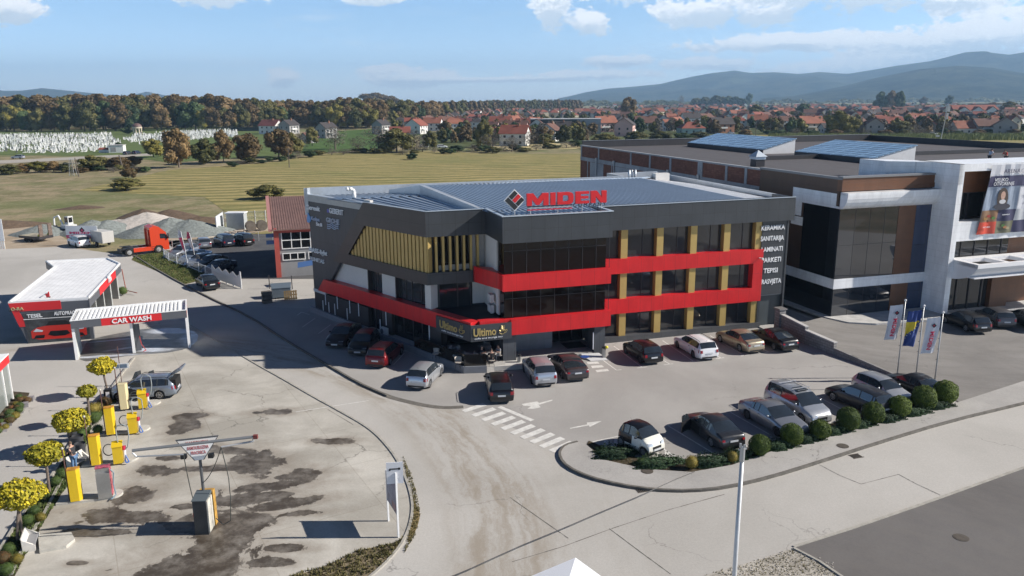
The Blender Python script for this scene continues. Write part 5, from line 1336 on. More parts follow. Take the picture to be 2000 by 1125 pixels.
cw_('black estate car standing end-on beside the concrete cafe ramp','wagon',black_p,zA(1163,430),zA(1188,552),group=RW,rails=trim_m)
cw_('silver hatchback in the sun at the corner of the cafe side','hatch',silver,zA(868,382),zA(795,458),W=1.66,group=RS)
cw_('dark red estate car in the shade beside the silver hatchback','wagon',redp_,zA(612,240),zA(535,312),group=RS,rails=trim_m)
cw_('black hatchback facing out with its headlamps to the street, second in the shade','hatch',black_p,zA(402,245),zA(466,172),group=RS)
cw_('black saloon farthest back of the three in the shade','sedan',blackred,zA(262,188),zA(330,130),group=RS)
cw_('tiny white two-seater with a black roof on the hatched bay','mini',black_p,q(513,828),q(382,765),W=1.52,group=RI,two=creamp,dark_rims=False)
cw_('dark grey saloon with its driver door standing open','sedan',dgrey,q(808,660),q(955,767),group=RI,doors_open=((1,1.28,1.0,R(62)),),W=1.74)
cw_('silver-grey fastback facing the clipped bushes','lift',mgrey,q(1385,703),q(1190,590),W=1.87,group=RI,dark_rims=True)
hI = hd(q(1385,703),q(1190,590))
pS = q2(232,868); gS = G(*pS,Z0); dS = Vector((math.cos(hI),math.sin(hI),0)); qS = Vector((-dS.y,dS.x,0))
if qS.y < 0: qS = -qS
car('silver people carrier with roof bars and a sunroof facing the clipped bushes','mpv',silver,gS-dS*1.42+qS*.8,hI,W=1.8,group=RI,rails=alu,opts=('bars','sunroof'))
cw_('dark grey estate car backed towards the clipped bushes','wagon',dgrey,q2(460,718),q2(648,800),group=RI,W=1.76)
pr_ = (gS-dS*1.42+qS*.8)
cA = G(*q2(795,700),Z0)
car('silver three-door hatchback between the dark estate and a black saloon','hatch',silver,G(*q2(772,690),Z0),hI,W=1.65,group=RI)
c_,h_ = two_wheels(q2(770,610),q2(963,705),Z0,'sedan'); car('black saloon at the end of the row beneath the flagpoles','sedan',black_p,G(*q2(985,660),Z0),hI+math.pi,group=RI,W=1.78)
cw_('black estate car parked before the white shopping centre','wagon',black_p,q2(1213,178),q2(1366,240),z=.30,rails=trim_m,group='cars before the shopping centre')
cw_('dark grey hatchback parked beside the black estate at the shopping centre','hatch',mat('paint_g2',(.10,.10,.11),.3,metal=.5),q2(1435,150),q2(1548,208),z=.30,group='cars before the shopping centre')
cc_('dark car cut off by the right edge of the view','sedan',dgrey,q2(1755,190),hd(q2(1213,178),q2(1366,240)),z=.30,group='cars before the shopping centre')
q3 = lambda a,b: (a/2.528,680+b/2.528)
cw_('silver-blue estate car with its doors and tailgate open at the vacuum posts','wagon',bsilver,q3(585,262),q3(797,250),z=.04,W=1.73,doors_open=((1,1.2,.95,R(58)),(-1,1.2,.95,R(60)),(-1,2.15,.85,R(60))),opts=('boot',),rails=trim_m)
q0 = lambda a,b: (a/3.516,380+b/3.516)
cw_('black saloon standing alone by the kerb near the end of the white fence','sedan',black_p,q0(1352,620),q0(1400,658),z=.05)
q7 = lambda a,b: (320+a/6.25,440+b/6.25)
h7 = hd(q7(100,408),q7(350,345))
for lab,knd,pm,p in (('grey estate car, leftmost of the row behind the white fence','wagon',mgrey,(235,375)),('pale blue saloon second in the row behind the white fence','sedan',bsilver,(385,435)),('silver blue saloon third in the row behind the white fence','sedan',paint('paint_blue2',(.22,.27,.35),.6),(460,482)),('black saloon fourth in the row behind the white fence','lift',black_p,(575,505)),('dark blue saloon nearest the wavy end of the white fence','sedan',navyp,(680,565))):
 cc_(lab,knd,pm,q7(*p),h7,z=.04,group=RF)
cc_('light grey hatchback at the back of the fenced yard','hatch',mgrey,q7(488,268),hG+R(8),z=.04,group=RF)
cc_('dark blue people carrier at the back of the fenced yard','mpv',navyp,q7(738,240),hG+R(18),z=.04,group=RF)
cc_('black van-like car beside the tractor shed at the back of the yard','mpv',black_p,q7(962,228),hG+R(22),z=.04,group=RF)
cc_('white off-roader parked under the warehouse sign','suv',whitep,q0(543,352),hG+R(28),z=.03,dark_rims=True)
for lab,knd,pm,p,hh in (('silver estate car driving on the track below the cemetery','wagon',silver,(35,310),R(180)),('dark car parked at the cemetery gate, the left one','hatch',dgrey,(250,302),R(75)),('dark blue car parked at the cemetery gate, the right one','hatch',navyp,(267,301),R(80)),('white car parked between the village houses','hatch',whitep,(1010,277),R(10)),('white van on the field lane at the village edge','mpv',whitep,(1823,264),R(5)),('white car under the trees left of the orange roofs','hatch',whitep,(828,288),R(10)),('white estate car beside the sheds at the village edge','wagon',whitep,(864,289),R(5)),('silver car on the green behind the bushes','hatch',silver,(1428,262),R(10))):
 cc_(lab,knd,pm,p,hh,z=.08)
# ---- red tractor unit
def truck():
 c,h = two_wheels(q0(1078,402),q0(908,422),.03,'x',2.5); t = thing('truck','red tractor unit without a trailer, parked on the dirt yard','truck',c,h)
 rd = paint('paint_truck_red',(.62,.06,.02),0.,.35); wbx = 1.85; W = 2.46; hw = W/2
 fx = wbx+1.38; rx = wbx-.95
 mb = MB()
 side = [(rx,1.0),(rx,3.5),(rx+.55,3.72),(rx+1.2,3.55),(fx-.28,2.75),(fx-.05,1.9),(fx,1.2),(fx,.38),(wbx+.62,.38),(wbx+.55,.8),(wbx+.3,1.08),(wbx-.3,1.08),(wbx-.6,.7),(wbx-.7,.55),(rx,.55)]
 M_ = Matrix(((1,0,0),(0,0,1),(0,-1,0))).transposed().to_4x4()
 M_ = Matrix.Identity(4); M_.col[0] = (1,0,0,0); M_.col[1] = (0,0,1,0); M_.col[2] = (0,-1,0,0)
 mb.mprism(M_,side,-hw,hw); cab = mb.build('cab',rd,t)
 mb = MB(); mb.prism([(fx-.27,-hw*.88),(fx-.02,-hw*.88),(fx-.02,hw*.88),(fx-.27,hw*.88)],[2.75,1.93,1.93,2.75],[2.80,1.99,1.99,2.80]); mb.build('windscreen',cglass,t)
 for s in (1,-1):
  y0,y1 = sorted((s*hw,s*(hw+.012)))
  mb = MB(); mb.mprism(M_,[(rx+1.25,1.95),(fx-.18,1.9),(fx-.40,2.55),(rx+1.25,2.62)],-y1,-y0); mb.build('side_window',cglass,t)
  mb = MB(); mb.box(fx-.1,fx-.02,*sorted((s*(hw+.05),s*(hw+.28))),1.9,2.6); mb.build('wing_mirror',trim_m,t)
  mb = MB(); mb.box(-1.3,wbx-.65,*sorted((s*(hw-.35),s*(hw-.02))),.45,.98); mb.build('side_skirt',rd,t)
  mb = MB(); mb.box(fx-.02,fx+.015,*sorted((s*hw*.62,s*hw*.98)),.62,.88); mb.build('headlamp',head_l,t)
  mb = MB(); mb.box(wbx-.45,rx+.1,*sorted((s*hw,s*(hw+.02))),.62,.70); mb.box(wbx-.5,rx+.05,*sorted((s*hw,s*(hw+.02))),.9,.96); mb.build('step',trim_m,t)
  for wx,r_ in ((wbx,.5),(-wbx,.5)):
   y = s*(hw-.17); wd = .3 if wx > 0 else .52
   mb = MB(); mb.cyl((wx,y+s*.15,r_),(wx,y+s*(.15-wd),r_),r_,n=26); wh = mb.build('wheel',tyre_m,t)
   mb = MB(); mb.cyl((wx,y+s*.152,r_),(wx,y+s*.17,r_),.29,n=20); mb.cyl((wx,y+s*.17,r_),(wx,y+s*.24,r_),.12,n=10); mb.build('rim',mat('steel_rim',(.42,.42,.41),.5,metal=.4),wh)
  mb = MB(); mb.box(-wbx-.65,-wbx+.65,*sorted((s*(hw-.5),s*(hw-.02))),1.03,1.08); mb.build('mudguard',trim_m,t)
 mb = MB(); mb.box(-wbx-1.0,rx+.1,-.45,-.35,.6,.9); mb.box(-wbx-1.0,rx+.1,.35,.45,.6,.9); mb.box(-wbx-1.0,-wbx-.9,-.9,.9,.5,.9); mb.box(-1.,-.4,-.6,.6,.6,1.0); mb.build('chassis',mat('chassis',(.03,.03,.03),.7),t)
 mb = MB(); mb.cyl((-wbx+.3,0,.95),(-wbx+.3,0,1.1),.5,n=20); mb.build('fifth_wheel',mat('chassis',(.03,.03,.03),.7),t)
 mb = MB(); mb.box(rx-.16,rx-.02,-.95,-.6,.9,3.2); mb.box(rx-.16,rx-.02,.6,.95,.9,3.2); mb.build('wind_deflector',rd,t)
truck()
# ---- box trailer
t = thing('box_trailer','small grey box trailer parked beside the red truck','trailer',G(*q0(708,352),.03),hG+R(35))
mb = MB(); mb.box(-1.6,1.6,-.85,.85,.6,2.2); mb.build('box',mat('trailer_grey',(.50,.49,.46),.6,var=.08),t)
mb = MB(); mb.box(-1.63,-1.6,-.8,.8,.65,2.15); mb.box(-1.64,-1.62,-.01,.01,.65,2.15); mb.build('door',mat('trailer_door',(.45,.44,.42),.6),t)
for s in (1,-1):
 mb = MB(); mb.cyl((0,s*.8,.32),(0,s*.98,.32),.32,n=20); w_ = mb.build('wheel',tyre_m,t); mb = MB(); mb.cyl((0,s*.981,.32),(0,s*.99,.32),.18,n=14); mb.build('rim',rim_m,w_)
 mb = MB(); mb.box(-.4,.4,*sorted((s*.78,s*1.0)),.66,.70); mb.build('mudguard',trim_m,t)
mb = MB(); mb.box(1.6,2.7,-.05,.05,.5,.58); mb.cyl((2.5,0,0),(2.5,0,.5),.04,n=8); mb.build('drawbar',trim_m,t)
# ================================================================== CAR WASH AND YARD
z6 = lambda a,b: (a/4.3275,480+b/4.3275)
def v2(p): return Vector((p[0],p[1]))
def lframe(a,b):
 """frame along a-b on the ground: x from a to b, y away from the camera, z up"""
 a = Vector((a[0],a[1],0)); b = Vector((b[0],b[1],0)); d = (b-a).normalized(); return a,math.atan2(d.y,d.x),(b-a).length
wroof = panel_mat('white_roof_sheet',(.84,.84,.84),.42,90,rough=.55,seam=.82,var=.01,horiz=True,msize=.03)
wmet = mat('white_metal',(.80,.80,.79),.5,var=.04)
rfas = mat('red_fascia',(.62,.02,.025),.45); gfas = mat('grey_fascia',(.10,.105,.12),.45)
# --- small canopy with CAR WASH lettering
Lg = [G(*z6(650,965)),G(*z6(1133,908)),G(*z6(1600,862))]
HT = 3.25
fl_,fr_,br_,bl_ = G(*z6(592,638),HT),G(*z6(1575,545),HT),G(*z6(1583,458),HT),G(*z6(655,538),HT)
org,ang,LL = lframe(fl_,fr_)
cwash = thing('wash_canopy','small self-service wash canopy with a white ribbed roof and CAR WASH lettering','canopy',org,ang)
Mi = Matrix.LocRotScale(Vector(org),Matrix.Rotation(ang,3,'Z').to_quaternion(),None).inverted()
def lo(g): return Mi @ Vector((g.x,g.y,g.z if len(g) > 2 else 0))
B0 = lo(bl_); B1 = lo(br_); DY = (B0.y+B1.y)/2
mb = MB(); mb.box(.06,LL-.06,.06,DY-.06,HT-.30,HT-.14); mb.build('roof',wmet,cwash)
mb = MB(); n = 26
for i in range(n): x = .25+(LL-.6)*i/n; mb.box(x,x+.13,.12,DY-.1,HT-.14,HT-.05)
mb.build('roof_sheet',wmet,cwash)
mb = MB(); mb.box(0,LL*.255,-.03,.06,HT-.62,HT); mb.box(LL*.775,LL,-.03,.06,HT-.62,HT); mb.box(0,.06,.06,DY,HT-.62,HT); mb.build('fascia',gfas,cwash)
mb = MB(); mb.box(LL*.255,LL*.775,-.035,.06,HT-.62,HT+.002); mb.box(LL-.06,LL,.06,DY,HT-.62,HT); fsc = mb.build('fascia',rfas,cwash)
mb = MB(); mb.box(-.03,LL+.03,-.06,.08,HT,HT+.05); mb.box(-.03,LL+.03,DY-.08,DY+.04,HT-.2,HT+.05); mb.box(-.03,.08,.08,DY-.08,HT,HT+.05); mb.box(LL-.08,LL+.03,.08,DY-.08,HT,HT+.05); mb.build('gutter',wmet,cwash)
textm('CAR WASH',Matrix.Translation((LL*.345,-.04,HT-.50)) @ Matrix.Rotation(R(90),4,'X'),.36,.05,whl,parent=cwash,width=LL*.34,bold=.02)
legm = mat('wash_leg',(.50,.52,.50),.6,var=.3,vs=2)
for i,g in enumerate(Lg):
 p = lo(g); mb = MB(); mb.box(p.x-.05,p.x+.10,p.y,p.y+2.6,0,HT-.3) if i != 1 else mb.box(p.x-.05,p.x+.10,p.y,p.y+1.9,0,HT-.3); mb.build('side_screen',legm,cwash)
 mb = MB(); mb.box(p.x-.08,p.x+.13,p.y-.06,p.y,0,HT-.3); mb.build('post',wmet,cwash)
p = lo(Lg[1]); mb = MB(); mb.box(p.x+.15,p.x+.55,p.y+.5,p.y+.9,0,2.2); mb.build('dispenser',gfas,cwash)
mb = MB(); mb.tube([(p.x+.5,p.y+.45,1.3),(p.x+.6,p.y+.3,.6),(p.x+.9,p.y+.1,.12),(p.x+.7,p.y-.1,.1)],.03,6); mb.build('hose',mat('hose_red',(.4,.03,.03),.5),cwash)
# wet soapy slab under it
wet = pave_mat('wet_wash_floor',(.10,.10,.095),(.17,.165,.155),crack=0,mott=1.1,fine=.15,rough=.35,patches=[pp(*z6(900,935),1.4,.16,10),pp(*z6(1290,880),.9,.3,0),pp(*z6(1500,720),1.2,.5,0),pp(*z6(1640,790),.6,1.0,20),pp(*z6(960,800),1.,.1,20),pp(*z6(1050,870),.8,.12,30)],pcol=(.42,.45,.50),pwob=1.2)
sheet('wash_floor',smooth_poly(px([z6(690,900),z6(740,800),z6(900,760),z6(1300,690),z6(1560,700),z6(1680,740),z6(1660,830),z6(1500,900),z6(1130,925),z6(900,960),z6(670,985),z6(690,900)]),1),.026,wet)
# --- big wash hall
gR = G(*z6(775,735)); ZR = HZ(*z6(752,447),gR); print('wash roof height',ZR)
ZR = min(max(ZR,3.6),5.2)
out = [G(*z6(68,488),ZR),G(*z6(752,447),ZR),G(*z6(1018,155),ZR),G(*z6(915,110),ZR),G(*z6(387,135),ZR),G(*z6(455,185),ZR)]
org2,ang2,L2_ = lframe(out[0],out[1]); print('hall',[tuple(round(c,1) for c in o) for o in out],L2_)
hall = thing('wash_hall','long white-roofed car wash hall with a slanted front and sports car mural','building',org2,ang2)
Mh = Matrix.LocRotScale(Vector(org2),Matrix.Rotation(ang2,3,'Z').to_quaternion(),None).inverted()
def lh(g): q_ = Mh @ Vector((g.x,g.y,g.z)); return q_
O = [lh(o) for o in out]; O2 = [(o.x,o.y) for o in O]
mb = MB(); mb.prism(O2,ZR-.12,ZR); mb.build('roof',wroof,hall)
def edgewall(mb,P,i,j,z0,z1,th=.08,m=0):
 a,b = v2(P[i]),v2(P[j]); d = (b-a).normalized(); q_ = Vector((d.y,-d.x)); mb.prism([a,b,b-q_*th,a-q_*th],z0,z1,m)
mb = MB()
for i in range(6): edgewall(mb,O2,i,(i+1) % 6,ZR,ZR+.14,.14)
mb.build('roof_edge',wmet,hall)
mb = MB(); edgewall(mb,O2,1,2,ZR-.75,ZR-.0,.07); edgewall(mb,O2,2,3,ZR-.75,ZR,.07); edgewall(mb,O2,3,4,ZR-.75,ZR,.07); edgewall(mb,O2,4,5,ZR-.75,ZR,.07); edgewall(mb,O2,5,0,ZR-.75,ZR,.07); mb.build('fascia',gfas,hall)
a,b = v2(O2[1]),v2(O2[2]); dd = (b-a).normalized(); qq = Vector((dd.y,-dd.x)); LS = (b-a).length
mb = MB(); p0,p1 = a+dd*LS*.28+qq*.02,a+dd*LS*.80+qq*.02; mb.prism([p0,p1,p1-qq*.05,p0-qq*.05],ZR-.74,ZR-.005); mb.build('fascia',rfas,hall)
Ms = wallframe((*(a+dd*LS*.50+qq*.1),ZR-.35),dd); textm('TEG',Ms,.6,.06,whl,parent=hall,width=1.6,bold=.03)
# front
gBL = lh(G(*z6(290,785))); xbl = max(.8,gBL.x)
Fx = Matrix(((1,0,0),(0,0,-1),(0,1,0))).to_4x4()
def fr(pts,y0,y1,m,nm,parent=hall): mb = MB(); mb.mprism(Fx,pts,-y1,-y0); return mb.build(nm,m,parent)
XB = xbl
fr([(.0,ZR-.001),(L2_,ZR-.001),(L2_,.0),(XB,0)],.02,.3,gfas,'front_wall')
fr([(0,ZR),(L2_*.64,ZR),(L2_*.64,ZR-.75),(.65+XB*.05,ZR-.75),(XB*.62+.65,ZR*.42),(XB*.62-.35+.28,ZR*.42)],-.02,.02,rfas,'front_band')
mur = mat('mural_print',(.05,.055,.06),.35,var=.5,vs=2)
fr([(XB*.32+.62,ZR*.74),(L2_-.25,ZR*.74),(L2_-.25,.12),(XB+.12,.12)],-.03,.018,mur,'mural')
fr([(XB*.32+.62,ZR*.60),(L2_-.25,ZR*.60),(L2_-.25,ZR*.60-.05),(XB*.32+.66,ZR*.60-.05)],-.045,-.031,wmet,'trim')
carx = (XB+.35,L2_-.5); cwd = carx[1]-carx[0]; c0 = carx[0]
cr = mat('mural_red',(.55,.03,.02),.3); ck_ = mat('mural_black',(.01,.01,.012),.3); cl_ = mat('mural_lamp',(.55,.6,.65),.2)
def mc(pts,m,y): fr([(c0+p[0]*cwd,.25+p[1]*1.5) for p in pts],-y-.012,-y,m,'mural_motif')
mc([(0,.15),(.0,.55),(.12,.75),(.28,.82),(.72,.82),(.88,.75),(1,.55),(1,.15),(.85,.03),(.15,.03)],cr,.031)
mc([(.27,.82),(.35,1.08),(.65,1.08),(.73,.82)],ck_,.031)
mc([(.3,.3),(.35,.5),(.65,.5),(.7,.3),(.6,.2),(.4,.2)],ck_,.044); mc([(.04,.12),(.08,.3),(.24,.3),(.22,.12)],ck_,.044); mc([(.78,.12),(.76,.3),(.92,.3),(.96,.12)],ck_,.044)
mc([(.04,.52),(.1,.68),(.22,.56),(.2,.48)],cl_,.044); mc([(.80,.48),(.78,.56),(.9,.68),(.96,.52)],cl_,.044)
FT = Matrix.Rotation(R(90),4,'X')
textm('TESEL',Matrix.Translation((XB*.3+.95,-.035,ZR*.63)) @ FT,.30,.03,whl,parent=hall,width=1.15,bold=.02)
textm('AUTOPRAONA',Matrix.Translation((L2_*.54,-.035,ZR*.65)) @ FT,.30,.03,whl,parent=hall,width=L2_*.34,bold=.02)
textm('O-RA',Matrix.Translation((.15,-.03,ZR-.62)) @ FT,.25,.05,mat('brass_letters',(.45,.38,.2),.4),parent=hall,width=.95,bold=.03)
# bays: cross walls and back
bayw = mat('bay_wall',(.33,.34,.33),.7,var=.2)
for k in (.30,.52,.74,.97):
 c = a+dd*LS*k; l_ = v2(O2[0]).lerp(v2(O2[4]),k)
 mb = MB(); q_ = (c-l_).normalized(); c1 = c-q_*.5; l1 = l_+q_*1.8; nn = Vector((-q_.y,q_.x))*.08; mb.prism([c1-nn,l1-nn,l1+nn,c1+nn],0,ZR-.12); mb.build('bay_wall',bayw,hall)
e0,e1 = v2(O2[0])+Vector((XB+.2,.3)),v2(O2[4]).lerp(v2(O2[3]),.25); d_ = (e1-e0).normalized(); nn = Vector((-d_.y,d_.x))*.1
mb = MB(); mb.prism([e0-nn,e1-nn,e1+nn,e0+nn],0,ZR-.12); mb.build('bay_wall',darkw,hall)
g = G(*z6(865,495),.02); mb = MB(); mb.cyl((0,0,0),(0,0,.75),.22,n=14); o = mb.build('barrel',mat('orange_plastic',(.65,.13,.02),.5),loc=g); tag(o,'orange barrel standing beside the long wash hall','barrel')
# stand with the triangular frame and control boxes in front of the hall
gS_ = G(*z6(470,778)); t = thing('wash_post','tall post with a swing arm and red triangle before the mural','post',gS_,0)
ztop = HZ(*z6(400,395),gS_)
mb = MB(); mb.box(-.06,.06,-.06,.06,0,ztop-.35); mb.build('post',mat('rusty_post',(.20,.17,.15),.7,var=.3),t)
mb = MB(); mb.tube([(0,0,ztop-.4),(-1.3,-.1,ztop-1.05),(-1.15,.1,ztop-.6),(-.1,0,ztop)],.05,6); mb.build('swing_arm',wmet,t)
mb = MB(); mb.add([(.0,-.03,ztop+.1),(.0,-.03,ztop-1.2),(-.35,-.03,ztop-.15),(.0,.03,ztop+.1),(.0,.03,ztop-1.2),(-.35,.03,ztop-.15)],[(0,2,1),(3,4,5),(0,1,4,3),(1,2,5,4),(2,0,3,5)]); mb.build('red_triangle',rfas,t)
mb = MB(); mb.box(.1,.75,-.25,.3,0,1.5); mb.build('control_cabinet',mat('cabinet_grey',(.42,.43,.42),.6,var=.2),t)
mb = MB(); mb.box(.08,.77,-.27,.32,1.1,1.45); mb.build('cabinet_band',rfas,t)
mb = MB(); mb.box(.9,1.5,-.2,.3,0,1.9); mb.build('control_cabinet',mat('cabinet_dark',(.16,.17,.18),.6,var=.2),t)
mb = MB(); mb.tube([(-.1,0,ztop-.5),(-.05,-.1,1.5),(.1,-.25,.6),(.05,-.3,.05)],.025,6); mb.build('hose',mat('hose_red',(.4,.03,.03),.5),t)
# leaning pole with rail
g = G(*z6(1070,400),.02); t = thing('barrier_post','thin rusty post with a low rail near the wash hall','post',g,0)
mb = MB(); mb.cyl((0,0,0),(-.25,.1,2.6),.05,n=8); mb.build('post',mat('rust',(.30,.09,.06),.8),t)
mb = MB(); mb.cyl((0,0,.3),(1.6,-1.0,.25),.05,n=6); mb.build('rail',mat('rust',(.30,.09,.06),.8),t)
# --- vacuum islands
yel = mat('yellow_enamel',(.68,.46,.015),.4,var=.05); cream = mat('cream_enamel',(.66,.56,.33),.45); inox = mat('stainless',(.45,.45,.44),.35,metal=.7,var=.1)
padm = mat('pad_concrete',(.48,.46,.41),.85,var=.15,vs=2)
HOSEB = mat('hose_blue',(.16,.24,.30),.45); pinkm = mat('red_holder',(.55,.03,.08),.4); wpl = mat('white_tube',(.70,.68,.68),.4)
def island(a,b,w=.95):
 a,b = G(*a),G(*b); d = (b-a).to_2d().normalized(); q_ = Vector((-d.y,d.x)); P = [a.to_2d()-q_*w/2]
 for k in range(9): an = -math.pi/2+math.pi*k/8; P.append(b.to_2d()+d*math.cos(an)*w/2+q_*math.sin(an)*w/2)
 P.append(a.to_2d()+q_*w/2); mb = MB(); mb.prism(P,.0,.12); struct(mb.build('kerb_island',padm)); return math.atan2(d.y,d.x)
q4 = lambda a,b: (100+a/7.031,700+b/7.031)
q5b = lambda a,b: (100+a/6.25,820+b/6.25)
ia = island(q4(820,670),q4(1400,620)); island(q4(600,1040),q4(1250,975)); island(q5b(400,540),q5b(960,480)); island(q5b(90,1000),q5b(760,920))
def tallpost(p,m,lab,h=1.72):
 g = G(*p,.12); t = thing('vacuum_cabinet',lab,'cabinet',g,ia+R(6),'tall vacuum cabinets at the planting strip')
 mb = MB(); P = [(-.27,-.17),(.14,-.17),(.27,-.04),(.27,.17),(-.27,.17)]; mb.prism(P,.02,h); mb.build('casing',m,t)
 mb = MB(); mb.prism([(x*1.04,y*1.04) for x,y in P],h,h+.05); mb.build('lid',m if m is not yel else mat('rusty_yellow',(.50,.24,.03),.6,var=.35,vs=3),t)
 mb = MB(); mb.cyl((-.36,.12,0),(-.36,.12,h+1.1),.03,n=8); mb.build('post',mat('rust_dark',(.12,.06,.05),.8),t)
 mb = MB(); mb.ball((-.36,.12,h+1.13),.07,8,5); mb.build('lamp',mat('pale_lamp',(.5,.48,.4),.5),t)
tallpost(q4(1020,690),cream,'tall cream enamel cabinet beside the estate car with open doors')
tallpost(q4(835,1035),yel,'tall yellow cabinet second from the back, behind a round bush')
tallpost(q5b(565,540),yel,'tall yellow cabinet right of the man in a dark T-shirt')
tallpost(q5b(318,980),yel,'tall yellow cabinet nearest the camera, below the man')
def smallvac(p,lab,sil=False):
 g = G(*p,.12); t = thing('vacuum_machine',lab,'vacuum machine',g,ia+R(6),'vacuum machines on the concrete islands')
 if sil:
  mb = MB(); mb.prism([(-.32,-.22),(.32,-.22),(.32,.22),(-.32,.22)],0,[1.35,1.35,1.5,1.5]); mb.box(-.32,.32,-.1,.22,1.35,1.62); mb.build('casing',inox,t)
  mb = MB(); mb.box(-.34,.345,-.12,.24,1.62,1.66); mb.build('lid',mat('chequered_lid',(.4,.08,.12),.5,var=.9,vs=9),t)
  mb = MB(); mb.box(.32,.36,-.2,.2,.1,1.55); mb.build('side_panel',mat('sticker_red',(.5,.12,.14),.5,var=.7,vs=5),t)
  mb = MB(); mb.tube([(.36,-.1,1.5),(.5,-.1,1.3),(.42,-.1,.7),(.5,-.2,.12),(.3,-.5,.03)],.03,6); mb.build('hose',HOSEB,t); return t
 mb = MB(); mb.prism([(-.3,-.2),(.2,-.2),(.2,.22),(-.3,.22)],0,[.98,.98,1.16,1.16]); mb.build('casing',yel,t)
 mb = MB(); mb.prism([(-.33,-.23),(.23,-.23),(.23,.25),(-.33,.25)],[.98,.98,1.17,1.17],[1.02,1.02,1.21,1.21]); mb.build('lid',yel,t)
 mb = MB(); mb.cyl((.30,-.12,.08),(.30,-.02,.9),.075,n=10); mb.build('nozzle_tube',wpl,t)
 mb = MB(); mb.cyl((.30,-.05,.72),(.30,.0,.95),.1,n=10); mb.build('nozzle_holder',pinkm,t)
 mb = MB(); P = [(.3,-.08,.5),(.42,-.2,.25),(.5,-.25,.04),(.36,-.3,.03),(.3,-.2,.15)]; mb.tube(P,.035,7); mb.build('hose',mat('hose_bright_blue',(.06,.14,.42),.4),t)
 mb = MB(); P = [(.0,.1,1.15),(-.02,.1,1.95),(.1,.1,2.15),(.35,.05,2.2),(.6,0,2.05),(.62,-.05,1.5),(.5,-.1,.9),(.36,-.1,.75)]; mb.tube(P,.032,7); mb.build('hose',mat('hose_grey',(.30,.33,.33),.4),t)
 mb = MB()
 P = [(-.3+.28*math.cos(a_)-.2,.05,.8+.34*math.sin(a_)) for a_ in [2*math.pi*i/12 for i in range(2,12)]]; mb.tube(P,.03,6); mb.build('hose',mat('hose_black',(.05,.055,.05),.5),t)
 return t
smallvac(q4(1275,668),'yellow vacuum machine nearest the estate car with open doors')
smallvac(q4(1145,1010),'yellow vacuum machine second from the back with looped hoses')
smallvac(q5b(840,515),'yellow vacuum machine right of the man, before the long boom')
smallvac(q5b(670,935),'stainless steel vacuum machine with a red chequered lid',True)
# small info board behind the posts
g = G(*q4(975,385)); t = thing('info_board','small white board on a thin post behind the cream cabinet','sign',g,ia)
mb = MB(); mb.cyl((0,0,0),(0,0,3.0),.03,n=6); mb.build('post',mat('rust_dark',(.12,.06,.05),.8),t)
mb = MB(); mb.box(-.62,.62,-.06,-.03,1.35,1.75); mb.build('board',wmet,t)
mb = MB(); mb.box(-.5,-.03,-.07,-.06,1.42,1.68); mb.box(.03,.5,-.07,-.06,1.42,1.68); mb.build('board_print',mat('print_blue_grey',(.16,.22,.30),.5),t)
# dark refuse sack / cleaning trolley by the strip
g = G(*q4(800,600),.04); t = thing('cleaning_trolley','black and white cleaning trolley at the head of the planting strip','trolley',g,.3)
mb = MB(); mb.prism([(-.25,-.2),(.25,-.2),(.2,.2),(-.2,.2)],.1,.95); mb.build('bag',mat('black_plastic',(.015,.015,.016),.35,bump=.6,bs=8),t)
mb = MB(); mb.box(-.12,.1,-.24,-.2,.3,.8); mb.build('cloth',wpl,t); mb = MB(); mb.tube([(-.2,.2,.1),(-.22,.25,1.1),(.2,.25,1.1),(.2,.2,.1)],.02,6); mb.build('handle',trim_m,t)
# bins
for p,lab,sc in ((q5b(335,395),'open dark grey waste bin behind the man',1.0),(q5b(372,445),'lower black waste bin beside the white bench leg',.8),(q5b(270,250),'black rubbish bin under the second round tree',.9)):
 g = G(*p,.04); t = thing('waste_bin',lab,'bin',g,.4,'waste bins in the planting strip'); t.scale = (sc,)*3
 mb = MB(); n = 16; mb.cyl((0,0,0),(0,0,1.0),.27,.36,n,caps=False); mb.cyl((0,0,0),(0,0,.03),.27,n=n); mb.build('bucket',mat('bin_plastic',(.04,.042,.05),.5),t,True)
 mb = MB(); mb.cyl((0,0,.96),(0,0,1.02),.38,.38,n,caps=False); mb.cyl((0,0,.9),(0,0,.905),.33,n=n); mb.build('rim',mat('bin_plastic',(.04,.042,.05),.5),t)
# concrete benches
def bench(p,rz,lab):
 g = G(*p,.0); t = thing('concrete_bench',lab,'bench',g,rz,'concrete benches by the planting strip'); t.scale = (.72,)*3; cm_ = mat('bench_concrete',(.58,.56,.52),.8,var=.1)
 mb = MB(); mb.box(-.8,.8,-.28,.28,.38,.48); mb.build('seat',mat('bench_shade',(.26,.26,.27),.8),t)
 mb = MB(); mb.add([(-.8,.24,.45),(.8,.24,.45),(.8,.32,.45),(-.8,.32,.45),(-.8,.40,1.0),(.8,.40,1.0),(.8,.46,1.0),(-.8,.46,1.0)],[(0,1,5,4),(1,2,6,5),(2,3,7,6),(3,0,4,7),(4,5,6,7)]); mb.build('backrest',cm_,t)
 for x in (-.82,.7): mb = MB(); mb.prism([(x,-.3),(x+.12,-.3),(x+.12,.42),(x,.42)],0,[.42,.42,.9,.9]); mb.build('leg',cm_,t)
bench((64,1066),R(112),'white concrete bench near the bottom left corner')
bench(q5b(350,560),R(75),'concrete bench half hidden behind the man in jeans')
mb = MB(); mb.prism([v2(G(*p)) for p in ((75,1050),(140,1045),(147,1058),(130,1072),(78,1082))],0,.16); struct(mb.build('concrete_step',padm))
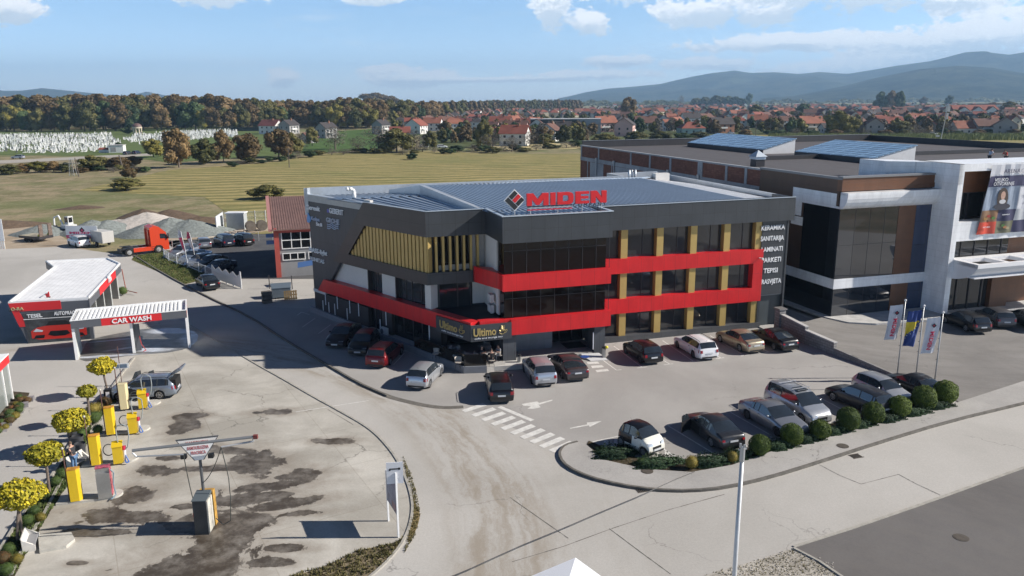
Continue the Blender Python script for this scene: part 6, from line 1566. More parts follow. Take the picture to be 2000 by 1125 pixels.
# --- truck wash boom
t0_ = G(397,1040); t = thing('wash_boom','truck wash unit: black cabinet with a mast and long boom carrying a triangular sign','wash boom',t0_,R(4))
mb = MB(); mb.box(-.28,.34,-.25,.55,.0,1.75); mb.build('cabinet',mat('black_cabinet',(.03,.035,.04),.4,var=.3),t)
mb = MB(); mb.prism([(-.31,-.28),(.37,-.28),(.37,.6),(-.31,.6)],[1.75]*4,[1.78,1.78,1.9,1.9]); mb.build('cabinet_roof',mat('slate_sheet',(.10,.12,.13),.5),t)
mb = MB(); mb.box(-.25,.42,.6,.95,.0,1.8); mb.build('pump_case',mat('rusty_yellow2',(.42,.24,.05),.6,var=.4,vs=3),t)
mb = MB(); mb.box(.34,.40,-.2,.5,.1,1.7); mb.build('side_panel',mat('dirty_white',(.5,.48,.42),.6,var=.3),t)
mb = MB(); mb.box(-.33,-.28,-.15,.05,.9,1.1); mb.build('marker',rfas,t)
zb_ = HZ(388,893,t0_+Vector((0,.6,0))); zs = HZ(378,862,t0_+Vector((0,.6,0)))
ZB = zs+.15
mb = MB(); mb.cyl((0,.6,1.7),(0,.6,ZB),.07,n=10); mb.build('mast',mat('dark_steel',(.11,.115,.12),.5,metal=.3),t)
gbl = G(258,880,ZB); gbr = G(497,853,ZB); Mt = Matrix.LocRotScale(t0_,Matrix.Rotation(R(4),3,'Z').to_quaternion(),None).inverted()
a_ = Mt @ gbl; b_ = Mt @ gbr; d_ = (b_-a_).normalized()
mb = MB(); mb.cyl((a_.x,a_.y,ZB),(b_.x,b_.y,ZB),.07,n=10); mb.build('boom',mat('grey_tube',(.19,.20,.21),.5,metal=.3),t)
mb = MB(); mb.box(b_.x-.05,b_.x+.15,b_.y-.08,b_.y+.08,ZB-.09,ZB+.09); mb.build('boom_end',mat('rust_red',(.18,.04,.035),.6),t)
sw1 = Mt @ G(432,873,ZB-.3); sw2 = Mt @ G(495,862,ZB-.3)
mb = MB(); mb.tube([(sw2.x,sw2.y,ZB-.12),(sw2.x,sw2.y,ZB-.3),(sw1.x,sw1.y,ZB-.3)],.045,8); mb.build('swivel_arm',MATS['galvanised'],t)
mb = MB(); mb.tube([(a_.x,a_.y,ZB-.1),(a_.x+.15,a_.y,ZB-.3),(a_.x+2.2,a_.y+.1,ZB-.32)],.04,8); mb.build('swivel_arm',MATS['galvanised'],t)
def sag(p0,p1,dz,n=14): return [Vector(p0).lerp(Vector(p1),k/n)-Vector((0,0,dz*4*(k/n)*(1-k/n))) for k in range(n+1)]
hb = mat('hose_black',(.05,.055,.05),.5)
mb = MB(); mb.tube([(sw1.x,sw1.y,ZB-.3),(sw1.x+.15,sw1.y,ZB-1.4)]+[(sw1.x+.2+.0*k,sw1.y,ZB-1.4-.5*k) for k in range(1,4)]+[(sw1.x+.1,sw1.y,.45),(sw1.x-.25,sw1.y,.25),(sw1.x-.6,sw1.y+.1,.55)],.022,6); mb.build('hose',hb,t)
mb = MB(); mb.tube(sag((sw1.x,sw1.y,ZB-.3),(.05,.55,2.3),.25),.02,6); mb.build('hose',hb,t)
mb = MB(); mb.tube(sag((a_.x+2.2,a_.y+.1,ZB-.32),(-.25,.3,1.2),.75),.022,6); mb.build('hose',hb,t)
# sign: inverted triangle
sw_ = .95; Ms = Matrix.LocRotScale(Vector((0,.5,ZB-.92)),Matrix.Rotation(math.atan2(d_.y,d_.x),3,'Z').to_quaternion(),None)
Fs = Ms @ Matrix(((1,0,0,0),(0,0,-1,0),(0,1,0,0),(0,0,0,1)))
mb = MB(); mb.mprism(Fs,[(-.95,1.0),(.95,1.0),(.22,-.12),(-.22,-.12)],-.03,.03); mb.build('sign_back',mat('dark_steel',(.11,.115,.12),.5),t)
mb = MB(); mb.mprism(Fs,[(-.86,.93),(.86,.93),(.18,-.10),(-.18,-.10)],.031,.05); sgn_ = mb.build('sign',wmet,t)
rtx = mat('faded_red_letters',(.45,.14,.14),.6)
for s_,y_,w_ in (('KAMIONSKA',.70,1.0),('SAMOUSLUZNA',.45,.95),('PRAONICA',.2,.66)): textm(s_,Fs @ Matrix.Translation((-w_/2,y_,.052)),.16,.01,rtx,parent=t,width=w_,bold=.02)
for s in (-1,1):
 mb = MB(); mb.box(s*.62-.12,s*.62+.12,.2,.42,ZB-.85,ZB-.65); mb.build('floodlight',trim_m,t)
# --- billboard pair at the curve
g1,g2 = G(759,1018),G(778.5,1050); c = (g1+g2)/2; d = (g2-g1).to_2d(); L_ = d.length; an = math.atan2(d.y,d.x)
t = thing('billboard','two-post grey notice board seen almost edge-on at the curved kerb','billboard',c,an)
for s in (-1,1): mb = MB(); mb.box(s*L_/2-.04,s*L_/2+.04,-.04,.04,0,2.75 if s < 0 else 3.3); mb.build('post',wmet,t)
Mb_ = Matrix(((1,0,0,0),(0,0,1,0),(0,1,0,0),(0,0,0,1)))
# the printed side faces the camera side (left of travel)
mb = MB(); mb.box(-L_/2+.04,L_/2-.04,-.03,.03,1.15,2.7); brd = mb.build('board',mat('board_back',(.13,.13,.15),.6),t)
nrm = Vector((-math.sin(an),math.cos(an))); s_ = 1 if nrm.dot(-c.to_2d()) > 0 else -1
mb = MB(); mb.box(-L_/2+.09,L_/2-.09,*sorted((s_*.031,s_*.036)),1.2,2.65); mb.build('print',mat('poster_grey',(.24,.23,.29),.5,var=.3,vs=2),t)
mb = MB()
for k in range(7): mb.box(-L_/2+.2,L_/2-.55,*sorted((s_*.037,s_*.041)),1.75+.09*k,1.78+.09*k)
mb.build('print_lines',mat('print_pale',(.45,.45,.5),.5),t)
mb = MB(); mb.box(L_/2-.75,L_/2-.12,*sorted((s_*.037,s_*.041)),1.25,1.6); mb.build('print_picture',mat('print_pink',(.30,.17,.18),.5,var=.5,vs=4),t)
t = thing('bus_sign','small white BUS STANICA sign on top of the notice board post','sign',g2+Vector((-.05,.02,3.3)),R(8))
mb = MB(); mb.box(-.38,.38,-.02,.02,-.55,.5); mb.build('board',mat('sign_face',(.66,.67,.70),.5),t)
mb = MB(); mb.box(-.24,.24,-.03,-.021,.15,.21); mb.box(-.26,-.18,-.03,-.021,.10,.17); mb.box(.16,.26,-.03,-.021,.13,.23); mb.build('silhouette',trim_m,t)
F90 = Matrix.Rotation(R(90),4,'X')
fl2 = mat('pale_letters',(.78,.78,.80),.5); textm('BUS',Matrix.Translation((-.1,-.022,-.2)) @ F90,.1,.006,fl2,parent=t,width=.2); textm('STANICA',Matrix.Translation((-.24,-.022,-.38)) @ F90,.1,.006,fl2,parent=t,width=.48)
# --- kiosk / glazed shelter at the left edge
qk = lambda a,b: (a/6.25,680+b/6.25)
p1,p2 = G(*qk(160,625)),G(*qk(88,710)); d = (p1-p2).to_2d().normalized(); an = math.atan2(d.y,d.x)
t = thing('shelter','glazed shelter with a red fascia at the left edge','shelter',p2,an); Lk_ = (p1-p2).to_2d().length
hk = HZ(*qk(90,178),p1); hk = max(2.3,min(3.2,hk)); print('shelter',Lk_,hk)
for (x,y) in ((0,0),(Lk_,0),(-2.4,0),(Lk_,3.2),(-2.4,3.2)): mb = MB(); mb.box(x-.05,x+.05,y-.05,y+.05,0,hk); mb.build('post',wmet,t)
mb = MB(); mb.box(-2.4,Lk_,.02,.04,.05,hk-.05); mb.box(Lk_-.01,Lk_+.01,.05,3.15,.05,hk-.05); mb.build('pane',mat('grey_pane',(.20,.22,.21),.15,spec=.7),t)
mb = MB(); mb.box(-2.6,Lk_+.1,-.12,3.3,hk,hk+.55); mb.build('fascia',rfas,t)
mb = MB(); mb.box(-2.62,Lk_+.12,-.14,3.32,hk+.55,hk+.62); mb.build('roof',wmet,t)
for i in range(6):
 g = G(*qk(360-68*i,645+75*i)); mb = MB(); mb.box(-.22,.22,-.28,.28,0,.3); o = mb.build('border_block',mat('block_grey',(.22,.21,.22),.9,var=.3),loc=g,rot=an+.2*(i % 3))
 tag(o,'dark stone block edging the flower bed, %s from the bed tip' % ['first','second','third','fourth','fifth','sixth'][i],'stone','stones edging the flower bed')
# --- flags
def flagpole(foot,top,lab,flab,kind):
 g = G(*foot,.12); h = HZ(*top,g)-.12; t = thing('flagpole',lab,'flagpole',g,0,'flagpoles at the corner of the car park')
 mb = MB(); mb.cyl((0,0,0),(0,0,h),.055,.035,10); mb.build('pole',MATS['galvanised'],t,True)
 mb = MB(); mb.ball((0,0,h+.06),.09,10,6); mb.build('finial',wmet,t,True)
 mb = MB()
 for k in range(5): mb.cyl((-.02,0,h-.3-.75*k),(-.12,0,h-.3-.75*k),.02,n=6)
 mb.build('clip',trim_m,t)
 W_,H_ = .95,2.55 if kind != 'b' else 2.6
 f = thing('flag',flab,'flag',g+Vector((-.1,0,h-.25)),0,'flags at the corner of the car park')
 nx,nz = 16,20
 def pt(i,k):
  u = i/nx; v = k/nz; droop = .55*u*v*v if kind != 'b' else .1*u*v
  x = -u*W_-(.25*v*v*(1-.0*u)); z = -v*H_-.10*u-.0*droop; y = (.13*math.sin(u*7+v*3)*(.3+v)+.06*math.sin(u*15-v*5))*(1 if kind == 'b' else .35)
  return Vector((x*.98+.0,y,z))
 mb = MB()
 for i in range(nx):
  for k in range(nz): mb.poly([pt(i,k),pt(i,k+1),pt(i+1,k+1),pt(i+1,k)],0 if kind != 'b' else (1 if (i+.5)/nx > .0 and False else 0))
 if kind == 'b':
  for n_,fidx in enumerate(mb.m):
   i,k = divmod(n_,nz); u,v = (i+.5)/nx,(k+.5)/nz
   # yellow triangle: right-angled, hypotenuse running down from the fly to the hoist side
   mb.m[n_] = 1 if (.30 < v < .72 and u > .08+(.0) and v < .30+.46*(u) and v > .30) else 0
  fo = mb.build('cloth',[mat('flag_blue',(.035,.07,.26),.7),mat('flag_yellow',(.72,.55,.04),.7)],f,True)
  mb = MB()
  for j in range(7):
   u = .05+.9*j/6.5; v = .36+.46*u; p_ = pt(u*nx,v*nz)
   for off_ in (-.03,.03):
    P = []
    for k in range(10): a_ = math.pi/2+math.pi*k/5; r_ = .055 if k % 2 == 0 else .022; P.append(p_+Vector((r_*math.cos(a_),off_,r_*math.sin(a_))))
    mb.poly(P if off_ < 0 else P[::-1])
  mb.build('stars',whl,f)
 else:
  mb.build('cloth',mat('flag_white',(.62,.63,.68),.7),f,True)
  # vertical lettering down the cloth and the diamond
  me = textm('MIDEN',Matrix.Identity(4),.28,.002,mat('flag_red',(.55,.03,.08),.6),parent=f,width=1.05,bold=.03,name='lettering')
  me2 = textm('COMPANY',Matrix.Identity(4),.12,.002,mat('flag_grey',(.35,.35,.38),.6),parent=f,width=.95,name='lettering')
  for m_,uu in ((me,.62),(me2,.30)):
   for v_ in m_.data.vertices:
    a,b_ = v_.co.x,v_.co.y
    u = uu-b_/W_*.9; v = .38+a/H_*1.25; p_ = pt(u*nx,v*nz); v_.co = p_+Vector((0,-.05-v_.co.z,0))
  for (du,dv,s_,m_) in ((0,0,.17,blk_e),(.02,-.005,.07,mat('flag_red',(.55,.03,.08),.6))):
   mb = MB(); c_ = pt((.45+du)*nx,(.22+dv)*nz); mb.poly([c_+Vector((x*s_,-.035-(.17-s_)*.1,z*s_)) for x,z in ((0,-1),(1,0),(0,1),(-1,0))]); mb.build('emblem',m_,f)
flagpole((1752,735),(1767,588),'leftmost of the three white flagpoles','white company flag with red lettering on the left pole','m')
flagpole((1788,741),(1804,599),'middle of the three white flagpoles','blue and yellow national flag with white stars','b')
flagpole((1824,757),(1840,612),'rightmost of the three white flagpoles','white company flag with red lettering on the right pole, nearest the street','m')
# --- street lamp post in front
dY = 23.5; r_ = ray(1452,873); k_ = dY/r_.y; ptop = Vector((0,0,CAMH))+r_*k_; pbot = Vector((ptop.x-.02,dY,0))
t = thing('lamp_post','tall galvanised lamp post without a lantern rising from the bottom edge','lamp post',pbot,0); hp = ptop.z
mb = MB(); mb.cyl((0,0,0),(0,0,hp-.5),.09,.065,16); mb.build('post',mat('galvanised_bright',(.55,.56,.57),.5,metal=.25,var=.08,vs=.8),t,True)
mb = MB(); mb.cyl((0,0,hp-.5),(0,0,hp),.082,.082,14); mb.cyl((-.13,0,hp-.1),(.13,0,hp-.06),.03,n=8); mb.box(-.1,-.04,-.04,.04,hp-.02,hp+.12); mb.box(.03,.09,-.05,.03,hp-.02,hp+.08); mb.build('spigot',MATS['galvanised'],t)
# --- tent roof at the bottom edge
zt_ = 2.9; c0 = G(1124,1089,zt_); d1 = (G(1035,1126,zt_)-c0).to_2d().normalized(); d2 = Vector((-d1.y,d1.x)); d2 = d2 if d2.x > 0 else -d2
cn = c0.to_2d()+(d1+d2)*1.5; t = thing('tent','white pitched tent roof peeping in at the bottom edge','tent',Vector((cn.x,cn.y,0)),math.atan2(d1.y,d1.x))
tm = mat('tent_fabric',(.80,.82,.86),.6,bump=.2,bs=1)
mb = MB(); hw_ = 1.5
for (x0,y0,x1,y1) in ((-1,-1,1,-1),(1,-1,1,1),(1,1,-1,1),(-1,1,-1,-1)): mb.add([(x0*hw_,y0*hw_,zt_),(x1*hw_,y1*hw_,zt_),(0,0,zt_+.55)],[(0,1,2)]); mb.add([(x0*hw_,y0*hw_,zt_-.25),(x1*hw_,y1*hw_,zt_-.25),(x1*hw_,y1*hw_,zt_),(x0*hw_,y0*hw_,zt_)],[(0,1,2,3)])
mb.build('canopy',tm,t)
for (x,y) in ((-1,-1),(1,-1),(1,1),(-1,1)): mb = MB(); mb.cyl((x*hw_*.98,y*hw_*.98,0),(x*hw_*.98,y*hw_*.98,zt_-.2),.035,n=8); mb.build('leg',alu,t)
# --- cylindrical bollard bins by the entrance
qe = lambda a,b: (920+a/5.6235,560+b/5.6235)
for p,lab in ((qe(530,880),'grey cylindrical ash bin left of the entrance steps'),(qe(1457,790),'grey cylindrical ash bin at the right entrance pillar, with a yellow knob')):
 g = G(*p,.02); t = thing('ash_bin',lab,'bin',g,0,'ash bins at the showroom entrance')
 mb = MB(); mb.cyl((0,0,0),(0,0,.85),.15,n=16); mb.build('body',inox,t,False); mb = MB(); mb.cyl((0,0,.88),(0,0,1.0),.16,n=16); mb.cyl((0,0,.84),(0,0,.9),.1,n=10); mb.build('lid',trim_m,t)
 if 'yellow' in lab: mb = MB(); mb.ball((.2,-.05,.95),(.14,.14,.12),12,8); mb.build('knob',mat('yellow_ball',(.7,.62,.03),.5),t,True)
mb = MB(); mb.prism([(0,0),(1.5,-.1),(1.9,-1.2),(.5,-1.15)],[.0,.0,.0,.0],[.30,.30,.04,.04]); o = mb.build('ramp',mat('ramp_white',(.55,.55,.55),.8,var=.05),loc=G(*qe(1200,775),.02),rot=AB-.1); tag(o,'pale wheelchair ramp with a blue mark at the entrance','ramp')
mb = MB(); n = 20; mb.cyl((0,0,0),(0,0,.01),.36,n=24); o = mb.build('wheelchair_mark',mat('mark_blue',(.02,.06,.25),.6),loc=G(*qe(1252,768),.37)); tag(o,'round blue wheelchair mark on the entrance floor','floor mark')
mb = MB(); mb.prism([(0,0),(3.0,.1),(3.6,-.8),(3.4,-1.1),(.1,-1.05)],0,.36); mb.prism([(2.3,.1),(3.0,.11),(3.0,.6),(2.3,.6)],0,.2); o = mb.build('concrete_ramp',mat('ramp_concrete',(.50,.49,.46),.85,var=.08),loc=G(*qe(180,880),.05),rot=AB-.12); tag(o,'pale concrete landing beside the cafe balustrade behind the black estate car','landing')
# flat steps before the entrance
mb = MB(); mb.box(0,2.9,-.35,.0,0,.16); o = mb.build('entrance_step',conc,loc=G(*qe(560,815),.02),rot=AB); tag(o,'pale step running along the entrance floor','step')
pA_,pB_ = G(800,1160,.17),G(1358,921,.17); mb = MB(); mb.tube([(p_-pA_) for p_ in [pA_.lerp(pB_,k/12)+Vector((.04*math.sin(k),.03*math.cos(k*1.7),0)) for k in range(13)]],.022,5); o = mb.build('cable',trim_m,loc=pA_); tag(o,'thin black tube laid for the line of an overhead cable across the street and the curved pavement','cable')  # ground-level tube stands in for the dark line of an overhead wire
# ================================================================== YARD BEHIND, SHED, FENCE, HEAPS
# shed with brown corrugated roof
sA_ = G(*q7(1385,640)); sdir = N2.copy();
SHu,SHn = LG(*q7(1385,640)).x,LG(*q7(1385,640)).y
hs = HZ(*q7(1330,60),G(*q7(1385,640))); print('shed',SHu,SHn,hs)
hs = max(4.5,min(6.5,hs))
sh,sho = frame_thing('workshop','grey workshop with red steel posts and a brown corrugated roof','building',SHu,SHn)
WS,DS = 12.0,15.0
mb = MB(sho); mb.box(SHu+.25,SHu+WS,SHn+.1,SHn+DS,0,hs-.1); wl = mb.build('wall',mat('grey_render',(.27,.275,.285),.9,var=.06),sh)
redst = mat('red_steel',(.42,.08,.06),.55,var=.1)
mb = MB(sho); mb.box(SHu-.05,SHu+.5,SHn-.1,SHn+.2,0,hs); mb.box(SHu,SHu+.3,SHn-.25,SHn+.1,hs-.35,hs+.2); mb.box(SHu+.3,SHu+WS,SHn-.1,SHn+.08,hs-.35,hs-.05); mb.box(SHu-.05,SHu+.25,SHn+.2,SHn+DS,hs-.4,hs)
mb.build('steel_frame',redst,sh)
RP = 2.1
mb = MB(sho); n = 44
for i in range(n):
 a0,a1 = SHu-.35+(WS+.3)*i/n,SHu-.35+(WS+.3)*(i+.6)/n
 mb.prism([(a0,SHn-.5),(a1,SHn-.5),(a1,SHn+DS),(a0,SHn+DS)],[hs+.03,hs+.03,hs+RP,hs+RP],[hs+.10,hs+.10,hs+RP+.07,hs+RP+.07])
mb.prism([(SHu-.35,SHn-.5),(SHu+WS,SHn-.5),(SHu+WS,SHn+DS),(SHu-.35,SHn+DS)],[hs-.02,hs-.02,hs+RP-.05,hs+RP-.05],[hs+.04,hs+.04,hs+RP,hs+RP])
mb.build('roof',mat('brown_roof',(.24,.145,.12),.6,var=.15,vs=.8),sh)
mb = MB(sho); mb.prism([(SHu-.6,SHn-.5),(SHu-.2,SHn-.5),(SHu-.2,SHn+DS),(SHu-.6,SHn+DS)],[hs-.1,hs-.1,hs+RP-.1,hs+RP-.1],[hs+.2,hs+.2,hs+RP+.2,hs+RP+.2]); mb.build('verge_board',mat('pink_board',(.42,.20,.18),.6),sh)
def shwin(u0,u1,z0,z1,nc,nr):
 mb = MB(sho); mb.box(u0,u1,SHn+.04,SHn+.095,z0,z1); w_ = mb.build('window',glassD,sh)
 mb = MB(sho)
 for k in range(nc+1): x = u0+(u1-u0)*k/nc; mb.box(x-.05,x+.05,SHn-.0,SHn+.038,z0,z1)
 for k in range(nr+1): z = z0+(z1-z0)*k/nr; mb.box(u0-.05,u1+.05,SHn+.001,SHn+.037,z-.05,z+.05)
 mb.build('window_frame',wmet,w_)
shwin(SHu+.8,SHu+7.2,hs*.60,hs*.95,6,2); shwin(SHu+.8,SHu+3.3,hs*.36,hs*.50,3,1); shwin(SHu+3.7,SHu+6.5,hs*.36,hs*.50,3,1)
mb = MB(sho); mb.box(SHu-.9,SHu-.05,SHn+.5,SHn+.6,hs-.9,hs-.45); mb.box(SHu-.9,SHu-.05,SHn+.5,SHn+.6,hs-1.7,hs-1.25); mb.build('sign',mat('blue_board',(.06,.13,.30),.5),sh)
mb = MB(); mb.prism([(0,0),(2.1,.2),(2.1,1.4),(.1,1.3)],[2.2,2.4,2.7,2.5],[2.25,2.45,2.75,2.55]); o = mb.build('awning',mat('blue_board',(.06,.13,.30),.5),loc=G(*q7(1650,760)),rot=AB); tag(o,'blue awning sheet on the left end of the showroom','awning')
# skip, pallets, drums in the shade
g = G(*q7(1440,880),.02); t = thing('container','dark steel waste container beside a wooden pallet','container',g,AB)
mb = MB(); mb.prism([(-.9,-.6),(.9,-.6),(1.0,.6),(-1.0,.6)],.15,[1.1,1.1,1.35,1.35]); mb.build('tub',mat('steel_blue',(.13,.16,.19),.5,metal=.3,var=.2),t)
mb = MB(); mb.prism([(-.95,-.65),(.95,-.65),(1.05,.65),(-1.05,.65)],[1.1,1.1,1.35,1.35],[1.16,1.16,1.42,1.42]); mb.build('lid',mat('lid_blue',(.16,.20,.24),.4,metal=.3),t)
for sx in (-.7,.7): mb = MB(); mb.cyl((sx,-.4,.08),(sx+.08,-.4,.08),.08,n=10); mb.build('wheel',tyre_m,t)
g = G(*q7(1545,912),.02); t = thing('pallet','wooden pallet leaning beside the waste container','pallet',g,AB)
for k in range(6): mb = MB(); mb.box(-.6+.22*k,-.44+.22*k,-.05,-.02,.05,1.0); mb.build('board',mat('pallet_wood',(.28,.19,.09),.85,var=.2),t)
mb = MB(); mb.box(-.6,.7,-.02,.08,.1,.2); mb.box(-.6,.7,-.02,.08,.5,.6); mb.box(-.6,.7,-.02,.08,.85,.95); mb.build('bearer',mat('pallet_wood',(.28,.19,.09),.85),t)
g = G(*q7(1262,945),.02); t = thing('crate_stack','stack of weathered wooden crates in the shade','crates',g,AB+.2)
for k in range(3): mb = MB(); mb.box(-.45,.45,-.4,.4,.42*k,.42*k+.34); mb.build('crate',mat('old_wood',(.14,.12,.10),.9,var=.3),t)
for p in (q7(1293,775),q7(1568,780)):
 g = G(*p,.02); mb = MB(); mb.cyl((0,0,0),(0,0,1.5),.05,n=8); o = mb.build('bollard',dframe,loc=g); tag(o,'thin dark post %s the waste container' % ('left of' if p[0] < 550 else 'right of'),'post')
# white fence: plain run then wavy panels
fwh = mat('fence_white',(.62,.63,.64),.5)
fp = [q7(5,400),q7(60,440),q7(160,480),q7(290,525),q7(430,580),q7(600,655)]
t = thing('yard_fence','white post and rail fence round the shaded yard, ending in wavy bar panels','fence',G(*fp[0]),0)
o0 = G(*fp[0]); P = [G(*p) for p in fp]; mb = MB(o0)
tot_ = sum((b-a).length for a,b in zip(P[:-1],P[1:]))
for a,b in zip(P[:-1],P[1:]):
 n = max(1,int((b-a).length/2.2))
 for k in range(n): c = a.lerp(b,k/n); mb.box(c.x-.05,c.x+.05,c.y-.05,c.y+.05,0,1.25)
mb.build('post',fwh,t)
mb = MB(o0); mb.tube([p+Vector((0,0,1.2)) for p in P],.035,6); mb.tube([p+Vector((0,0,.25)) for p in P],.035,6); mb.build('rail',fwh,t)
mb = MB(o0)
for a,b in zip(P[:-1],P[1:]):
 n = int((b-a).length/.22)
 for k in range(n): c = a.lerp(b,k/n); mb.cyl((c.x,c.y,.25),(c.x,c.y,1.2),.012,n=4,caps=False)
mb.build('bars',fwh,t)
Wv = [G(*q7(600,655)),G(*q7(945,775))]; a,b = Wv; mb = MB(o0); nb_ = 60
for k in range(nb_+1):
 c = a.lerp(b,k/nb_); hgt = 1.35+.42*abs(((k/nb_*4) % 1)-.5)*2-.1
 mb.box(c.x-.035,c.x+.035,c.y-.02,c.y+.02,.12,hgt)
mb.build('bars',fwh,t)
mb = MB(o0)
for k in range(5): c = a.lerp(b,k/4); mb.box(c.x-.07,c.x+.07,c.y-.07,c.y+.07,0,1.5 if k < 4 else 1.9)
mb.build('post',fwh,t)
mb = MB(o0)
for zz_ in (.3,1.1): mb.tube([a+Vector((0,0,zz_)),b+Vector((0,0,zz_))],.04,6)
mb.build('rail',fwh,t)
# low back fence of the yard and the long poles
bp_ = [q7(5,330),q7(110,300),q7(215,275),q7(345,250),q7(700,235),q7(850,200),q7(1160,190),q7(1330,185)]
t = thing('wire_fence','low grey wire fence at the back of the shaded yard','fence',G(*bp_[0]),0); o0 = G(*bp_[0]); P = [G(*p) for p in bp_]
mb = MB(o0)
for p in P: mb.cyl(p,p+Vector((0,0,1.3)),.05,n=6)
mb.build('post',MATS['galvanised'],t)
mb = MB(o0)
for zz_ in (.3,.8,1.25): mb.tube([p+Vector((0,0,zz_)) for p in P],.014,4)
mb.build('wire',MATS['galvanised'],t)
mb = MB(); a,b = G(*q7(530,163)),G(*q7(965,118)); c = (a+b)/2; mb.cyl(a-c+Vector((0,0,.15)),b-c+Vector((0,0,.15)),.13,n=8); o = mb.build('fallen_pole',mat('pale_wood',(.50,.45,.36),.9),loc=c); tag(o,'long pale pole lying on the ground behind the yard','pole')
# feather flags
for (px_,col,lab) in ((q7(297,520),(.60,.56,.58),'white and red feather flag, the left of two at the fence'),(q7(395,480),(.58,.06,.12),'red and white feather flag, the right of two at the fence')):
 g = G(*px_); t = thing('feather_flag',lab,'flag',g,0,'feather flags at the fence'); hh = HZ(*(q7(222,50) if 'left' in lab else q7(338,75)),g)
 mb = MB(); mb.tube([(0,0,0),(-.15,0,hh*.5),(-.45,0,hh*.95)],.03,6); mb.build('pole',wmet,t)
 mb = MB(); mb.add([(-.1,0,hh*.36),(-.42,0,hh*.95),(-.75,.03,hh),(-.85,-.05,hh*.82),(-.55,.06,hh*.55)],[(0,1,2,3,4)]); mb.build('cloth',mat('feather_%s' % lab[:3],col,.6,var=.2,vs=2),t)
 mb = MB(); mb.add([(-.2,-.03,hh*.42),(-.40,-.03,hh*.80),(-.72,-.06,hh*.78),(-.5,.02,hh*.55)],[(0,1,2,3)]); mb.build('cloth_print',mat('feather2_%s' % lab[:3],(.55,.06,.12) if 'left' in lab else (.6,.57,.58),.6),t)
# gravel heaps
def heap(p,rx,ry,h,m,lab,seed):
 rnd = random.Random(seed); g = G(*p); mb = MB(); nr,ns = 12,36; V_ = []; F_ = []
 ph = [rnd.random()*6.28 for _ in range(6)]
 for j in range(nr+1):
  k = j/nr
  for i in range(ns):
   a_ = 2*math.pi*i/ns; rr_ = 1+.10*math.sin(2*a_+ph[0])+.07*math.sin(3*a_+ph[1])+.04*math.sin(7*a_+ph[2])
   z = h*max(0,(1-k**1.15))*(1+.12*math.sin(3*a_+ph[3])*k)+rnd.uniform(-.05,.05)*h*.6*(k < .97)
   V_.append((rx*k*rr_*math.cos(a_),ry*k*rr_*math.sin(a_),max(z,-.02) if k < 1 else -.03))
 for j in range(nr):
  for i in range(ns): F_.append((j*ns+i,j*ns+(i+1) % ns,(j+1)*ns+(i+1) % ns,(j+1)*ns+i)[::-1])
 mb.add(V_,F_); o = mb.build('gravel_heap',m,smooth=True,loc=g,rot=rnd.random()); o.scale = (1,1,.78); tag(o,lab,'heap','heaps of stone behind the yard')
hg = mat('heap_grey',(.19,.21,.20),1,var=.35,vs=3,bump=.9,bs=6); hp_ = mat('heap_pale',(.46,.42,.38),1,var=.2,vs=2,bump=.6,bs=6); hb_ = mat('heap_brown',(.11,.075,.05),1,var=.3,vs=2,bump=.8,bs=5)
for i,(p,rx,ry,h,m,lab) in enumerate([((300,268),5,3.5,1.9,hg,'low grey-green stone heap behind the flatbed trailer'),((640,262),4.5,4,2.6,hg,'grey gravel heap just right of the warehouse sign'),((745,255),5.0,4,2.4,hg,'dark grey-green gravel heap behind the box trailer'),((815,222),5.2,4,1.6,hp_,'small pale sand heap behind the grey heaps'),((900,205),4,4,1.4,hp_,'small pale heap left of the big pale one'),((1020,225),8.0,5,3.2,hp_,'biggest heap, of pale limestone, behind the red truck'),((1020,275),5.5,3.6,2.3,hg,'grey gravel heap directly behind the red cab'),((1180,268),6,4.2,3.2,hg,'tallest grey gravel heap right of the red cab'),((1310,268),6.5,4.4,2.8,hg,'grey gravel heap at the right end of the row'),
  ((985,165),5,4,2.2,hb_,'dark brown soil heap behind the big pale one'),((1170,155),5.2,4,1.8,hb_,'dark brown soil heap on the grass, the middle one'),((1370,190),5,3,1.3,hb_,'flat dark soil heap left of the fenced enclosure'),((10,225),7,3,1.5,hb_,'brown rubble heap at the left edge'),((560,95),4,2,.8,hb_,'low patch of dark soil far out on the grass')]):
 heap(q0(*p),rx,ry,h,m,lab,i)
# warehouse sign
g = G(*q0(472,350)); r_ = thing('warehouse_sign','white MIDEN SKLADISTE sign with a red arrow strip above the white off-roader','sign',g,R(-6))
zt = HZ(*q0(458,213),g); zb2 = HZ(*q0(465,300),g); Wd = 4.6
mb = MB(); mb.box(.0,.1,-.05,.05,0,zt); mb.box(Wd-.1,Wd,-.05,.05,0,zt); mb.build('post',mat('pale_wood',(.50,.45,.36),.9),r_)
mb = MB(); mb.box(-.1,Wd+.1,-.10,-.05,zb2,zt); mb.build('board',wmet,r_)
mb = MB(); mb.box(-.1,Wd+.1,-.115,-.101,zb2,zb2+(zt-zb2)*.26); mb.build('strip',mat('sign_magenta',(.60,.06,.15),.5),r_)
textm('MIDEN',Matrix.Translation((.45,-.105,zb2+(zt-zb2)*.36)) @ F90,(zt-zb2)*.17,.02,mat('sign_magenta',(.60,.06,.15),.5),parent=r_,width=Wd*.78,bold=.04)
textm('SKLADIŠTE',Matrix.Translation((Wd*.36,-.118,zb2+.12)) @ F90,(zt-zb2)*.13,.01,whl,parent=r_,width=Wd*.56,bold=.03)
mb = MB(); MM = Matrix.Translation((.25,-.118,zb2+.3)) @ F90; mb.mprism(MM,[(0,0),(.35,.2),(.35,.08),(.9,.08),(.9,-.08),(.35,-.08),(.35,-.2)],0,.012); mb.build('arrow',whl,r_)
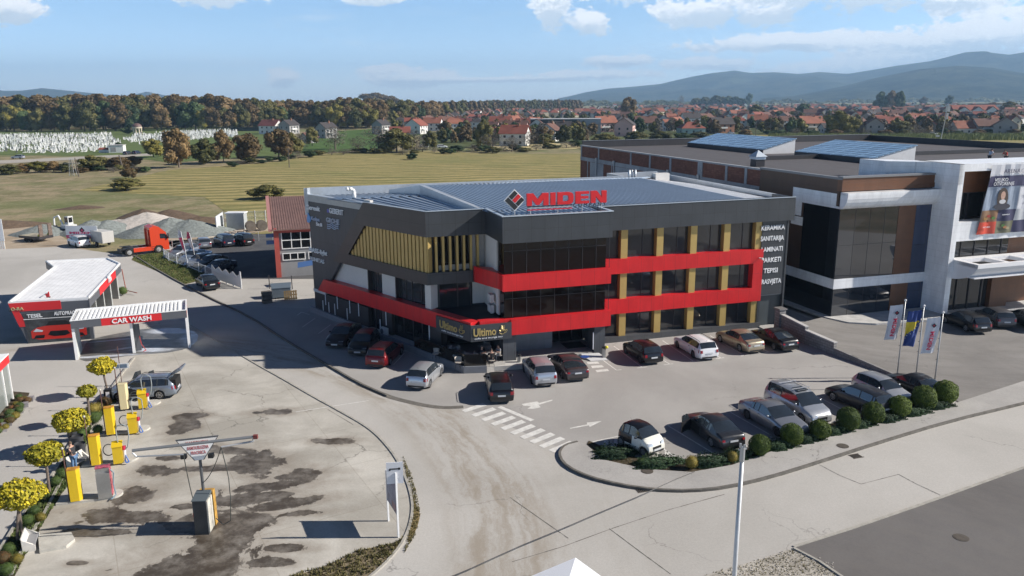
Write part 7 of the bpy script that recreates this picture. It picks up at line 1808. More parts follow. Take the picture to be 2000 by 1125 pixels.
for s_,m_ in ((.42,blk_e),(.2,mat('sign_magenta',(.60,.06,.15),.5))):
 mb = MB(); MM = Matrix.Translation((Wd*.52,-.103-(.42-s_)*.05,zt-.62)) @ F90; mb.mprism(MM,[(0,-s_),(s_,0),(0,s_),(-s_,0)],0,.012); mb.build('emblem',m_,r_)
# second board at the left frame edge
g = G(*q0(-10,372)); t = thing('notice_board','blank white board above a short white picket fence at the left edge','sign',g,R(4))
mb = MB(); mb.box(-3,1.0,-.05,0,1.1,4.2); mb.build('board',wmet,t)
mb = MB(); mb.box(-2.9,-2.8,0,.1,0,4.1); mb.box(.8,.9,0,.1,0,4.1); mb.build('post',mat('pale_wood',(.50,.45,.36),.9),t)
mb = MB()
for k in range(16): mb.box(-3+.26*k,-2.85+.26*k,-.3,-.26,0,1.1)
mb.build('picket',wmet,t)
# mini excavator behind the sign
g = G(*q0(480,262)); t = thing('excavator','small white tracked excavator half hidden by the warehouse sign','excavator',g,R(150))
mb = MB(); mb.box(-.9,1.0,-.75,.75,.7,1.3); mb.build('body',mat('excavator_white',(.62,.62,.60),.5),t)
mb = MB(); mb.prism([(-.1,-.7),(.9,-.7),(.9,.1),(-.1,.1)],1.3,[2.6,2.5,2.5,2.6]); cb = mb.build('cab',mat('excavator_white',(.62,.62,.60),.5),t)
mb = MB(); mb.box(-.02,.82,-.715,-.7,1.6,2.4); mb.box(-.02,.82,.1,.115,1.6,2.4); mb.box(.9,.915,-.6,.0,1.5,2.4); mb.box(-.115,-.1,-.6,0,1.6,2.4); mb.build('window',glassD,cb)
for s in (-1,1): mb = MB(); mb.box(-1.1,1.1,s*.6-.2,s*.6+.2,0,.5); mb.cyl((-1.1,s*.6-.2,.25),(-1.1,s*.6+.2,.25),.25,n=12); mb.cyl((1.1,s*.6-.2,.25),(1.1,s*.6+.2,.25),.25,n=12); mb.build('track',tyre_m,t)
mb = MB(); mb.tube([(1.0,.3,1.1),(2.0,.3,2.6),(3.3,.3,2.2),(3.4,.3,.9)],.12,6); mb.build('arm',wmet,t)
mb = MB(); mb.prism([(3.15,.0),(3.65,.0),(3.65,.6),(3.15,.6)],[.4,.6,.6,.4],[1.,.95,.95,1.]); mb.build('bucket',dframe,t)
# flatbed trailer with ramps
g = G(*q0(268,318)); t = thing('flatbed_trailer','low flatbed trailer with two upright ramps and yellow supports','trailer',g,R(-22))
mb = MB(); mb.box(-2.6,1.6,-1.15,1.15,.65,.85); mb.build('deck',mat('deck_dusty',(.38,.34,.25),.85,var=.2),t)
mb = MB(); mb.box(-2.6,1.6,-1.18,-1.15,.5,.86); mb.box(1.6,1.64,-1.15,1.15,.45,.86); mb.build('side_rail',dframe,t)
for s in (-1,1):
 mb = MB(); mb.box(1.55,1.7,s*.75-.3,s*.75+.3,.85,2.6); mb.build('ramp',mat('ramp_rust',(.14,.10,.08),.8,var=.5,vs=5),t)
 mb = MB(); mb.prism([(.9,s*.75-.05),(1.6,s*.75-.05),(1.6,s*.75+.05),(.9,s*.75+.05)],.86,[.9,1.7,1.7,.9]); mb.build('support',mat('yellow_paint',(.70,.60,.04),.5),t)
 for k in (-1.2,-.3): mb = MB(); mb.cyl((k,s*.95,.35),(k,s*1.15,.35),.35,n=16); mb.build('wheel',tyre_m,t)
# fenced transformer enclosure
e0 = (400,400); qf = lambda a,b: (400+a/12.5,400+b/12.5)
P = [G(*qf(300,690)),G(*qf(470,560)),G(*qf(1500,520)),G(*qf(1500,640))]
t = thing('enclosure','wire fenced enclosure with a white panelled end and a grey cabin inside','enclosure',P[0],0); o0 = P[0]
mb = MB(o0)
for a,b,n in ((P[0],P[1],1),(P[1],P[2],4)):
 for k in range(n+1): c = a.lerp(b,k/n); mb.box(c.x-.06,c.x+.06,c.y-.06,c.y+.06,0,2.6)
mb.build('post',wmet,t)
mb = MB(o0)
for zz_ in (.1,.9,1.7,2.5): mb.tube([P[1]+Vector((0,0,zz_)),P[2]+Vector((0,0,zz_))],.03,4)
for k in range(50): c = P[1].lerp(P[2],k/50); mb.cyl((c.x,c.y,0),(c.x,c.y,2.5),.012,n=3,caps=False)
mb.build('mesh',mat('pale_wire',(.45,.5,.45),.6),t)
a,b = P[0],P[1]; d = (b-a).normalized(); q_ = Vector((-d.y,d.x,0))*.04; mb = MB(o0); mb.prism([v2(a-q_),v2(b-q_),v2(b+q_),v2(a+q_)],.1,2.6); mb.build('panel',mat('panel_white',(.60,.62,.64),.5),t)
g = G(*qf(760,610)); mb = MB(o0); mb.box(g.x-1.4,g.x+1.4,g.y,g.y+1.6,0,2.6); mb.build('cabin',mat('cabin_grey',(.36,.38,.38),.7,var=.08),t)
mb = MB(o0); mb.box(g.x-1.55,g.x+1.55,g.y-.15,g.y+1.7,2.6,2.75); mb.build('cabin_roof',wmet,t)
# drums, rubble by the enclosure
for p,lab in ((qf(1130,640),'big cable drum lying beside the enclosure, the left one'),(qf(1400,620),'dark cable drum beside the workshop roof')):
 g = G(*p); t = thing('cable_drum',lab,'cable drum',g,.5,'cable drums by the enclosure')
 mb = MB(); mb.cyl((0,-.5,.8),(0,.5,.8),.5,n=18); mb.build('core',mat('cable_black',(.05,.05,.055),.6),t)
 for s in (-1,1): mb = MB(); mb.cyl((0,s*.5,.8),(0,s*.58,.8),.8,n=20); mb.build('flange',mat('old_wood',(.14,.12,.10),.9),t)
rnd = random.Random(3)
rb = MB()
for k in range(40):
 g = G(*qf(rnd.uniform(430,930),rnd.uniform(650,730))); s_ = rnd.uniform(.1,.4); rb.box(g.x-s_,g.x+s_,g.y-s_*.6,g.y+s_*.6,0,s_*.8)
o = rb.build('rubble',mat('rubble',(.40,.34,.28),.9,var=.4,vs=1)); o['kind'] = 'stuff'; tag(o,'scattered pale rubble in front of the enclosure','rubble')
# ================================================================== PLANTS
def leaves(n,shape,size,seed,quad=True,jit=.5,flat=0.):
 """n small leaf faces; shape(rnd) returns (point, outward normal)"""
 rnd = random.Random(seed); mb = MB()
 for _ in range(n):
  p,nr_ = shape(rnd); nr_ = (Vector(nr_)+Vector((rnd.gauss(0,jit),rnd.gauss(0,jit),rnd.gauss(0,jit)))).normalized()
  a = nr_.orthogonal().normalized(); a.rotate(Matrix.Rotation(rnd.random()*6.28,3,nr_)); b = nr_.cross(a); s = size*rnd.uniform(.6,1.3)
  p = Vector(p)
  mb.add([p-a*s,p-b*s*.55+nr_*s*.1,p+a*s,p+b*s*.55+nr_*s*.1],[(0,1,2,3)])
 return mb
def ellip(rx,ry,rz,c=(0,0,0),shell=.55,lump=.12,flatb=None,seed=0):
 ph = [random.Random(seed+i).random()*6.28 for i in range(9)]
 def f(r):
  while True:
   v = Vector((r.gauss(0,1),r.gauss(0,1),r.gauss(0,1)))
   if v.length > .01: break
  v.normalize()
  if flatb is not None and v.z < flatb: v.z = flatb*r.random(); v.normalize()
  k = 1+lump*(math.sin(v.x*5+ph[0])+math.sin(v.y*6+ph[1])+math.sin(v.z*7+ph[2]))/1.5+lump*.6*math.sin(v.x*11+v.y*9+ph[3])
  s = (shell+(1-shell)*r.random()**.5)*k
  return ((c[0]+v.x*rx*s,c[1]+v.y*ry*s,c[2]+v.z*rz*s),(v.x,v.y,v.z))
 return f
ylw = leaf_mat('catalpa_leaf',(.22,.21,.02),(.60,.48,.03),1.6)
bark = mat('bark',(.16,.125,.10),.9,var=.25,vs=4)
thuja = leaf_mat('thuja',(.04,.07,.012),(.14,.19,.03),3.)
jun = leaf_mat('juniper',(.018,.040,.018),(.045,.085,.035),2.5)
def globe_tree(p,ctr,rx,lab,lean=0.,trunks=1,seed=0,p2=None):
 g = G(*p,.04); dpx = ctr; zc_ = HZ(*ctr,g); k = (CAMH-zc_)/(-ray(*ctr).z); pc = ray(*ctr)*k; cx_ = pc.x-g.x
 rxm = rx*k
 t = thing('globe_tree',lab,'tree',g,0,'round-headed catalpa trees along the planting strip')
 mb = MB(); rz_ = rxm*.60
 mb.tube([(0,0,0),(cx_*.35,0,zc_*.4),(cx_*.7,0,zc_*.7),(cx_,0,zc_)],.07,8)
 if trunks == 2: g2_ = G(*p2,.04)-g; mb.tube([(g2_.x,g2_.y,0),(cx_*.7,0,zc_*.75),(cx_,0,zc_)],.07,8)
 for i in range(9):
  a_ = i*.7+seed; mb.cyl((cx_,0,zc_-rz_*.6),(cx_+rxm*.65*math.cos(a_),rxm*.65*math.sin(a_),zc_+rz_*.1),.03,.012,5)
 mb.build('trunk',bark,t)
 mb = leaves(int(1500*rxm*rxm)+500,ellip(rxm,rxm,rz_,(cx_,0,zc_),.68,.075,seed=seed),.11,seed,jit=.6)
 mb.build('crown',ylw,t)
globe_tree((212,775),(199,716),25,'farthest round-headed yellow tree, beside the car with open doors',seed=1)
globe_tree((177,832),(170,765),18,'smallest round-headed yellow-green tree',seed=2)
globe_tree((137,882),(139,822),35,'middle round-headed yellow tree above the waste bins',seed=3)
globe_tree((97,962),(88,887),34,'yellow round-headed tree in front of the man',seed=4)
globe_tree((34,1056),(38,967),42,'biggest and nearest round-headed yellow tree with two stems',trunks=2,p2=(44,1052),seed=5)
def ballbush(p,rpx,lab,m=thuja,n=5200,grp='clipped round bushes along the car park',name='round_bush',cat='bush',z=.1,flat=1.):
 g = G(p[0],p[1]+rpx*.82,z); dist = (g-Vector((0,0,CAMH))).length; r_ = rpx*dist/FPX
 key = 'ball%s' % m.name
 t = thing(name,lab,cat,g,random.random()*6,grp)
 me = BALLS.get((key,n))
 if me is None:
  mb = leaves(n,ellip(1,1,1,(0,0,.93),.84,.045,seed=3),.055,5,jit=.5); mb.ball((0,0,.93),.80,20,12)
  o = mb.build('foliage',m,t); BALLS[(key,n)] = o.data
 else: o = link('foliage',me,t)
 o.scale = (r_,r_,r_*flat)
 mb = MB(); mb.cyl((0,0,0),(0,0,r_*.4),.05,n=6); mb.build('stem',bark,t)
BALLS = {}
cars_n = ['the dark saloon with an open door','the silver-grey fastback','between the fastback and the people carrier','before the dark grey estate car, the largest','behind the dark grey estate tail','before the silver three-door hatchback','before the black saloon under the flags','last of the row at the forecourt edge']
for (x,y,r_),nme in zip(((1482,871,20),(1545,851,21),(1600,841,18.5),(1655,821,21.5),(1704,809,20),(1755,797,19.5),(1803,780,21.5),(1844,770,21)),cars_n):
 ballbush((x,y),r_,'clipped dark green round bush, '+nme)
# low spreading junipers
JP = [((1205,888),2.3,.9,'left end of the bed, before the tiny white car'),((1285,908),2.2,.8,'second juniper mat, right of the manhole'),((1392,905),2.1,.8,'third juniper mat from the left'),((1445,893),1.7,.75,'juniper mat behind the lamp post top'),((1522,875),1.6,.75,'juniper between the first two clipped balls'),((1574,862),1.6,.7,'juniper between the second and third clipped balls'),((1628,846),1.7,.7,'juniper between the third and fourth clipped balls'),((1680,833),1.4,.7,'juniper between the fourth and fifth clipped balls'),((1733,822),1.6,.7,'juniper between the fifth and sixth clipped balls'),((1784,810),1.7,.65,'juniper between the sixth and seventh clipped balls'),((1830,797),1.7,.65,'juniper under the last clipped ball')]
jm = None
for i,(p,rx,ry,nme) in enumerate(JP):
 g = G(*p,.05)
 if jm is None:
  mb = leaves(4200,ellip(1,1,.42,(0,0,.12),.35,.22,flatb=-.05,seed=9),.055,8,jit=.45); o = mb.build('juniper',jun,loc=g); jm = o.data
 else: o = link('juniper',jm,loc=g)
 o.location = g; o.rotation_euler = (0,0,AB-R(2)+.0); o.scale = (rx*.66,ry*.80,.9); tag(o,'low dark juniper, '+nme,'shrub','spreading junipers along the car park')
gold_b = leaf_mat('golden_shrub',(.10,.085,.015),(.26,.20,.04),2.); red_b = leaf_mat('red_shrub',(.07,.05,.02),(.26,.10,.04),2.); grn_b = leaf_mat('green_shrub',(.035,.06,.015),(.10,.15,.035),2.)
ballbush((1350,903),13,'small golden shrub between two juniper mats',gold_b,1300,'mixed shrubs','shrub','shrub'); ballbush((1430,893),11,'small olive shrub behind the lamp post',gold_b,1300,'mixed shrubs','shrub','shrub'); ballbush((1253,898),9,'bright green tuft right of the first juniper',grn_b,1300,'mixed shrubs','shrub','shrub',flat=.6)
k = 0
for (x,y,r_,m,nme) in ((161,847,10,grn_b,'round green bush under the middle yellow tree'),(155,862,8,grn_b,'lower round green bush beside the bins'),(186,815,13,grn_b,'green bush beside the smallest yellow tree'),(183,798,12,gold_b,'brownish bush at the smallest yellow tree'),(192,838,10,grn_b,'green bush left of the second yellow cabinet'),(205,785,11,red_b,'dark bush by the cleaning trolley'),(193,795,10,gold_b,'dry bush above the smallest yellow tree base'),(122,925,11,grn_b,'green bush left of the man'),(140,900,9,gold_b,'dry bush behind the man'),(110,940,10,grn_b,'green bush at the foot of the fourth yellow tree'),(68,997,10,grn_b,'green bush beside the nearest yellow tree'),(55,1016,11,grn_b,'round bush under the nearest yellow tree crown'),(80,1010,9,gold_b,'dry bush above the white bench'),(18,1072,11,grn_b,'round green bush left of the concrete bench'),(8,1090,12,red_b,'reddish bush at the bottom left corner'),(35,1092,10,gold_b,'olive bush at the bottom left corner'),(15,1112,12,grn_b,'bright green bush in the bottom left corner'),(160,818,7,gold_b,'small dry bush left of the strip kerb'),(240,568,9,grn_b,'small weed bush near the wash hall')):
 ballbush((x,y),r_,nme,m,1300,'bushes in the planting strip','shrub','shrub',flat=.85)
for i in range(26):
 k = i/25; x = 52-58*k+random.uniform(-14,6); y = 775+70*k+random.uniform(-4,6);
 ballbush((x,y),random.uniform(5.5,8.5),['rusty red','green','golden'][i % 3]+' flowering plant in the %s of the bed before the shelter' % ['upper end','upper half','middle','lower half','lower end'][i//6 if i < 26 else 4],[red_b,grn_b,gold_b][i % 3],700,'flowering plants before the shelter','flower','plant',flat=.8)
# ragged grass along kerbs and verges
def tufts(name,region,n,size,m,lab,seed):
 rnd = random.Random(seed); mb = MB()
 P = [G(*p) for p in region]; xs_ = [p.x for p in P]; ys_ = [p.y for p in P]
 def inside(x,y):
  c = False
  for a,b in zip(P,P[1:]+P[:1]):
   if (a.y > y) != (b.y > y) and x < (b.x-a.x)*(y-a.y)/(b.y-a.y)+a.x: c = not c
  return c
 k = 0
 while k < n:
  x,y = rnd.uniform(min(xs_),max(xs_)),rnd.uniform(min(ys_),max(ys_))
  if not inside(x,y): continue
  k += 1; s = size*rnd.uniform(.4,1.3)
  for j in range(3):
   a_ = rnd.random()*6.28; dx,dy = math.cos(a_)*s*.25,math.sin(a_)*s*.25; lx,ly = rnd.gauss(0,.35)*s,rnd.gauss(0,.35)*s
   mb.add([(x-dx,y-dy,.0),(x+dx,y+dy,.0),(x+lx,y+ly,s)],[(0,1,2)])
 o = mb.build(name,m); o['kind'] = 'stuff'; tag(o,lab,'grass'); return o
gs = leaf_mat('grass_dry',(.09,.09,.03),(.24,.20,.09),1.); gg = leaf_mat('grass_green',(.05,.085,.02),(.15,.18,.06),1.)
tufts('grass',[(259,507),(264,500),(330,490),(345,505),(398,530),(390,547),(360,555),(320,535)],4200,.16,gg,'rough grass on the bank below the white fence',1)
tufts('grass',[(792,1045),(770,1062),(700,1075),(640,1105),(560,1125),(640,1140),(727,1120),(768,1085)],1100,.13,gs,'weeds in the corner of the wash yard by the kerb',2)
tufts('grass',[(786,890),(803,925),(815,970),(822,1005),(812,1045),(790,1080),(797,1040),(806,1000),(800,960)],900,.09,gs,'dry weeds along the outside of the curved kerb',3)
tufts('grass',[(1150,868),(1260,905),(1350,910),(1490,880),(1600,845),(1800,795),(1850,780),(1850,788),(1600,856),(1430,908),(1260,916),(1180,898)],1500,.10,gs,'dry litter and weeds in the planting bed',4)
tufts('grass',[(190,790),(236,748),(225,790),(180,830),(168,872),(146,930),(112,978),(62,1060),(30,1125),(-20,1125),(45,1010),(110,930),(150,850)],5000,.16,gg,'green ground cover in the planting strip',5)
tufts('grass',[(1370,1125),(1440,1106),(1500,1090),(1546,1073),(1640,1125)],900,.07,gs,'sparse weeds on the gravel patch',6)
rnd = random.Random(12); mb = MB()
for k in range(420):
 x,y = rnd.uniform(1400,1630),rnd.uniform(1075,1125)
 if y < 1072+abs(x-1546)*.33: continue
 g = G(x,y); s_ = rnd.uniform(.012,.05); mb.ball((g.x,g.y,.03),(s_,s_*.8,s_*.6),5,3)
o = mb.build('pebbles',mat('pebble',(.45,.42,.37),.9,var=.3,vs=5)); o['kind'] = 'stuff'; tag(o,'loose pebbles on the gravel patch','pebbles')
# --- people
skin = mat('skin',(.42,.24,.17),.6);
def person(lab,loc,rz,pose,top_c,leg_c,hair_c=(.04,.03,.025),S=1.0):
 """pose: dict joint -> (x, y, z); x forward"""
 t = thing('person',lab,'person',loc,rz); J = pose
 def skinmesh(nm,V_,E_,Rr,m,root=0):
  me = bpy.data.meshes.new(nm); me.from_pydata([Vector(v)*S for v in V_],E_,[]); o = link(nm,me,None)
  md = o.modifiers.new('s','SKIN'); me.skin_vertices[0].data[root].use_root = True
  for i,r_ in enumerate(Rr): me.skin_vertices[0].data[i].radius = (r_[0]*S,r_[1]*S) if hasattr(r_,'__len__') else (r_*S,r_*S)
  o.modifiers.new('d','SUBSURF').levels = 1
  bpy.context.view_layer.update(); dg = bpy.context.evaluated_depsgraph_get()
  m2 = bpy.data.meshes.new_from_object(o.evaluated_get(dg)); bpy.data.objects.remove(o); m2.materials.clear(); m2.materials.append(m)
  for p_ in m2.polygons: p_.use_smooth = True; p_.material_index = 0
  return link(nm,m2,t)
 n_ = ['pelvis','waist','chest','neck','head','crown','lsh','lel','lha','lfi','rsh','rel','rha','rfi','lhip','lkn','lan','lto','rhip','rkn','ran','rto']
 V_ = [J[k] for k in n_]; ix = {k: i for i,k in enumerate(n_)}
 E_ = [(0,1),(1,2),(2,3),(3,4),(4,5),(2,6),(6,7),(7,8),(8,9),(2,10),(10,11),(11,12),(12,13),(0,14),(14,15),(15,16),(16,17),(0,18),(18,19),(19,20),(20,21)]
 rad = dict(pelvis=(.15,.12),waist=(.14,.11),chest=(.17,.12),neck=.055,head=(.085,.095),crown=(.07,.08),lsh=.06,rsh=.06,lel=.042,rel=.042,lha=.032,rha=.032,lfi=.02,rfi=.02,lhip=.09,rhip=.09,lkn=.06,rkn=.06,lan=.042,ran=.042,lto=.035,rto=.035)
 body_ = skinmesh('body',V_,E_,[rad[k] for k in n_],skin)
 def cloth(nm,keys,edges,m,grow):
  skinmesh(nm,[J[k] for k in keys],edges,[tuple(x+grow for x in (rad[k] if hasattr(rad[k],'__len__') else (rad[k],rad[k]))) for k in keys],m)
 mid = lambda a,b,f: tuple(J[a][i]*(1-f)+J[b][i]*f for i in range(3))
 J['lsl'] = mid('lsh','lel',.8); J['rsl'] = mid('rsh','rel',.8); rad['lsl'] = rad['rsl'] = .05
 cloth('shirt',['pelvis','waist','chest','lsh','lsl','rsh','rsl'],[(0,1),(1,2),(2,3),(3,4),(2,5),(5,6)],top_c,.018)
 cloth('trousers',['pelvis','lhip','lkn','lan','rhip','rkn','ran'],[(0,1),(1,2),(2,3),(0,4),(4,5),(5,6)],leg_c,.014)
 for s in ('l','r'):
  a,b = Vector(J[s+'an'])*S,Vector(J[s+'to'])*S; mb = MB(); mb.ball((a+b)/2-Vector((0,0,.0)),((b-a).length*.75,.05*S,.05*S),10,6); mb.build('shoe',mat('shoe_dark',(.03,.03,.035),.6),t,True)
 h = Vector(J['crown'])*S; f = (Vector(J['head'])-Vector(J['neck'])); mb = MB(); mb.ball(h+Vector((-.015,0,.0)),(.105*S,.09*S,.10*S),12,8,z0=-.25); mb.build('hair',mat('hair%.2f' % hair_c[0],hair_c,.8),t,True)
 hd_ = (Vector(J['head'])*S+h)/2
 mb = MB(); mb.ball(hd_+Vector((.10*S,0,-.01)),(.018,.012,.02),6,4)
 mb.build('nose',skin,t,True)
 return t
stand = dict(pelvis=(0,0,.93),waist=(.02,0,1.08),chest=(.06,0,1.33),neck=(.09,0,1.48),head=(.12,0,1.56),crown=(.14,0,1.66),lsh=(.06,.19,1.40),lel=(.16,.26,1.14),lha=(.38,.22,1.06),lfi=(.46,.20,1.05),rsh=(.06,-.19,1.40),rel=(.18,-.25,1.15),rha=(.40,-.18,1.08),rfi=(.48,-.15,1.08),lhip=(0,.10,.88),lkn=(.02,.13,.48),lan=(-.02,.14,.09),lto=(.13,.15,.04),rhip=(0,-.10,.88),rkn=(.06,-.12,.48),ran=(.06,-.13,.09),rto=(.21,-.14,.04))
sit = dict(pelvis=(0,0,.50),waist=(.0,0,.66),chest=(.05,0,.90),neck=(.08,0,1.05),head=(.11,0,1.13),crown=(.13,0,1.22),lsh=(.05,.19,.97),lel=(.15,.24,.75),lha=(.38,.16,.78),lfi=(.45,.14,.77),rsh=(.05,-.19,.97),rel=(.17,-.24,.75),rha=(.38,-.14,.80),rfi=(.45,-.12,.80),lhip=(.04,.10,.48),lkn=(.45,.14,.48),lan=(.42,.14,.09),lto=(.56,.15,.04),rhip=(.04,-.10,.48),rkn=(.45,-.14,.48),ran=(.46,-.14,.09),rto=(.60,-.15,.04))
lean_ = dict(stand); lean_.update(chest=(.14,0,1.30),neck=(.21,0,1.43),head=(.26,0,1.50),crown=(.29,0,1.59),lsh=(.14,.19,1.36),lel=(.26,.24,1.10),lha=(.46,.18,1.0),lfi=(.53,.16,.98),rsh=(.14,-.19,1.36),rel=(.30,-.22,1.13),rha=(.5,-.12,1.05),rfi=(.58,-.1,1.04))
dshirt = mat('shirt_dark',(.03,.032,.038),.9); jeans = mat('jeans',(.09,.17,.30),.9,var=.15,vs=8)
person('man in a dark T-shirt and blue jeans bending over the planting strip',G(*q5b(300,625),.03),R(165),dict(stand),dshirt,jeans,(.10,.07,.05))
wsh = mat('shirt_pale',(.55,.58,.65),.9); rsh = mat('shirt_red',(.60,.05,.03),.9)
zr_ = 12.52
for (x,y,lab,m_,rz_) in ((1933,306,'roof worker in a pale blue shirt leaning at the roof edge of the white centre',wsh,R(20)),(1965,307,'roof worker in a red jacket bending down on the roof of the white centre',rsh,R(200))):
 nn_ = min((abs(PN(x,y,60+.5*i_)[1]-13.35),60+.5*i_) for i_ in range(50))[1]; person(lab,UN(PN(x,y,nn_)[0],nn_,12.52),rz_,dict(lean_),m_,mat('trousers_dark',(.03,.035,.05),.9))
tt = UN(tp[4].x,tp[4].y,FL)
for k,(a_,lab,m_) in enumerate(((80,'seated cafe guest in dark clothes at the far side of the table',dshirt),(190,'seated cafe guest in black at the left of the table',mat('shirt_black',(.012,.012,.014),.9)),(310,'seated cafe guest in a grey top at the right of the table',mat('shirt_grey',(.25,.25,.27),.9)))):
 a2 = R(a_+4*17); x_,y_ = tp[4].x+.8*math.cos(a2),tp[4].y+.8*math.sin(a2)
 person(lab,UN(x_,y_,FL),a2+AB+math.pi,dict(sit),m_,mat('trousers_dark',(.03,.035,.05),.9))
# ================================================================== LANDSCAPE BEYOND
from mathutils import noise as mno
oakb = leaf_mat('oak_brown',(.075,.052,.022),(.225,.148,.062),.09); oakg = leaf_mat('oak_olive',(.055,.060,.018),(.17,.15,.045),.09)
grnt = leaf_mat('tree_green',(.030,.050,.020),(.085,.125,.045),.12); yelt = leaf_mat('tree_yellow',(.09,.085,.015),(.27,.23,.05),.15); grey_t = leaf_mat('tree_bare',(.10,.085,.065),(.20,.175,.14),.15)
def crown_mesh(name,seed,m,n=2600,lobes=9,tall=1.0,size=.03,dens=1.0,spread=.33):
 rnd = random.Random(seed); L_ = []
 for i in range(lobes):
  a_ = i*2.4+rnd.random(); z = .20+.62*(i+.5)/lobes; rr_ = spread*(1-abs(z-.48)*.9)*rnd.uniform(.5,1.0)
  L_.append((rr_*math.cos(a_),rr_*math.sin(a_),z*tall,rnd.uniform(.13,.21)))
 L_.append((0,0,.86*tall,.14)); L_.append((0,0,.5*tall,.24))
 mb = MB()
 for k in range(n):
  x,y,z,r_ = L_[rnd.randrange(len(L_))]
  while True:
   v = Vector((rnd.gauss(0,1),rnd.gauss(0,1),rnd.gauss(.15,1)))
   if v.length > .1: break
  v.normalize(); p = Vector((x,y,z))+v*r_*rnd.uniform(.72,1.05)
  nn = (v+Vector((rnd.gauss(0,.45),rnd.gauss(0,.45),rnd.gauss(0,.45)))).normalized(); a = nn.orthogonal().normalized(); b = nn.cross(a); s = size*rnd.uniform(.6,1.4)
  mb.add([p-a*s,p-b*s*.8,p+a*s,p+b*s*.8],[(0,1,2,3)])
 if dens > .5:
  for x,y,z,r_ in L_: mb.ball((x,y,z),r_*.80,8,5)
 me = bpy.data.meshes.new(name); me.from_pydata(mb.v,[],mb.f); me.materials.append(m); me.update(); return me
def trunk_mesh(name,h=.45):
 mb = MB(); mb.cyl((0,0,0),(0,0,h),.022,.014,7)
 for k in range(5): a_ = k*1.3; mb.cyl((0,0,h*.7),(.16*math.cos(a_),.16*math.sin(a_),h*1.25),.010,.004,5)
 me = bpy.data.meshes.new(name); me.from_pydata(mb.v,[],mb.f); me.materials.append(bark); me.update(); return me
TR = {k: [crown_mesh('crown',10+i+j*7,m,n=n_,size=sz,dens=dn) for j in range(3)] for i,(k,m,n_,sz,dn) in enumerate((('brown',oakb,2600,.030,1),('olive',oakg,2600,.030,1),('green',grnt,2600,.028,1),('yellow',yelt,2200,.028,1),('bare',grey_t,1700,.014,0)))}
TM = trunk_mesh('trunk')
REST = []; NT_ = [0]
def tree(kind,pos,h,w,lab,grp,rnd=random):
 sh_ = h < 4.2
 if grp in ('far treeline','garden trees of the village') or (grp == 'oaks of the wood' and NT_[0] > 175): REST.append((kind,pos.copy(),h,w)); return
 if not sh_: NT_[0] += 1
 t = thing('shrub' if sh_ else 'tree',lab,'shrub' if sh_ else 'tree',pos,rnd.random()*6.28,grp); t.scale = (w*1.22,w*1.22,h)
 link('crown',rnd.choice(TR[kind]),t); link('trunk',TM,t); return t
rnd = random.Random(42)
def interp(P,x):
 for a,b in zip(P[:-1],P[1:]):
  if x <= b[0]: k = (x-a[0])/(b[0]-a[0]); return a[1]+(b[1]-a[1])*k
 return P[-1][1]
base = [(-120,258),(0,257),(200,256),(330,254),(470,252),(520,250),(560,247),(620,249),(700,252),(760,248),(830,240),(880,230),(950,221),(1050,217),(1140,215)]
topy = [(-120,184),(0,183),(120,184),(200,181),(320,183),(420,184),(500,191),(560,193),(640,192),(680,187),(725,186),(760,191),(800,194),(900,191),(1000,191),(1140,190)]
KL = {'brown': 'tall oak with brown autumn leaves in the wood behind the cemetery','olive': 'tall olive-brown oak in the wood behind the cemetery','green': 'dark green tree at the front edge of the wood','yellow': 'yellowing tree at the front edge of the wood'}
cnt = 0
for row,(dy,kk) in enumerate(((0,0),(-3,1),(-6,2),(-10,3),(-15,4))):
 x = -90+rnd.uniform(0,20)
 while x < 1135:
  by = interp(base,x)+dy*(.45 if x > 800 else 1); hor = 200.6-.0066*x
  if by < hor+11: x += 10; continue
  g = G(x,by,0); D = g.y; ty = interp(topy,x)+rnd.uniform(-1,5)
  ht = CAMH+(hor-ty)/FPX*D; px_m = FPX/D
  if row == 0:
   kd = rnd.choice(['green','olive','olive','brown','brown','yellow']) if x < 880 else rnd.choice(['brown','olive'])
   ht *= rnd.uniform(.50,.85) if x < 780 else .95
  else: kd = rnd.choice(['brown','brown','brown','olive'])
  ht = max(9,min(31,ht*rnd.uniform(.95,1.03))); w_ = ht*rnd.uniform(.78,1.0)
  tree(kd,g+Vector((0,rnd.uniform(-8,8),0)),ht,w_,KL[kd] if x < 850 else 'brown oak in the far treeline behind the village','oaks of the wood' if x < 850 else 'far treeline',rnd)
  cnt += 1; x += w_*px_m*.46*rnd.uniform(.75,1.1)
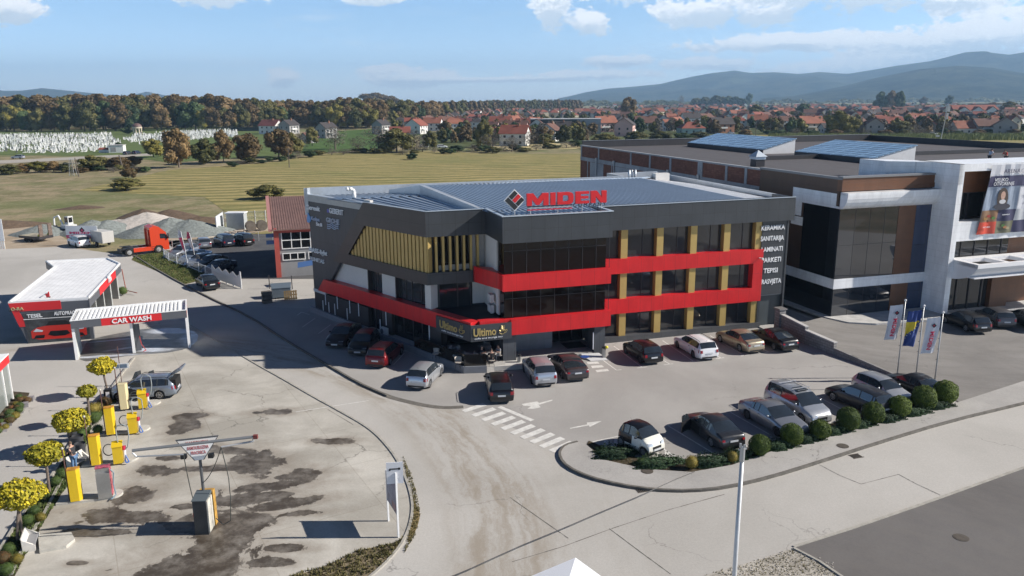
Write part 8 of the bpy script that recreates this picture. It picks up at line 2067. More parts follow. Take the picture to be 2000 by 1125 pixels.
# single trees and hedgerow bushes, placed one by one: (x, base y, top y, width px, kind, label)
ONE = [(350,327,256,52,'brown','tall brown-leaved oak, the left of five beside the cemetery'),(402,320,274,50,'olive','olive tree right of the tall brown oak'),(437,318,258,36,'brown','slim brown tree in the middle of the five'),(488,316,264,52,'brown','broad brown-olive tree beside the birches'),(545,308,256,50,'brown','round brown oak, the right of five, on a clear trunk'),(300,307,273,38,'yellow','yellow-green tree by the cemetery gate'),(570,306,262,40,'olive','olive tree behind the round brown oak'),(248,262,250,20,'green','dark small tree inside the cemetery'),(232,288,278,12,'green','small dark tree by the white gatehouse'),
  (180,333,305,52,'olive','olive shrub mass on the hedge bank, the larger one'),(230,331,308,50,'brown','brown shrub right of the olive one'),(262,327,306,34,'brown','brown shrub near the slanted pole'),(75,337,316,32,'yellow','yellow-leaved shrub in the hedge by the lane'),(105,336,316,30,'brown','russet shrub in the hedge'),(130,336,318,26,'olive','olive shrub beside the pylon'),(20,340,322,40,'olive','low shrub at the left end of the hedge'),(45,338,320,26,'brown','brown low shrub in the hedge by the lane'),
  (248,371,349,58,'olive','dark lone bush in the dry field'),(252,349,328,26,'brown','red-brown small bush with the slanted pole'),(520,388,362,60,'olive','dark bush behind the workshop roof'),(805,312,300,22,'green','small dark bush alone in the meadow edge'),
  (585,296,262,34,'bare','grey thin-leaved tree left of the grey houses'),(655,292,250,58,'bare','grey half-bare tree before the grey house'),(700,296,268,40,'bare','grey scrub left of the sheds'),(740,298,250,66,'bare','large grey scrub clump behind the meadow'),(775,298,254,62,'olive','grey scrub clump in the middle'),(810,296,256,54,'bare','grey scrub right of the clump'),(840,292,258,30,'olive','tall olive tree at the village edge'),(610,285,250,26,'olive','tree between the two grey houses'),
  (705,250,224,46,'yellow','yellow tree behind the grey house'),(945,288,236,30,'olive','tall olive tree at the village edge, right of the orange roofs'),(962,294,262,50,'bare','wide grey bush at the corner of the meadow'),(1000,296,268,40,'bare','grey bush right of the wide one'),(1035,286,258,38,'bare','grey tree before the white-gabled houses'),(1065,285,262,32,'olive','olive bush before the white-gabled houses'),(735,216,184,56,'brown','highest oak clump above the treeline, left half'),(765,218,190,44,'brown','highest oak clump above the treeline, right half'),
  (1228,232,193,28,'brown','single dark tree standing above the village roofs'),(1232,246,222,22,'green','green tree below the single dark one'),(1160,262,240,24,'bare','grey tree beside the long grey hall'),(1140,276,250,34,'bare','grey tree before the long grey hall'),(1180,282,262,46,'olive','low olive bush behind the brick wall'),(1240,276,258,40,'olive','olive bush at the village edge, before the pink house'),(1290,274,258,46,'olive','olive hedge bush at the village edge'),(1335,274,260,40,'green','green hedge bush at the village edge'),(1365,272,258,36,'olive','hedge bush before the turquoise house'),
  (1638,262,220,50,'yellow','large yellow-green tree in front of the orange roofs'),(1660,262,232,34,'yellow','yellow tree beside the large yellow-green one'),(1760,262,238,40,'olive','broad olive tree among the roofs'),(1790,264,244,36,'bare','grey tree near the telecom mast'),(1850,262,238,36,'bare','grey tree right of the telecom mast'),(1545,262,236,18,'green','narrow green tree left of the turquoise shed'),(1525,262,242,20,'bare','pale grey tree left of the narrow green one'),(1920,246,226,26,'green','green tree before the three-gabled white block'),(1720,215,182,26,'green','tall dark tree above the village, left'),(1740,215,180,24,'brown','tall brown tree above the village, middle'),(1757,216,181,20,'green','tall dark tree above the village, right'),(1852,207,188,16,'green','small dark tree on the far side of the village'),(1803,205,190,14,'brown','small brown tree on the far side of the village'),(1970,222,200,26,'olive','olive tree before the long white hall'),(1940,215,201,22,'brown','brown tree left of the long white hall'),(1475,230,206,30,'olive','olive tree among the far roofs'),(1567,226,204,28,'green','green tree among the far roofs'),(1330,208,188,14,'bare','thin tree left of the wooded knoll'),(1462,206,184,14,'green','dark tree at the right end of the wooded knoll')]
for (x,by,ty,wp,kd,lab) in ONE:
 g = G(x,by); k_ = g.y/FPX; tree(kd,g,max(2.0,(by-ty)*k_*1.05),wp*k_*1.15,lab,'single trees and shrubs',rnd)
# wooded knoll
for i in range(20):
 x = 1352+i*5.2; g = G(x,207.5); k_ = g.y/FPX; hh = 20+9*math.sin(math.pi*(i+1)/21); tree(rnd.choice(['green','olive']),g+Vector((0,rnd.uniform(-30,30),0)),hh*rnd.uniform(.9,1.1),hh*1.1,'tree of the dark wooded knoll behind the village roofs','wooded knoll',rnd)
# low hedge line along the far side of the meadow: many bushes one could count
n_ = 0; x = 455
while x < 1240:
 y = interp([(455,325),(560,312),(640,300),(760,299),(900,298),(960,296),(1100,292),(1240,282)],x)+rnd.uniform(-3,3); g = G(x,y); k_ = g.y/FPX; hp = rnd.uniform(7,15); wp = rnd.uniform(22,40)
 tree(rnd.choice(['olive','bare','green','olive']),g,hp*k_,wp*k_,'low bush in the hedge line behind the mown meadow','hedge behind the meadow',rnd); x += wp*rnd.uniform(.45,.9); n_ += 1
for (x0,x1,y0,y1,k) in ((0,300,330,338,16),(1430,2000,262,266,22)):
 for i in range(k):
  x = x0+(x1-x0)*(i+rnd.random())/k; g = G(x,rnd.uniform(y0,y1)); k_ = g.y/FPX; tree(rnd.choice(['olive','green','bare','brown']),g,rnd.uniform(8,13)*k_,rnd.uniform(18,32)*k_,'low bush beside the lane, left hedge' if x1 < 400 else 'low garden bush along the village edge','lane hedge' if x1 < 400 else 'garden bushes',rnd)
# --- houses
RCOL = {'red': (.22,.065,.042),'orange': (.27,.10,.06),'brown': (.13,.062,.045),'dark': (.05,.042,.042),'maroon': (.15,.045,.040)}
WCOL = {'white': (.66,.65,.62),'cream': (.55,.47,.36),'pink': (.58,.38,.34),'grey': (.30,.29,.28),'brick': (.33,.16,.10),'turquoise': (.30,.40,.38)}
def hroof(c): return mat('roof_'+c,RCOL[c],.85,var=.18,vs=.25)
def hwall(c): return mat('house_'+c,WCOL[c],.9,var=.08,vs=.2)
PROTO = {}
def house(pos,rz,wall,roof,L_=11.,W_=9.,H_=5.6,kind='gable',lab='',grp=None,detail=True,sc=1.):
 key = (wall,roof,L_,W_,H_,kind,detail)
 if key in PROTO: return dup(PROTO[key],pos,rz,lab,grp,sc)
 t = thing('house',lab,'house',pos,rz,grp); t.scale = (sc,)*3; PROTO[key] = t
 a,b = L_/2,W_/2; rh = W_*.36; o = .55
 mb = MB(); mb.box(-a,a,-b,b,0,H_)
 if kind == 'gable': mb.add([(-a,-b,H_),(-a,b,H_),(-a,0,H_+rh),(a,-b,H_),(a,b,H_),(a,0,H_+rh)],[(0,2,1),(3,4,5),(0,3,5,2),(1,2,5,4)])
 mb.build('wall',hwall(wall),t)
 mb = MB()
 if kind == 'gable':
  s_ = rh/b
  for sg in (-1,1): mb.add([(-a-o,sg*(b+o),H_-o*s_+.02),(a+o,sg*(b+o),H_-o*s_+.02),(a+o,0,H_+rh+.02),(-a-o,0,H_+rh+.02),(-a-o,sg*(b+o),H_-o*s_+.22),(a+o,sg*(b+o),H_-o*s_+.22),(a+o,0,H_+rh+.24),(-a-o,0,H_+rh+.24)],[(0,1,2,3),(7,6,5,4),(0,4,5,1),(1,5,6,2),(3,2,6,7),(0,3,7,4)])
 else:
  k = a-b*.9 if a > b else .3
  mb.add([(-a-o,-b-o,H_),(a+o,-b-o,H_),(a+o,b+o,H_),(-a-o,b+o,H_),(-k,0,H_+rh*.95),(k,0,H_+rh*.95)],[(0,1,5,4),(1,2,5),(2,3,4,5),(3,0,4),(3,2,1,0)])
 rf = mb.build('roof',hroof(roof),t)
 if detail:
  mb = MB(); mb.box(a*.3,a*.3+.6,-.9,-.3,H_+rh*.5,H_+rh+1.0); mb.build('chimney',hwall('brick'),rf)
  win = mat('house_window',(.03,.035,.04),.2)
  for z0 in ((.9,3.5) if H_ > 4 else (.9,)):
   for x in (-a*.6,0.,a*.6):
    for sg in (-1,1): mb = MB(); mb.box(x-.55,x+.55,*sorted((sg*b,sg*(b+.03))),z0,z0+1.2); mb.build('window',win,t)
   for y in (-b*.45,b*.45):
    for sg in (-1,1): mb = MB(); mb.box(*sorted((sg*a,sg*(a+.03))),y-.5,y+.5,z0,z0+1.2); mb.build('window',win,t)
  if H_ > 4: mb = MB(); mb.box(-a*.7,a*.2,-b-1.1,-b,2.75,2.9); mb.box(-a*.7,a*.2,-b-1.1,-b-1.02,2.9,3.7); mb.build('balcony',hwall('white'),t)
 return t
NAMED = [((527,262),12,'white','maroon','gable',5.4,'white two-storey house with a maroon roof at the wood edge, left of a pair',-20),((562,262),10.5,'grey','dark','gable',5.8,'grey unrendered house with a dark roof, right of a pair at the wood edge',70),((635,270),9.5,'grey','dark','gable',5.8,'grey gabled house behind the half-bare trees',60),((600,280),7,'grey','brown','gable',3,'small grey cottage left of the gabled house',60),
   ((743,262),9.5,'grey','dark','gable',6,'tall grey gabled house beyond the scrub',65),((886,259),15,'white','orange','hip',5.6,'white house with a wide bright orange hipped roof',10),((812,262),13,'white','red','gable',5.4,'white-gabled house left of the bright orange roof',75),((845,256),12,'white','orange','gable',5.4,'white house with an orange roof beside the bright orange hipped one',-10),((780,268),11,'white','red','gable',2.6,'low white shed with a red roof behind the scrub',8),
   ((1006,285),12,'white','red','gable',5.6,'white house with a red roof at the near village edge',-15),((1075,276),11,'white','brown','gable',5.4,'white-gabled house left of the long grey hall',70),((1055,262),12,'white','brown','gable',5.6,'white-gabled house above the first two',70),((978,256),14,'white','red','gable',5.6,'pair of white gables with red roofs',-10),
   ((1182,258),13,'pink','orange','gable',6,'pink house with dormered orange roof',20),((1222,266),13,'pink','dark','gable',6.4,'tall pale pink house with a steep dark roof',75),((1262,254),14,'cream','brown','gable',5,'cream house with a long brown roof beside the tall pink one',0),((1310,256),10,'white','orange','gable',4.5,'small house with an orange roof behind a white garage',20),((1352,262),14,'turquoise','red','hip',3.4,'low turquoise house with a red hipped roof',5),((1350,246),13,'white','dark','gable',6,'white house with a black roof behind the turquoise one',10),((1410,260),13,'brick','dark','gable',5.4,'unrendered brick house with a dark roof',15),((1440,250),13,'white','red','hip',5,'white house with a red hipped roof beside the brick one',0),((1482,250),13,'cream','orange','gable',5.4,'cream house with an orange roof near the field lane',-15),
   ((1585,258),14,'cream','orange','gable',5.4,'house with a broad orange roof before the large yellow-green tree',10),((1622,260),9,'white','dark','gable',3,'small white shed with a dark roof at the field edge',10),((1672,260),13,'grey','brown','gable',6,'grey gabled house facing the field',70),((1712,262),12,'grey','brown','gable',5.4,'grey house with white eaves near the field',70),((1740,256),15,'cream','red','gable',4.4,'long house with a red roof facing the field',0),((1815,260),13,'grey','red','gable',5.2,'grey house with a red roof left of the mast',60),((1890,262),13,'white','orange','gable',3.4,'low white house with an orange roof right of the mast',0),((1930,262),13,'grey','brown','gable',4.6,'grey house with a brown roof near the right edge',0),((1970,264),14,'grey','brown','gable',5.4,'large grey house at the right edge of the view',60)]
taken = []
for (p,L_,wl_c,rf_c,kd,H_,lab,rz_) in NAMED:
 g = G(*p); house(g+Vector((0,4,0)),R(rz_),wl_c,rf_c,L_,L_*.78,H_,kd,lab,'houses of the village'); taken.append((p[0],p[1]))
three = thing('apartment_block','long white three-gabled block with a red roof above the village','building',G(1897,232),R(4),'houses of the village')
mb = MB(); mb.box(-22,22,-6,6,0,8)
for x in (-14,0,14): mb.add([(x-5,-9,0),(x+5,-9,0),(x+5,-9,8),(x-5,-9,8),(x,-9,11),(x-5,-6,0),(x+5,-6,0),(x+5,-6,8),(x-5,-6,8),(x,-6,11)],[(0,1,2,4,3),(0,3,8,5),(1,6,7,2)])
mb.build('wall',hwall('white'),three)
mb = MB(); mb.add([(-23,-7,7.8),(23,-7,7.8),(23,7,7.8),(-23,7,7.8),(-22,0,13),(22,0,13)],[(0,1,5,4),(1,2,5),(2,3,4,5),(3,0,4)])
for x in (-14,0,14): mb.add([(x-5.6,-9.5,7.8),(x,-9.5,11.5),(x+5.6,-9.5,7.8),(x-5.6,-3,7.8),(x,-1,11.5),(x+5.6,-3,7.8)],[(0,1,4,3),(1,2,5,4)])
mb.build('roof',hroof('red'),three)
for x in (-14,0,14):
 for z0 in (1.,4.6): mb = MB(); mb.box(x-3,x+3,-9.05,-9,z0,z0+1.6); mb.build('window',mat('house_window',(.03,.035,.04),.2),three)
hallg = thing('industrial_hall','long grey flat-roofed hall with a dark front left of the pink houses','building',G(1103,262)+Vector((0,8,0)),R(-4))
mb = MB(); mb.box(-20,8,-7,10,0,8.5); mb.build('wall',mat('hall_dark',(.05,.06,.06),.6),hallg); mb = MB(); mb.box(8,22,-7.2,10,0,8.5); mb.build('end_wall',mat('hall_grey',(.30,.33,.36),.6),hallg); mb = MB(); mb.box(-20.4,22.4,-7.5,10.4,8.5,9.); mb.build('roof',mat('hall_roof',(.45,.43,.42),.6),hallg)
lh_ = thing('school_hall','long low white hall far behind the village on the right','building',G(1935,216),R(3)); mb = MB(); mb.box(-32,32,-7,7,0,9); mb.build('wall',hwall('white'),lh_); mb = MB(); mb.box(-33,33,-8,8,9,10.5); mb.build('roof',hroof('brown'),lh_); mb = MB(); mb.box(-30,30,-7.1,-7,3,5.5); mb.build('window_band',mat('house_window',(.03,.035,.04),.2),lh_)
HR = []
combos = [('white','red'),('white','brown'),('grey','brown'),('white','orange'),('white','brown'),('brick','brown'),('cream','red'),('cream','brown'),('grey','red'),('grey','dark'),('pink','brown'),('brick','orange'),('white','dark'),('grey','orange'),('white','maroon')]
nh = len(NAMED)
for (y,x0,x1,sp) in ((275,985,1100,1.3),(268,960,1110,1.2),(261,900,1110,1.2),(254,860,1180,1.15),(248,780,2010,1.1),(243,800,2010,1.1),(238,850,2010,1.1),(233.5,870,2010,1.1),(229.5,880,2010,1.1),(226,900,2010,1.1),(222.5,940,2010,1.1),(219,1150,2010,1.15),(215.5,1150,2010,1.2),(212,1180,2010,1.3),(209,1200,2010,1.7)):
 x = x0+rnd.uniform(0,10)
 while x < x1:
  yy = y+rnd.uniform(-1.6,1.6); g = G(x,yy); wpx = 11.5*FPX/g.y
  if min((abs(x-a_)/30+abs(yy-b_)/7 for a_,b_ in taken[:len(NAMED)]),default=9) > 1.0 and not (1050 < x < 1172 and 232 < yy < 264):
   c = rnd.choice(combos); kd = 'gable' if rnd.random() < .8 else 'hip'; big = rnd.random() < .75; rz_ = R(rnd.choice([0,90,0,90,45])+rnd.uniform(-18,18)); sc_ = rnd.uniform(.8,1.05)
   zone = 'left part of the village' if x < 1150 else ('middle of the village' if x < 1550 else 'right part of the village'); depth = 'near' if y > 240 else ('mid' if y > 228 else 'far')
   if nh < 292: house(g,rz_,c[0],c[1],11.5 if big else 9.,9.2 if big else 7.6,5.2 if big else 3.0,kd,'%s house with a %s %s roof among the %s houses, %s' % (c[0],c[1],'hipped' if kd == 'hip' else 'gabled',depth,zone),'houses of the village',detail=(y > 232),sc=sc_); nh += 1
   else: HR.append((g,rz_,c,sc_))
  x += wpx*sp*rnd.uniform(.7,1.35)
hm2 = [hwall('white'),hwall('grey'),hwall('cream'),hwall('pink'),hwall('brick'),hroof('red'),hroof('orange'),hroof('brown'),hroof('dark'),hroof('maroon')]; hk = ['white','grey','cream','pink','brick','red','orange','brown','dark','maroon']
mb = MB()
for (g,rz_,c,sc_) in HR:
 Q = Matrix.Translation(g) @ Matrix.Rotation(rz_,4,'Z') @ Matrix.Scale(sc_,4)
 V = [(-5.5,-4.5,0),(5.5,-4.5,0),(5.5,4.5,0),(-5.5,4.5,0),(-5.5,-4.5,5.2),(5.5,-4.5,5.2),(5.5,4.5,5.2),(-5.5,4.5,5.2),(-5.5,0,8.2),(5.5,0,8.2)]
 mb.add([Q @ Vector(v) for v in V],[(0,1,5,4),(2,3,7,6),(1,2,6,9,5),(3,0,4,8,7)],hk.index(c[0]))
 V = [(-6,-5.1,4.9),(6,-5.1,4.9),(6,0,8.4),(-6,0,8.4),(-6,5.1,4.9),(6,5.1,4.9)]
 mb.add([Q @ Vector(v) for v in V],[(0,1,2,3),(3,2,5,4)],hk.index(c[1]))
o = mb.build('houses',hm2); o['kind'] = 'stuff'; tag(o,'small farther houses of the village, too far off to tell apart','houses')
# garden trees between the houses
for (y,x0,x1,n) in ((278,860,1150,22),(268,860,1160,26),(259,870,2000,60),(250,760,2000,70),(243,770,2000,60),(236,800,2000,60),(230,880,2000,60),(224,900,2000,60),(218,1000,2000,60),(212,1150,2000,60),(208,1150,2000,60)):
 for i in range(n):
  x = x0+(x1-x0)*(i+rnd.random())/n; g = G(x,y+rnd.uniform(-3,3)); h_ = rnd.uniform(5,10.5); kd = rnd.choice(['olive','green','bare','yellow','olive','brown'])
  tree(kd,g,h_,h_*rnd.uniform(.8,1.2),'%s garden tree between the village houses, %s' % (kd,'left part' if x < 1150 else 'right part'),'garden trees of the village',rnd)
CM = {k: crown_mesh('c',60+i,m,n=700,size=.05,dens=.0 if k == 'bare' else 1) for i,(k,m) in enumerate((('brown',oakb),('olive',oakg),('green',grnt),('yellow',yelt),('bare',grey_t)))}
kinds = list(CM); V_ = []; F_ = []; M_i = []; off_ = 0
CA = {k: (np.array([v.co[:] for v in me.vertices]),[list(p.vertices) for p in me.polygons]) for k,me in CM.items()}
for (k,p_,h,w_) in REST:
 vv,ff = CA[k]; a_ = rnd.random()*6.28; c_,s_ = math.cos(a_),math.sin(a_)
 V_.append(np.stack([p_.x+w_*(vv[:,0]*c_-vv[:,1]*s_),p_.y+w_*(vv[:,0]*s_+vv[:,1]*c_),p_.z+h*vv[:,2]-h*.08],1)); F_ += [[i+off_ for i in f] for f in ff]; M_i += [kinds.index(k)]*len(ff); off_ += len(vv)
me = bpy.data.meshes.new('trees'); me.from_pydata(np.concatenate(V_).tolist(),[],F_)
for k in kinds: me.materials.append(CM[k].materials[0])
me.polygons.foreach_set('material_index',M_i); me.update(); o = link('trees',me); o['kind'] = 'stuff'; tag(o,'farther trees of the wood, the far treeline and the village gardens','trees')
# far woods and tree belts on the plain
fw = leaf_mat('far_wood',(.035,.05,.022),(.12,.12,.05),.02)
mb = MB(); r2_ = random.Random(5)
for (y,x0,x1,h_,n,sz) in ((205,1130,1480,12,1500,4),(203,1130,2150,14,2600,5),(199,1140,2200,14,3000,6),(196.5,1100,2250,16,3000,9),(203,-200,820,18,600,6)):
 for k in range(n):
  x = r2_.uniform(x0,x1); hor = 200.6-.0066*x; yb = y+(hor-191)*1.0+r2_.uniform(-1.2,1.2)*.6
  if yb < hor+2.2: yb = hor+2.2+r2_.random()
  g = G(x,yb); s = sz*r2_.uniform(.6,1.3); z = r2_.random()**.6*h_*(.8+.4*math.sin(x*.05)+.25*math.sin(x*.23))
  mb.add([(g.x-s,g.y+r2_.uniform(-s,s),z-s*.5),(g.x+s,g.y+r2_.uniform(-s,s),z-s*.3),(g.x+s*.6,g.y+s*.4,z+s*.55),(g.x-s*.6,g.y-s*.4,z+s*.6)],[(0,1,2,3)])
o = mb.build('far_woods',fw); o['kind'] = 'stuff'; tag(o,'distant belts of trees on the plain below the mountains','woods')
# corn strip
mb = MB()
for k in range(9000):
 x,y = r2_.uniform(1500,2080),r2_.uniform(266.5,274); g = G(x,y); s = r2_.uniform(.15,.3); h_ = r2_.uniform(1.6,2.6)
 mb.add([(g.x-s,g.y,0),(g.x+s,g.y+r2_.uniform(-.3,.3),0),(g.x+s*.3+r2_.uniform(-.3,.3),g.y,h_)],[(0,1,2)])
o = mb.build('maize',leaf_mat('maize_leaf',(.10,.13,.035),(.26,.27,.09),.3)); o['kind'] = 'stuff'; tag(o,'strip of green maize between the meadow and the village','maize')
# --- cemetery
stm = mat('gravestone_white',(.66,.66,.64),.6)
def stone_mesh():
 mb = MB(); Fy = Matrix(((1,0,0),(0,0,-1),(0,1,0))).to_4x4()
 mb.mprism(Fy,[(-.20,.2),(.20,.2),(.20,1.3),(.0,1.65),(-.20,1.3)],-.07,.07); mb.box(-.3,.3,-.9,.2,0,.2)
 me = bpy.data.meshes.new('gravestone'); me.from_pydata(mb.v,[],mb.f); me.materials.append(stm); me.update(); return me
SM = stone_mesh()
SM2 = SM.copy(); SM2.materials.clear(); SM2.materials.append(mat('gravestone_dark',(.10,.10,.105),.4))
def inpoly(x,y,P):
 c = False
 for a,b in zip(P,P[1:]+P[:1]):
  if (a[1] > y) != (b[1] > y) and x < (b[0]-a[0])*(y-a[1])/(b[1]-a[1])+a[0]: c = not c
 return c
CP = [[(-60,266),(0,264),(110,263),(216,261),(222,272),(236,276),(238,288),(200,295),(150,298),(80,299),(-60,296)],[(238,272),(268,263),(330,258),(462,254),(466,268),(420,268),(330,279),(285,284),(262,280)]]
ST = []
for P in CP:
 W_ = [G(*p) for p in P]; PW = [(p.x,p.y) for p in W_]; x0,x1 = min(p[0] for p in PW),max(p[0] for p in PW); y0,y1 = min(p[1] for p in PW),max(p[1] for p in PW)
 y = y0; j = 0
 while y < y1:
  x = x0+rnd.random()
  while x < x1:
   xx,yy = x+rnd.uniform(-.35,.35),y+rnd.uniform(-1.3,1.3)
   if inpoly(xx,yy,PW) and mno.noise(Vector((xx*.05,yy*.05,3))) > -.2: ST.append((yy,xx))
   x += rnd.uniform(1.5,3.4)
  y += 2.6
ST.sort()
for k,(y,x) in enumerate(ST[:300]):
 dk2 = rnd.random() < .14; o = link('gravestone',SM2 if dk2 else SM,None,(x,y,.03),rnd.uniform(-1.2,1.2)); s = rnd.uniform(.65,1.05); o.scale = (s,s,s*rnd.uniform(.85,1.15)); tag(o,('dark' if dk2 else 'white')+' pointed gravestone in the near rows of the cemetery','gravestone','gravestones nearest the lane')
vb = np.array([v.co[:] for v in SM.vertices]); fb = [list(p.vertices) for p in SM.polygons]; V_ = []; F_ = []
for k,(y,x) in enumerate(ST[300:]):
 s = rnd.uniform(.6,1.1); a_ = rnd.uniform(-1.3,1.3); c_,s_ = math.cos(a_)*s,math.sin(a_)*s; b0 = len(V_)
 for q_ in vb: V_.append((x+q_[0]*c_-q_[1]*s_,y+q_[0]*s_+q_[1]*c_,.03+q_[2]*s))
 F_ += [[i+b0 for i in f] for f in fb]
me = bpy.data.meshes.new('gravestones'); me.from_pydata(V_,[],F_); me.materials.append(stm); me.update(); me.materials.append(SM2.materials[0]); nf_ = len(fb); me.polygons.foreach_set('material_index',[1 if (i//nf_) % 6 == 0 else 0 for i in range(len(F_))]); o = link('gravestones',me); o['kind'] = 'stuff'; tag(o,'densely packed white gravestones farther back in the cemetery','gravestones')
g = G(230,298); t = thing('gatehouse','small white flat-roofed gatehouse of the cemetery','building',g,R(10)); mb = MB(); mb.box(-2.8,2.8,-2,2,0,3); mb.build('wall',hwall('white'),t); mb = MB(); mb.box(-3,3,-2.2,2.2,3,3.2); mb.build('roof',mat('hall_roof',(.45,.43,.42),.6),t); mb = MB(); mb.box(-2,0,-2.05,-2,.5,2.2); mb.build('shutter',hwall('grey'),t)
for xx,lab in ((201,'red tiled low shelter left of the cemetery gatehouse'),(212,'second red tiled low shelter beside the cemetery gatehouse')):
 t = thing('low_shelter',lab,'shelter',G(xx,298),R(10),'red shelters at the cemetery'); mb = MB(); mb.box(-1.3,1.3,-.8,.8,0,1.2); mb.build('base',hwall('white'),t); mb = MB(); mb.prism([(-1.5,-1),(1.5,-1),(1.5,1),(-1.5,1)],1.2,[1.3,1.3,2.,2.]); mb.build('roof',hroof('red'),t)
g = G(269,262); t = thing('pavilion','round cemetery pavilion with a brown dome and arched openings','pavilion',g,0); t.scale = (.68,)*3
mb = MB()
for k in range(8): a_ = k*math.pi/4; mb.box(3.6*math.cos(a_)-.5,3.6*math.cos(a_)+.5,3.6*math.sin(a_)-.5,3.6*math.sin(a_)+.5,0,5.5)
mb.build('pillars',hwall('cream'),t); mb = MB(); mb.cyl((0,0,5.5),(0,0,7),4.4,4.4,20); mb.build('ring',hwall('cream'),t); mb = MB(); mb.ball((0,0,7),(4.5,4.5,3.4),20,8,z0=0); mb.build('dome',mat('dome_brown',(.12,.07,.06),.6),t,True)
g = G(472,258); o_ = MB(); o_.box(-14,14,-.2,.2,0,2.6); o = o_.build('cemetery_wall',mat('wall_dark',(.05,.055,.05),.9),loc=G(487,256),rot=R(-6)); tag(o,'dark long wall at the upper right edge of the cemetery','wall')
# poles, pylon, mast
def pole(p,top,lab,cross=True,r_=.11,lean=0.):
 g = G(*p); h_ = HZ(*top,g); t = thing('utility_pole',lab,'pole',g,0,'utility poles'); k = g.y/FPX; lx = (top[0]-p[0])*k
 mb = MB(); mb.cyl((0,0,0),(lx,0,h_),r_*1.3,r_,7); mb.build('pole',mat('pole_wood',(.12,.10,.085),.9),t)
 if cross: mb = MB(); mb.box(lx-.8,lx+.8,-.06,.06,h_-.6,h_-.45); mb.build('crossarm',mat('pole_wood',(.12,.10,.085),.9),t)
pole((565,327),(566,288),'wooden utility pole in front of the round brown oak'); pole((241,333),(236,303),'slanted dark pole beside the red-brown bush',False,.18); pole((1504,262),(1504,232),'pale utility pole at the edge of the village'); pole((1713,262),(1713,230),'utility pole before the grey gabled houses'); pole((805,300),(806,272),'utility pole behind the small dark bush'); pole((1061,290),(1061,258),'utility pole before the long grey hall',True); pole((1475,275),(1475,240),'utility pole left of the field lane'); pole((154,345),(151,308),'thin dark pole right of the lattice pylon',False)
g = G(143,343); t = thing('pylon','small lattice pylon in the hedge by the lane','pylon',g,0); h_ = HZ(142,310,g); mb = MB()
for sx,sy in ((-1,-1),(1,-1),(1,1),(-1,1)): mb.cyl((sx*.7,sy*.7,0),(sx*.35,sy*.35,h_),.06,n=5)
for k in range(5):
 z0,z1 = h_*k/5,h_*(k+1)/5; w0,w1 = .7-.35*k/5,.7-.35*(k+1)/5; mb.cyl((-w0,-w0,z0),(w1,-w1,z1),.035,n=4); mb.cyl((w0,-w0,z0),(-w1,-w1,z1),.035,n=4)
mb.build('lattice',mat('pylon_pale',(.35,.36,.36),.6),t); mb = MB(); mb.box(-2.2,2.2,-.08,.08,h_*.72,h_*.76); mb.build('crossarm',mat('pylon_pale',(.35,.36,.36),.6),t)
g = G(1831,303); hm = HZ(1842,208,g); t = thing('telecom_mast','slim telecom mast with antenna panels behind the white shopping centre','mast',g,0); lx = (1841-1831)*g.y/FPX
mb = MB(); mb.cyl((0,0,0),(lx*.9,0,hm),.20,.13,10); mb.build('mast',mat('mast_grey',(.33,.34,.34),.6),t)
for k,(dx,z) in enumerate(((-.6,hm-.3),(.1,hm-.1),(.7,hm-.3),(-.3,hm-2.6),(.5,hm-2.8))): mb = MB(); mb.box(lx*.9+dx-.2,lx*.9+dx+.2,-.5+.2*k,-.3+.2*k,z-1.6,z+.4); mb.build('antenna',mat('antenna_white',(.55,.56,.57),.5),t)
mb = MB(); mb.box(-1.2,-.2,-.3,.1,hm*.38,hm*.38+.6); mb.cyl((-1.1,-.35,hm*.38+.3),(-1.1,.1,hm*.38+.3),.35,n=12); mb.build('loudspeaker',mat('antenna_white',(.55,.56,.57),.5),t)
# --- mountains
def ridge(name,P,D,depth,m,seed,zbase=0.,nx=260,ny=46):
 V_ = []; F_ = []; xa,xb = P[0][0],P[-1][0]
 for j in range(ny+1):
  k = j/ny*1.5; r_ = D-depth+depth*k
  for i in range(nx+1):
   x = xa+(xb-xa)*i/nx; yt = interp(P,x); d = ray(x,300); d = Vector((d.x,d.y,0)).normalized(); rt_ = ray(x,yt); el_ = rt_.z/math.hypot(rt_.x,rt_.y)
   Hh = CAMH+el_*D; s = math.sin(min(1,k)*math.pi/2)**1.25 if k <= 1 else math.cos((k-1)*math.pi/2*1.2)
   p = d*r_; nz_ = mno.fractal(Vector((p.x/900+seed,p.y/900,0)),1,2,6)
   rg = abs(mno.noise(Vector((p.x/520+seed,p.y/1400,2)))); z = Hh*s*(1-(1-min(1,k))*.35*(1-rg*2))+nz_*Hh*.30*(s*(1-s)*2.2+.05)
   V_.append((p.x,p.y,max(z,-2)+zbase))
 for j in range(ny):
  for i in range(nx): a = j*(nx+1)+i; F_.append((a,a+1,a+nx+2,a+nx+1))
 me = bpy.data.meshes.new(name); me.from_pydata(V_,[],F_); me.materials.append(m); me.polygons.foreach_set('use_smooth',[True]*len(F_)); me.update(); return struct(link(name,me))
mm = bpy.data.materials.new('mountain_forest'); mm.use_nodes = True; t = NT(mm.node_tree); b = t.n['Principled BSDF']; p = t.new('ShaderNodeNewGeometry').outputs['Position']
c = t.mix(t.mapr(t.noise(p,.005,8,.75),.38,.62),(.010,.020,.018),(.065,.07,.045)); c = t.mix(t.math('MULTIPLY',t.mapr(t.noise(p,.0018,4,.6),.6,.68),.5),c,(.11,.13,.07))
t.put(b.inputs['Base Color'],c); b.inputs['Roughness'].default_value = 1; b.inputs['Specular IOR Level'].default_value = 0
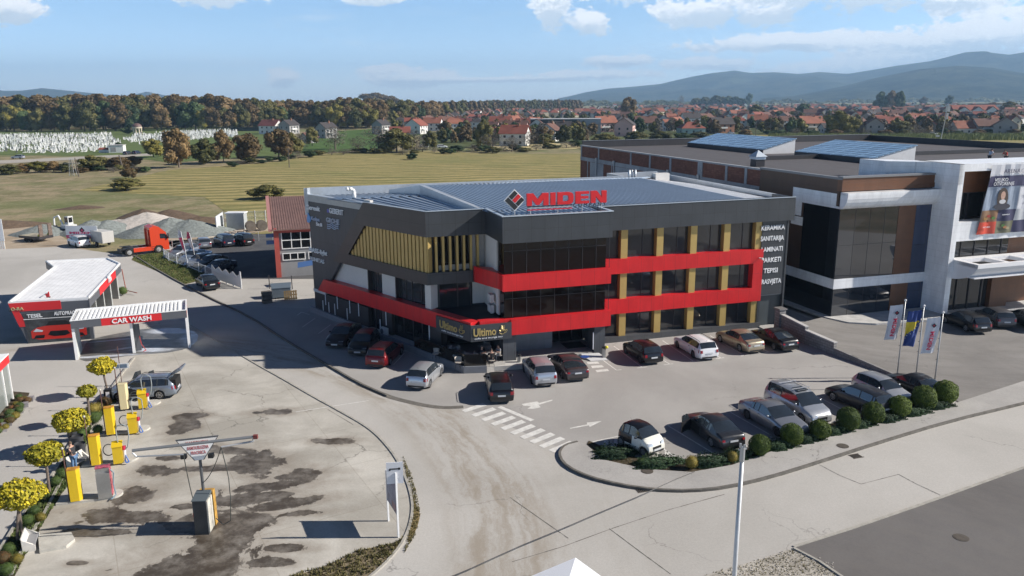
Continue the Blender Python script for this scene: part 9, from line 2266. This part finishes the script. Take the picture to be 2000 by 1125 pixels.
bn = t.new('ShaderNodeBump'); bn.inputs['Strength'].default_value = 1; bn.inputs['Distance'].default_value = 25; t.put(bn.inputs['Height'],t.noise(p,.012,5,.7)); t.l.new(bn.outputs[0],b.inputs['Normal'])
ridge('mountains',[(1090,192),(1115,187),(1142,180),(1184,173),(1239,169),(1285,164),(1320,155),(1345,149),(1385,142),(1425,137),(1455,142),(1502,141),(1550,145),(1587,141),(1642,145),(1690,137),(1725,130),(1794,120),(1830,112),(1862,106),(1904,103),(1945,109),(1975,104),(2000,101),(2080,96),(2200,105)],9000,3000,mm,1.7)
ridge('hills',[(1480,192),(1540,187),(1598,176),(1642,167),(1697,152),(1740,143),(1780,135),(1849,128.5),(1917,132.6),(1972,142),(2040,146),(2200,150)],6000,1800,mm,5)
ridge('hills',[(-160,168),(-60,168),(0,171),(25,177),(60,177),(100,172),(150,177),(200,182),(260,188),(300,179),(312,182),(350,190),(420,196)],9000,2500,mm,9)
# --- air
bpy.ops.mesh.primitive_cube_add(size=1); hz_o = bpy.context.object; hz_o.name = 'haze'; hz_o.data.name = 'haze'
hz_o.scale = (24000,14000,640); hz_o.location = (0,6800,318)
hm_ = bpy.data.materials.new('haze'); hm_.use_nodes = True; hn = NT(hm_.node_tree)
for n in list(hn.n): hn.n.remove(n)
pv = hn.new('ShaderNodeVolumePrincipled'); pv.inputs['Color'].default_value = (.44,.70,1.,1); pv.inputs['Density'].default_value = 1.15e-4; pv.inputs['Anisotropy'].default_value = 0.1
ho = hn.new('ShaderNodeOutputMaterial'); hn.l.new(pv.outputs[0],ho.inputs['Volume']); hz_o.data.materials.append(hm_); hz_o['kind'] = 'stuff'; tag(hz_o,'thin blue autumn haze over the plain','haze')
# separate pieces of a part become parts of their own
def split_pieces(o,most=14):
 me = o.data; n = len(me.vertices); par = list(range(n))
 def find(a):
  while par[a] != a: par[a] = par[par[a]]; a = par[a]
  return a
 for p in me.polygons:
  v = p.vertices
  for k in v[1:]:
   a,b = find(v[0]),find(k)
   if a != b: par[b] = a
 G_ = {}
 for i in range(n): G_.setdefault(find(i),[]).append(i)
 bb = []
 for ks in G_.values():
  c = [me.vertices[i].co for i in ks]; bb.append([set(ks),[min(v[j] for v in c)-.06 for j in range(3)],[max(v[j] for v in c)+.06 for j in range(3)]])
 ch = True
 while ch:
  ch = False
  for i in range(len(bb)):
   for j in range(i+1,len(bb)):
    if all(bb[i][1][k] <= bb[j][2][k] and bb[j][1][k] <= bb[i][2][k] for k in range(3)):
     bb[i] = [bb[i][0] | bb[j][0],[min(bb[i][1][k],bb[j][1][k]) for k in range(3)],[max(bb[i][2][k],bb[j][2][k]) for k in range(3)]]; del bb[j]; ch = True; break
   if ch: break
 if not 1 < len(bb) <= most: return
 vs = [v.co.copy() for v in me.vertices]; mats_ = list(me.materials)
 new = []
 for S_,_,_ in bb:
  ids = sorted(S_); mp = {a: k for k,a in enumerate(ids)}; fs = [p for p in me.polygons if p.vertices[0] in S_]
  m2 = bpy.data.meshes.new(me.name); m2.from_pydata([vs[a] for a in ids],[],[[mp[a] for a in p.vertices] for p in fs])
  for q_ in mats_: m2.materials.append(q_)
  for a,b in zip(m2.polygons,fs): a.material_index = b.material_index; a.use_smooth = b.use_smooth
  new.append(m2)
 o.data = new[0]
 for m2 in new[1:]: c = o.copy(); c.data = m2; COL.objects.link(c); c.parent = o.parent; c.matrix_parent_inverse = o.matrix_parent_inverse
for o in list(bld.children)+list(ar.children)+list(sh.children)+list(hall.children)+list(cwash.children):
 if o.name.split('.')[0] in ('fascia','white_wall','ground_floor_wall','entrance_pillar','capping','red_band','brown_wall','window','downpipe','flue','lamp','parapet','string_course','gold_fin','wall','white_frame','post') and not o.children: split_pieces(o)
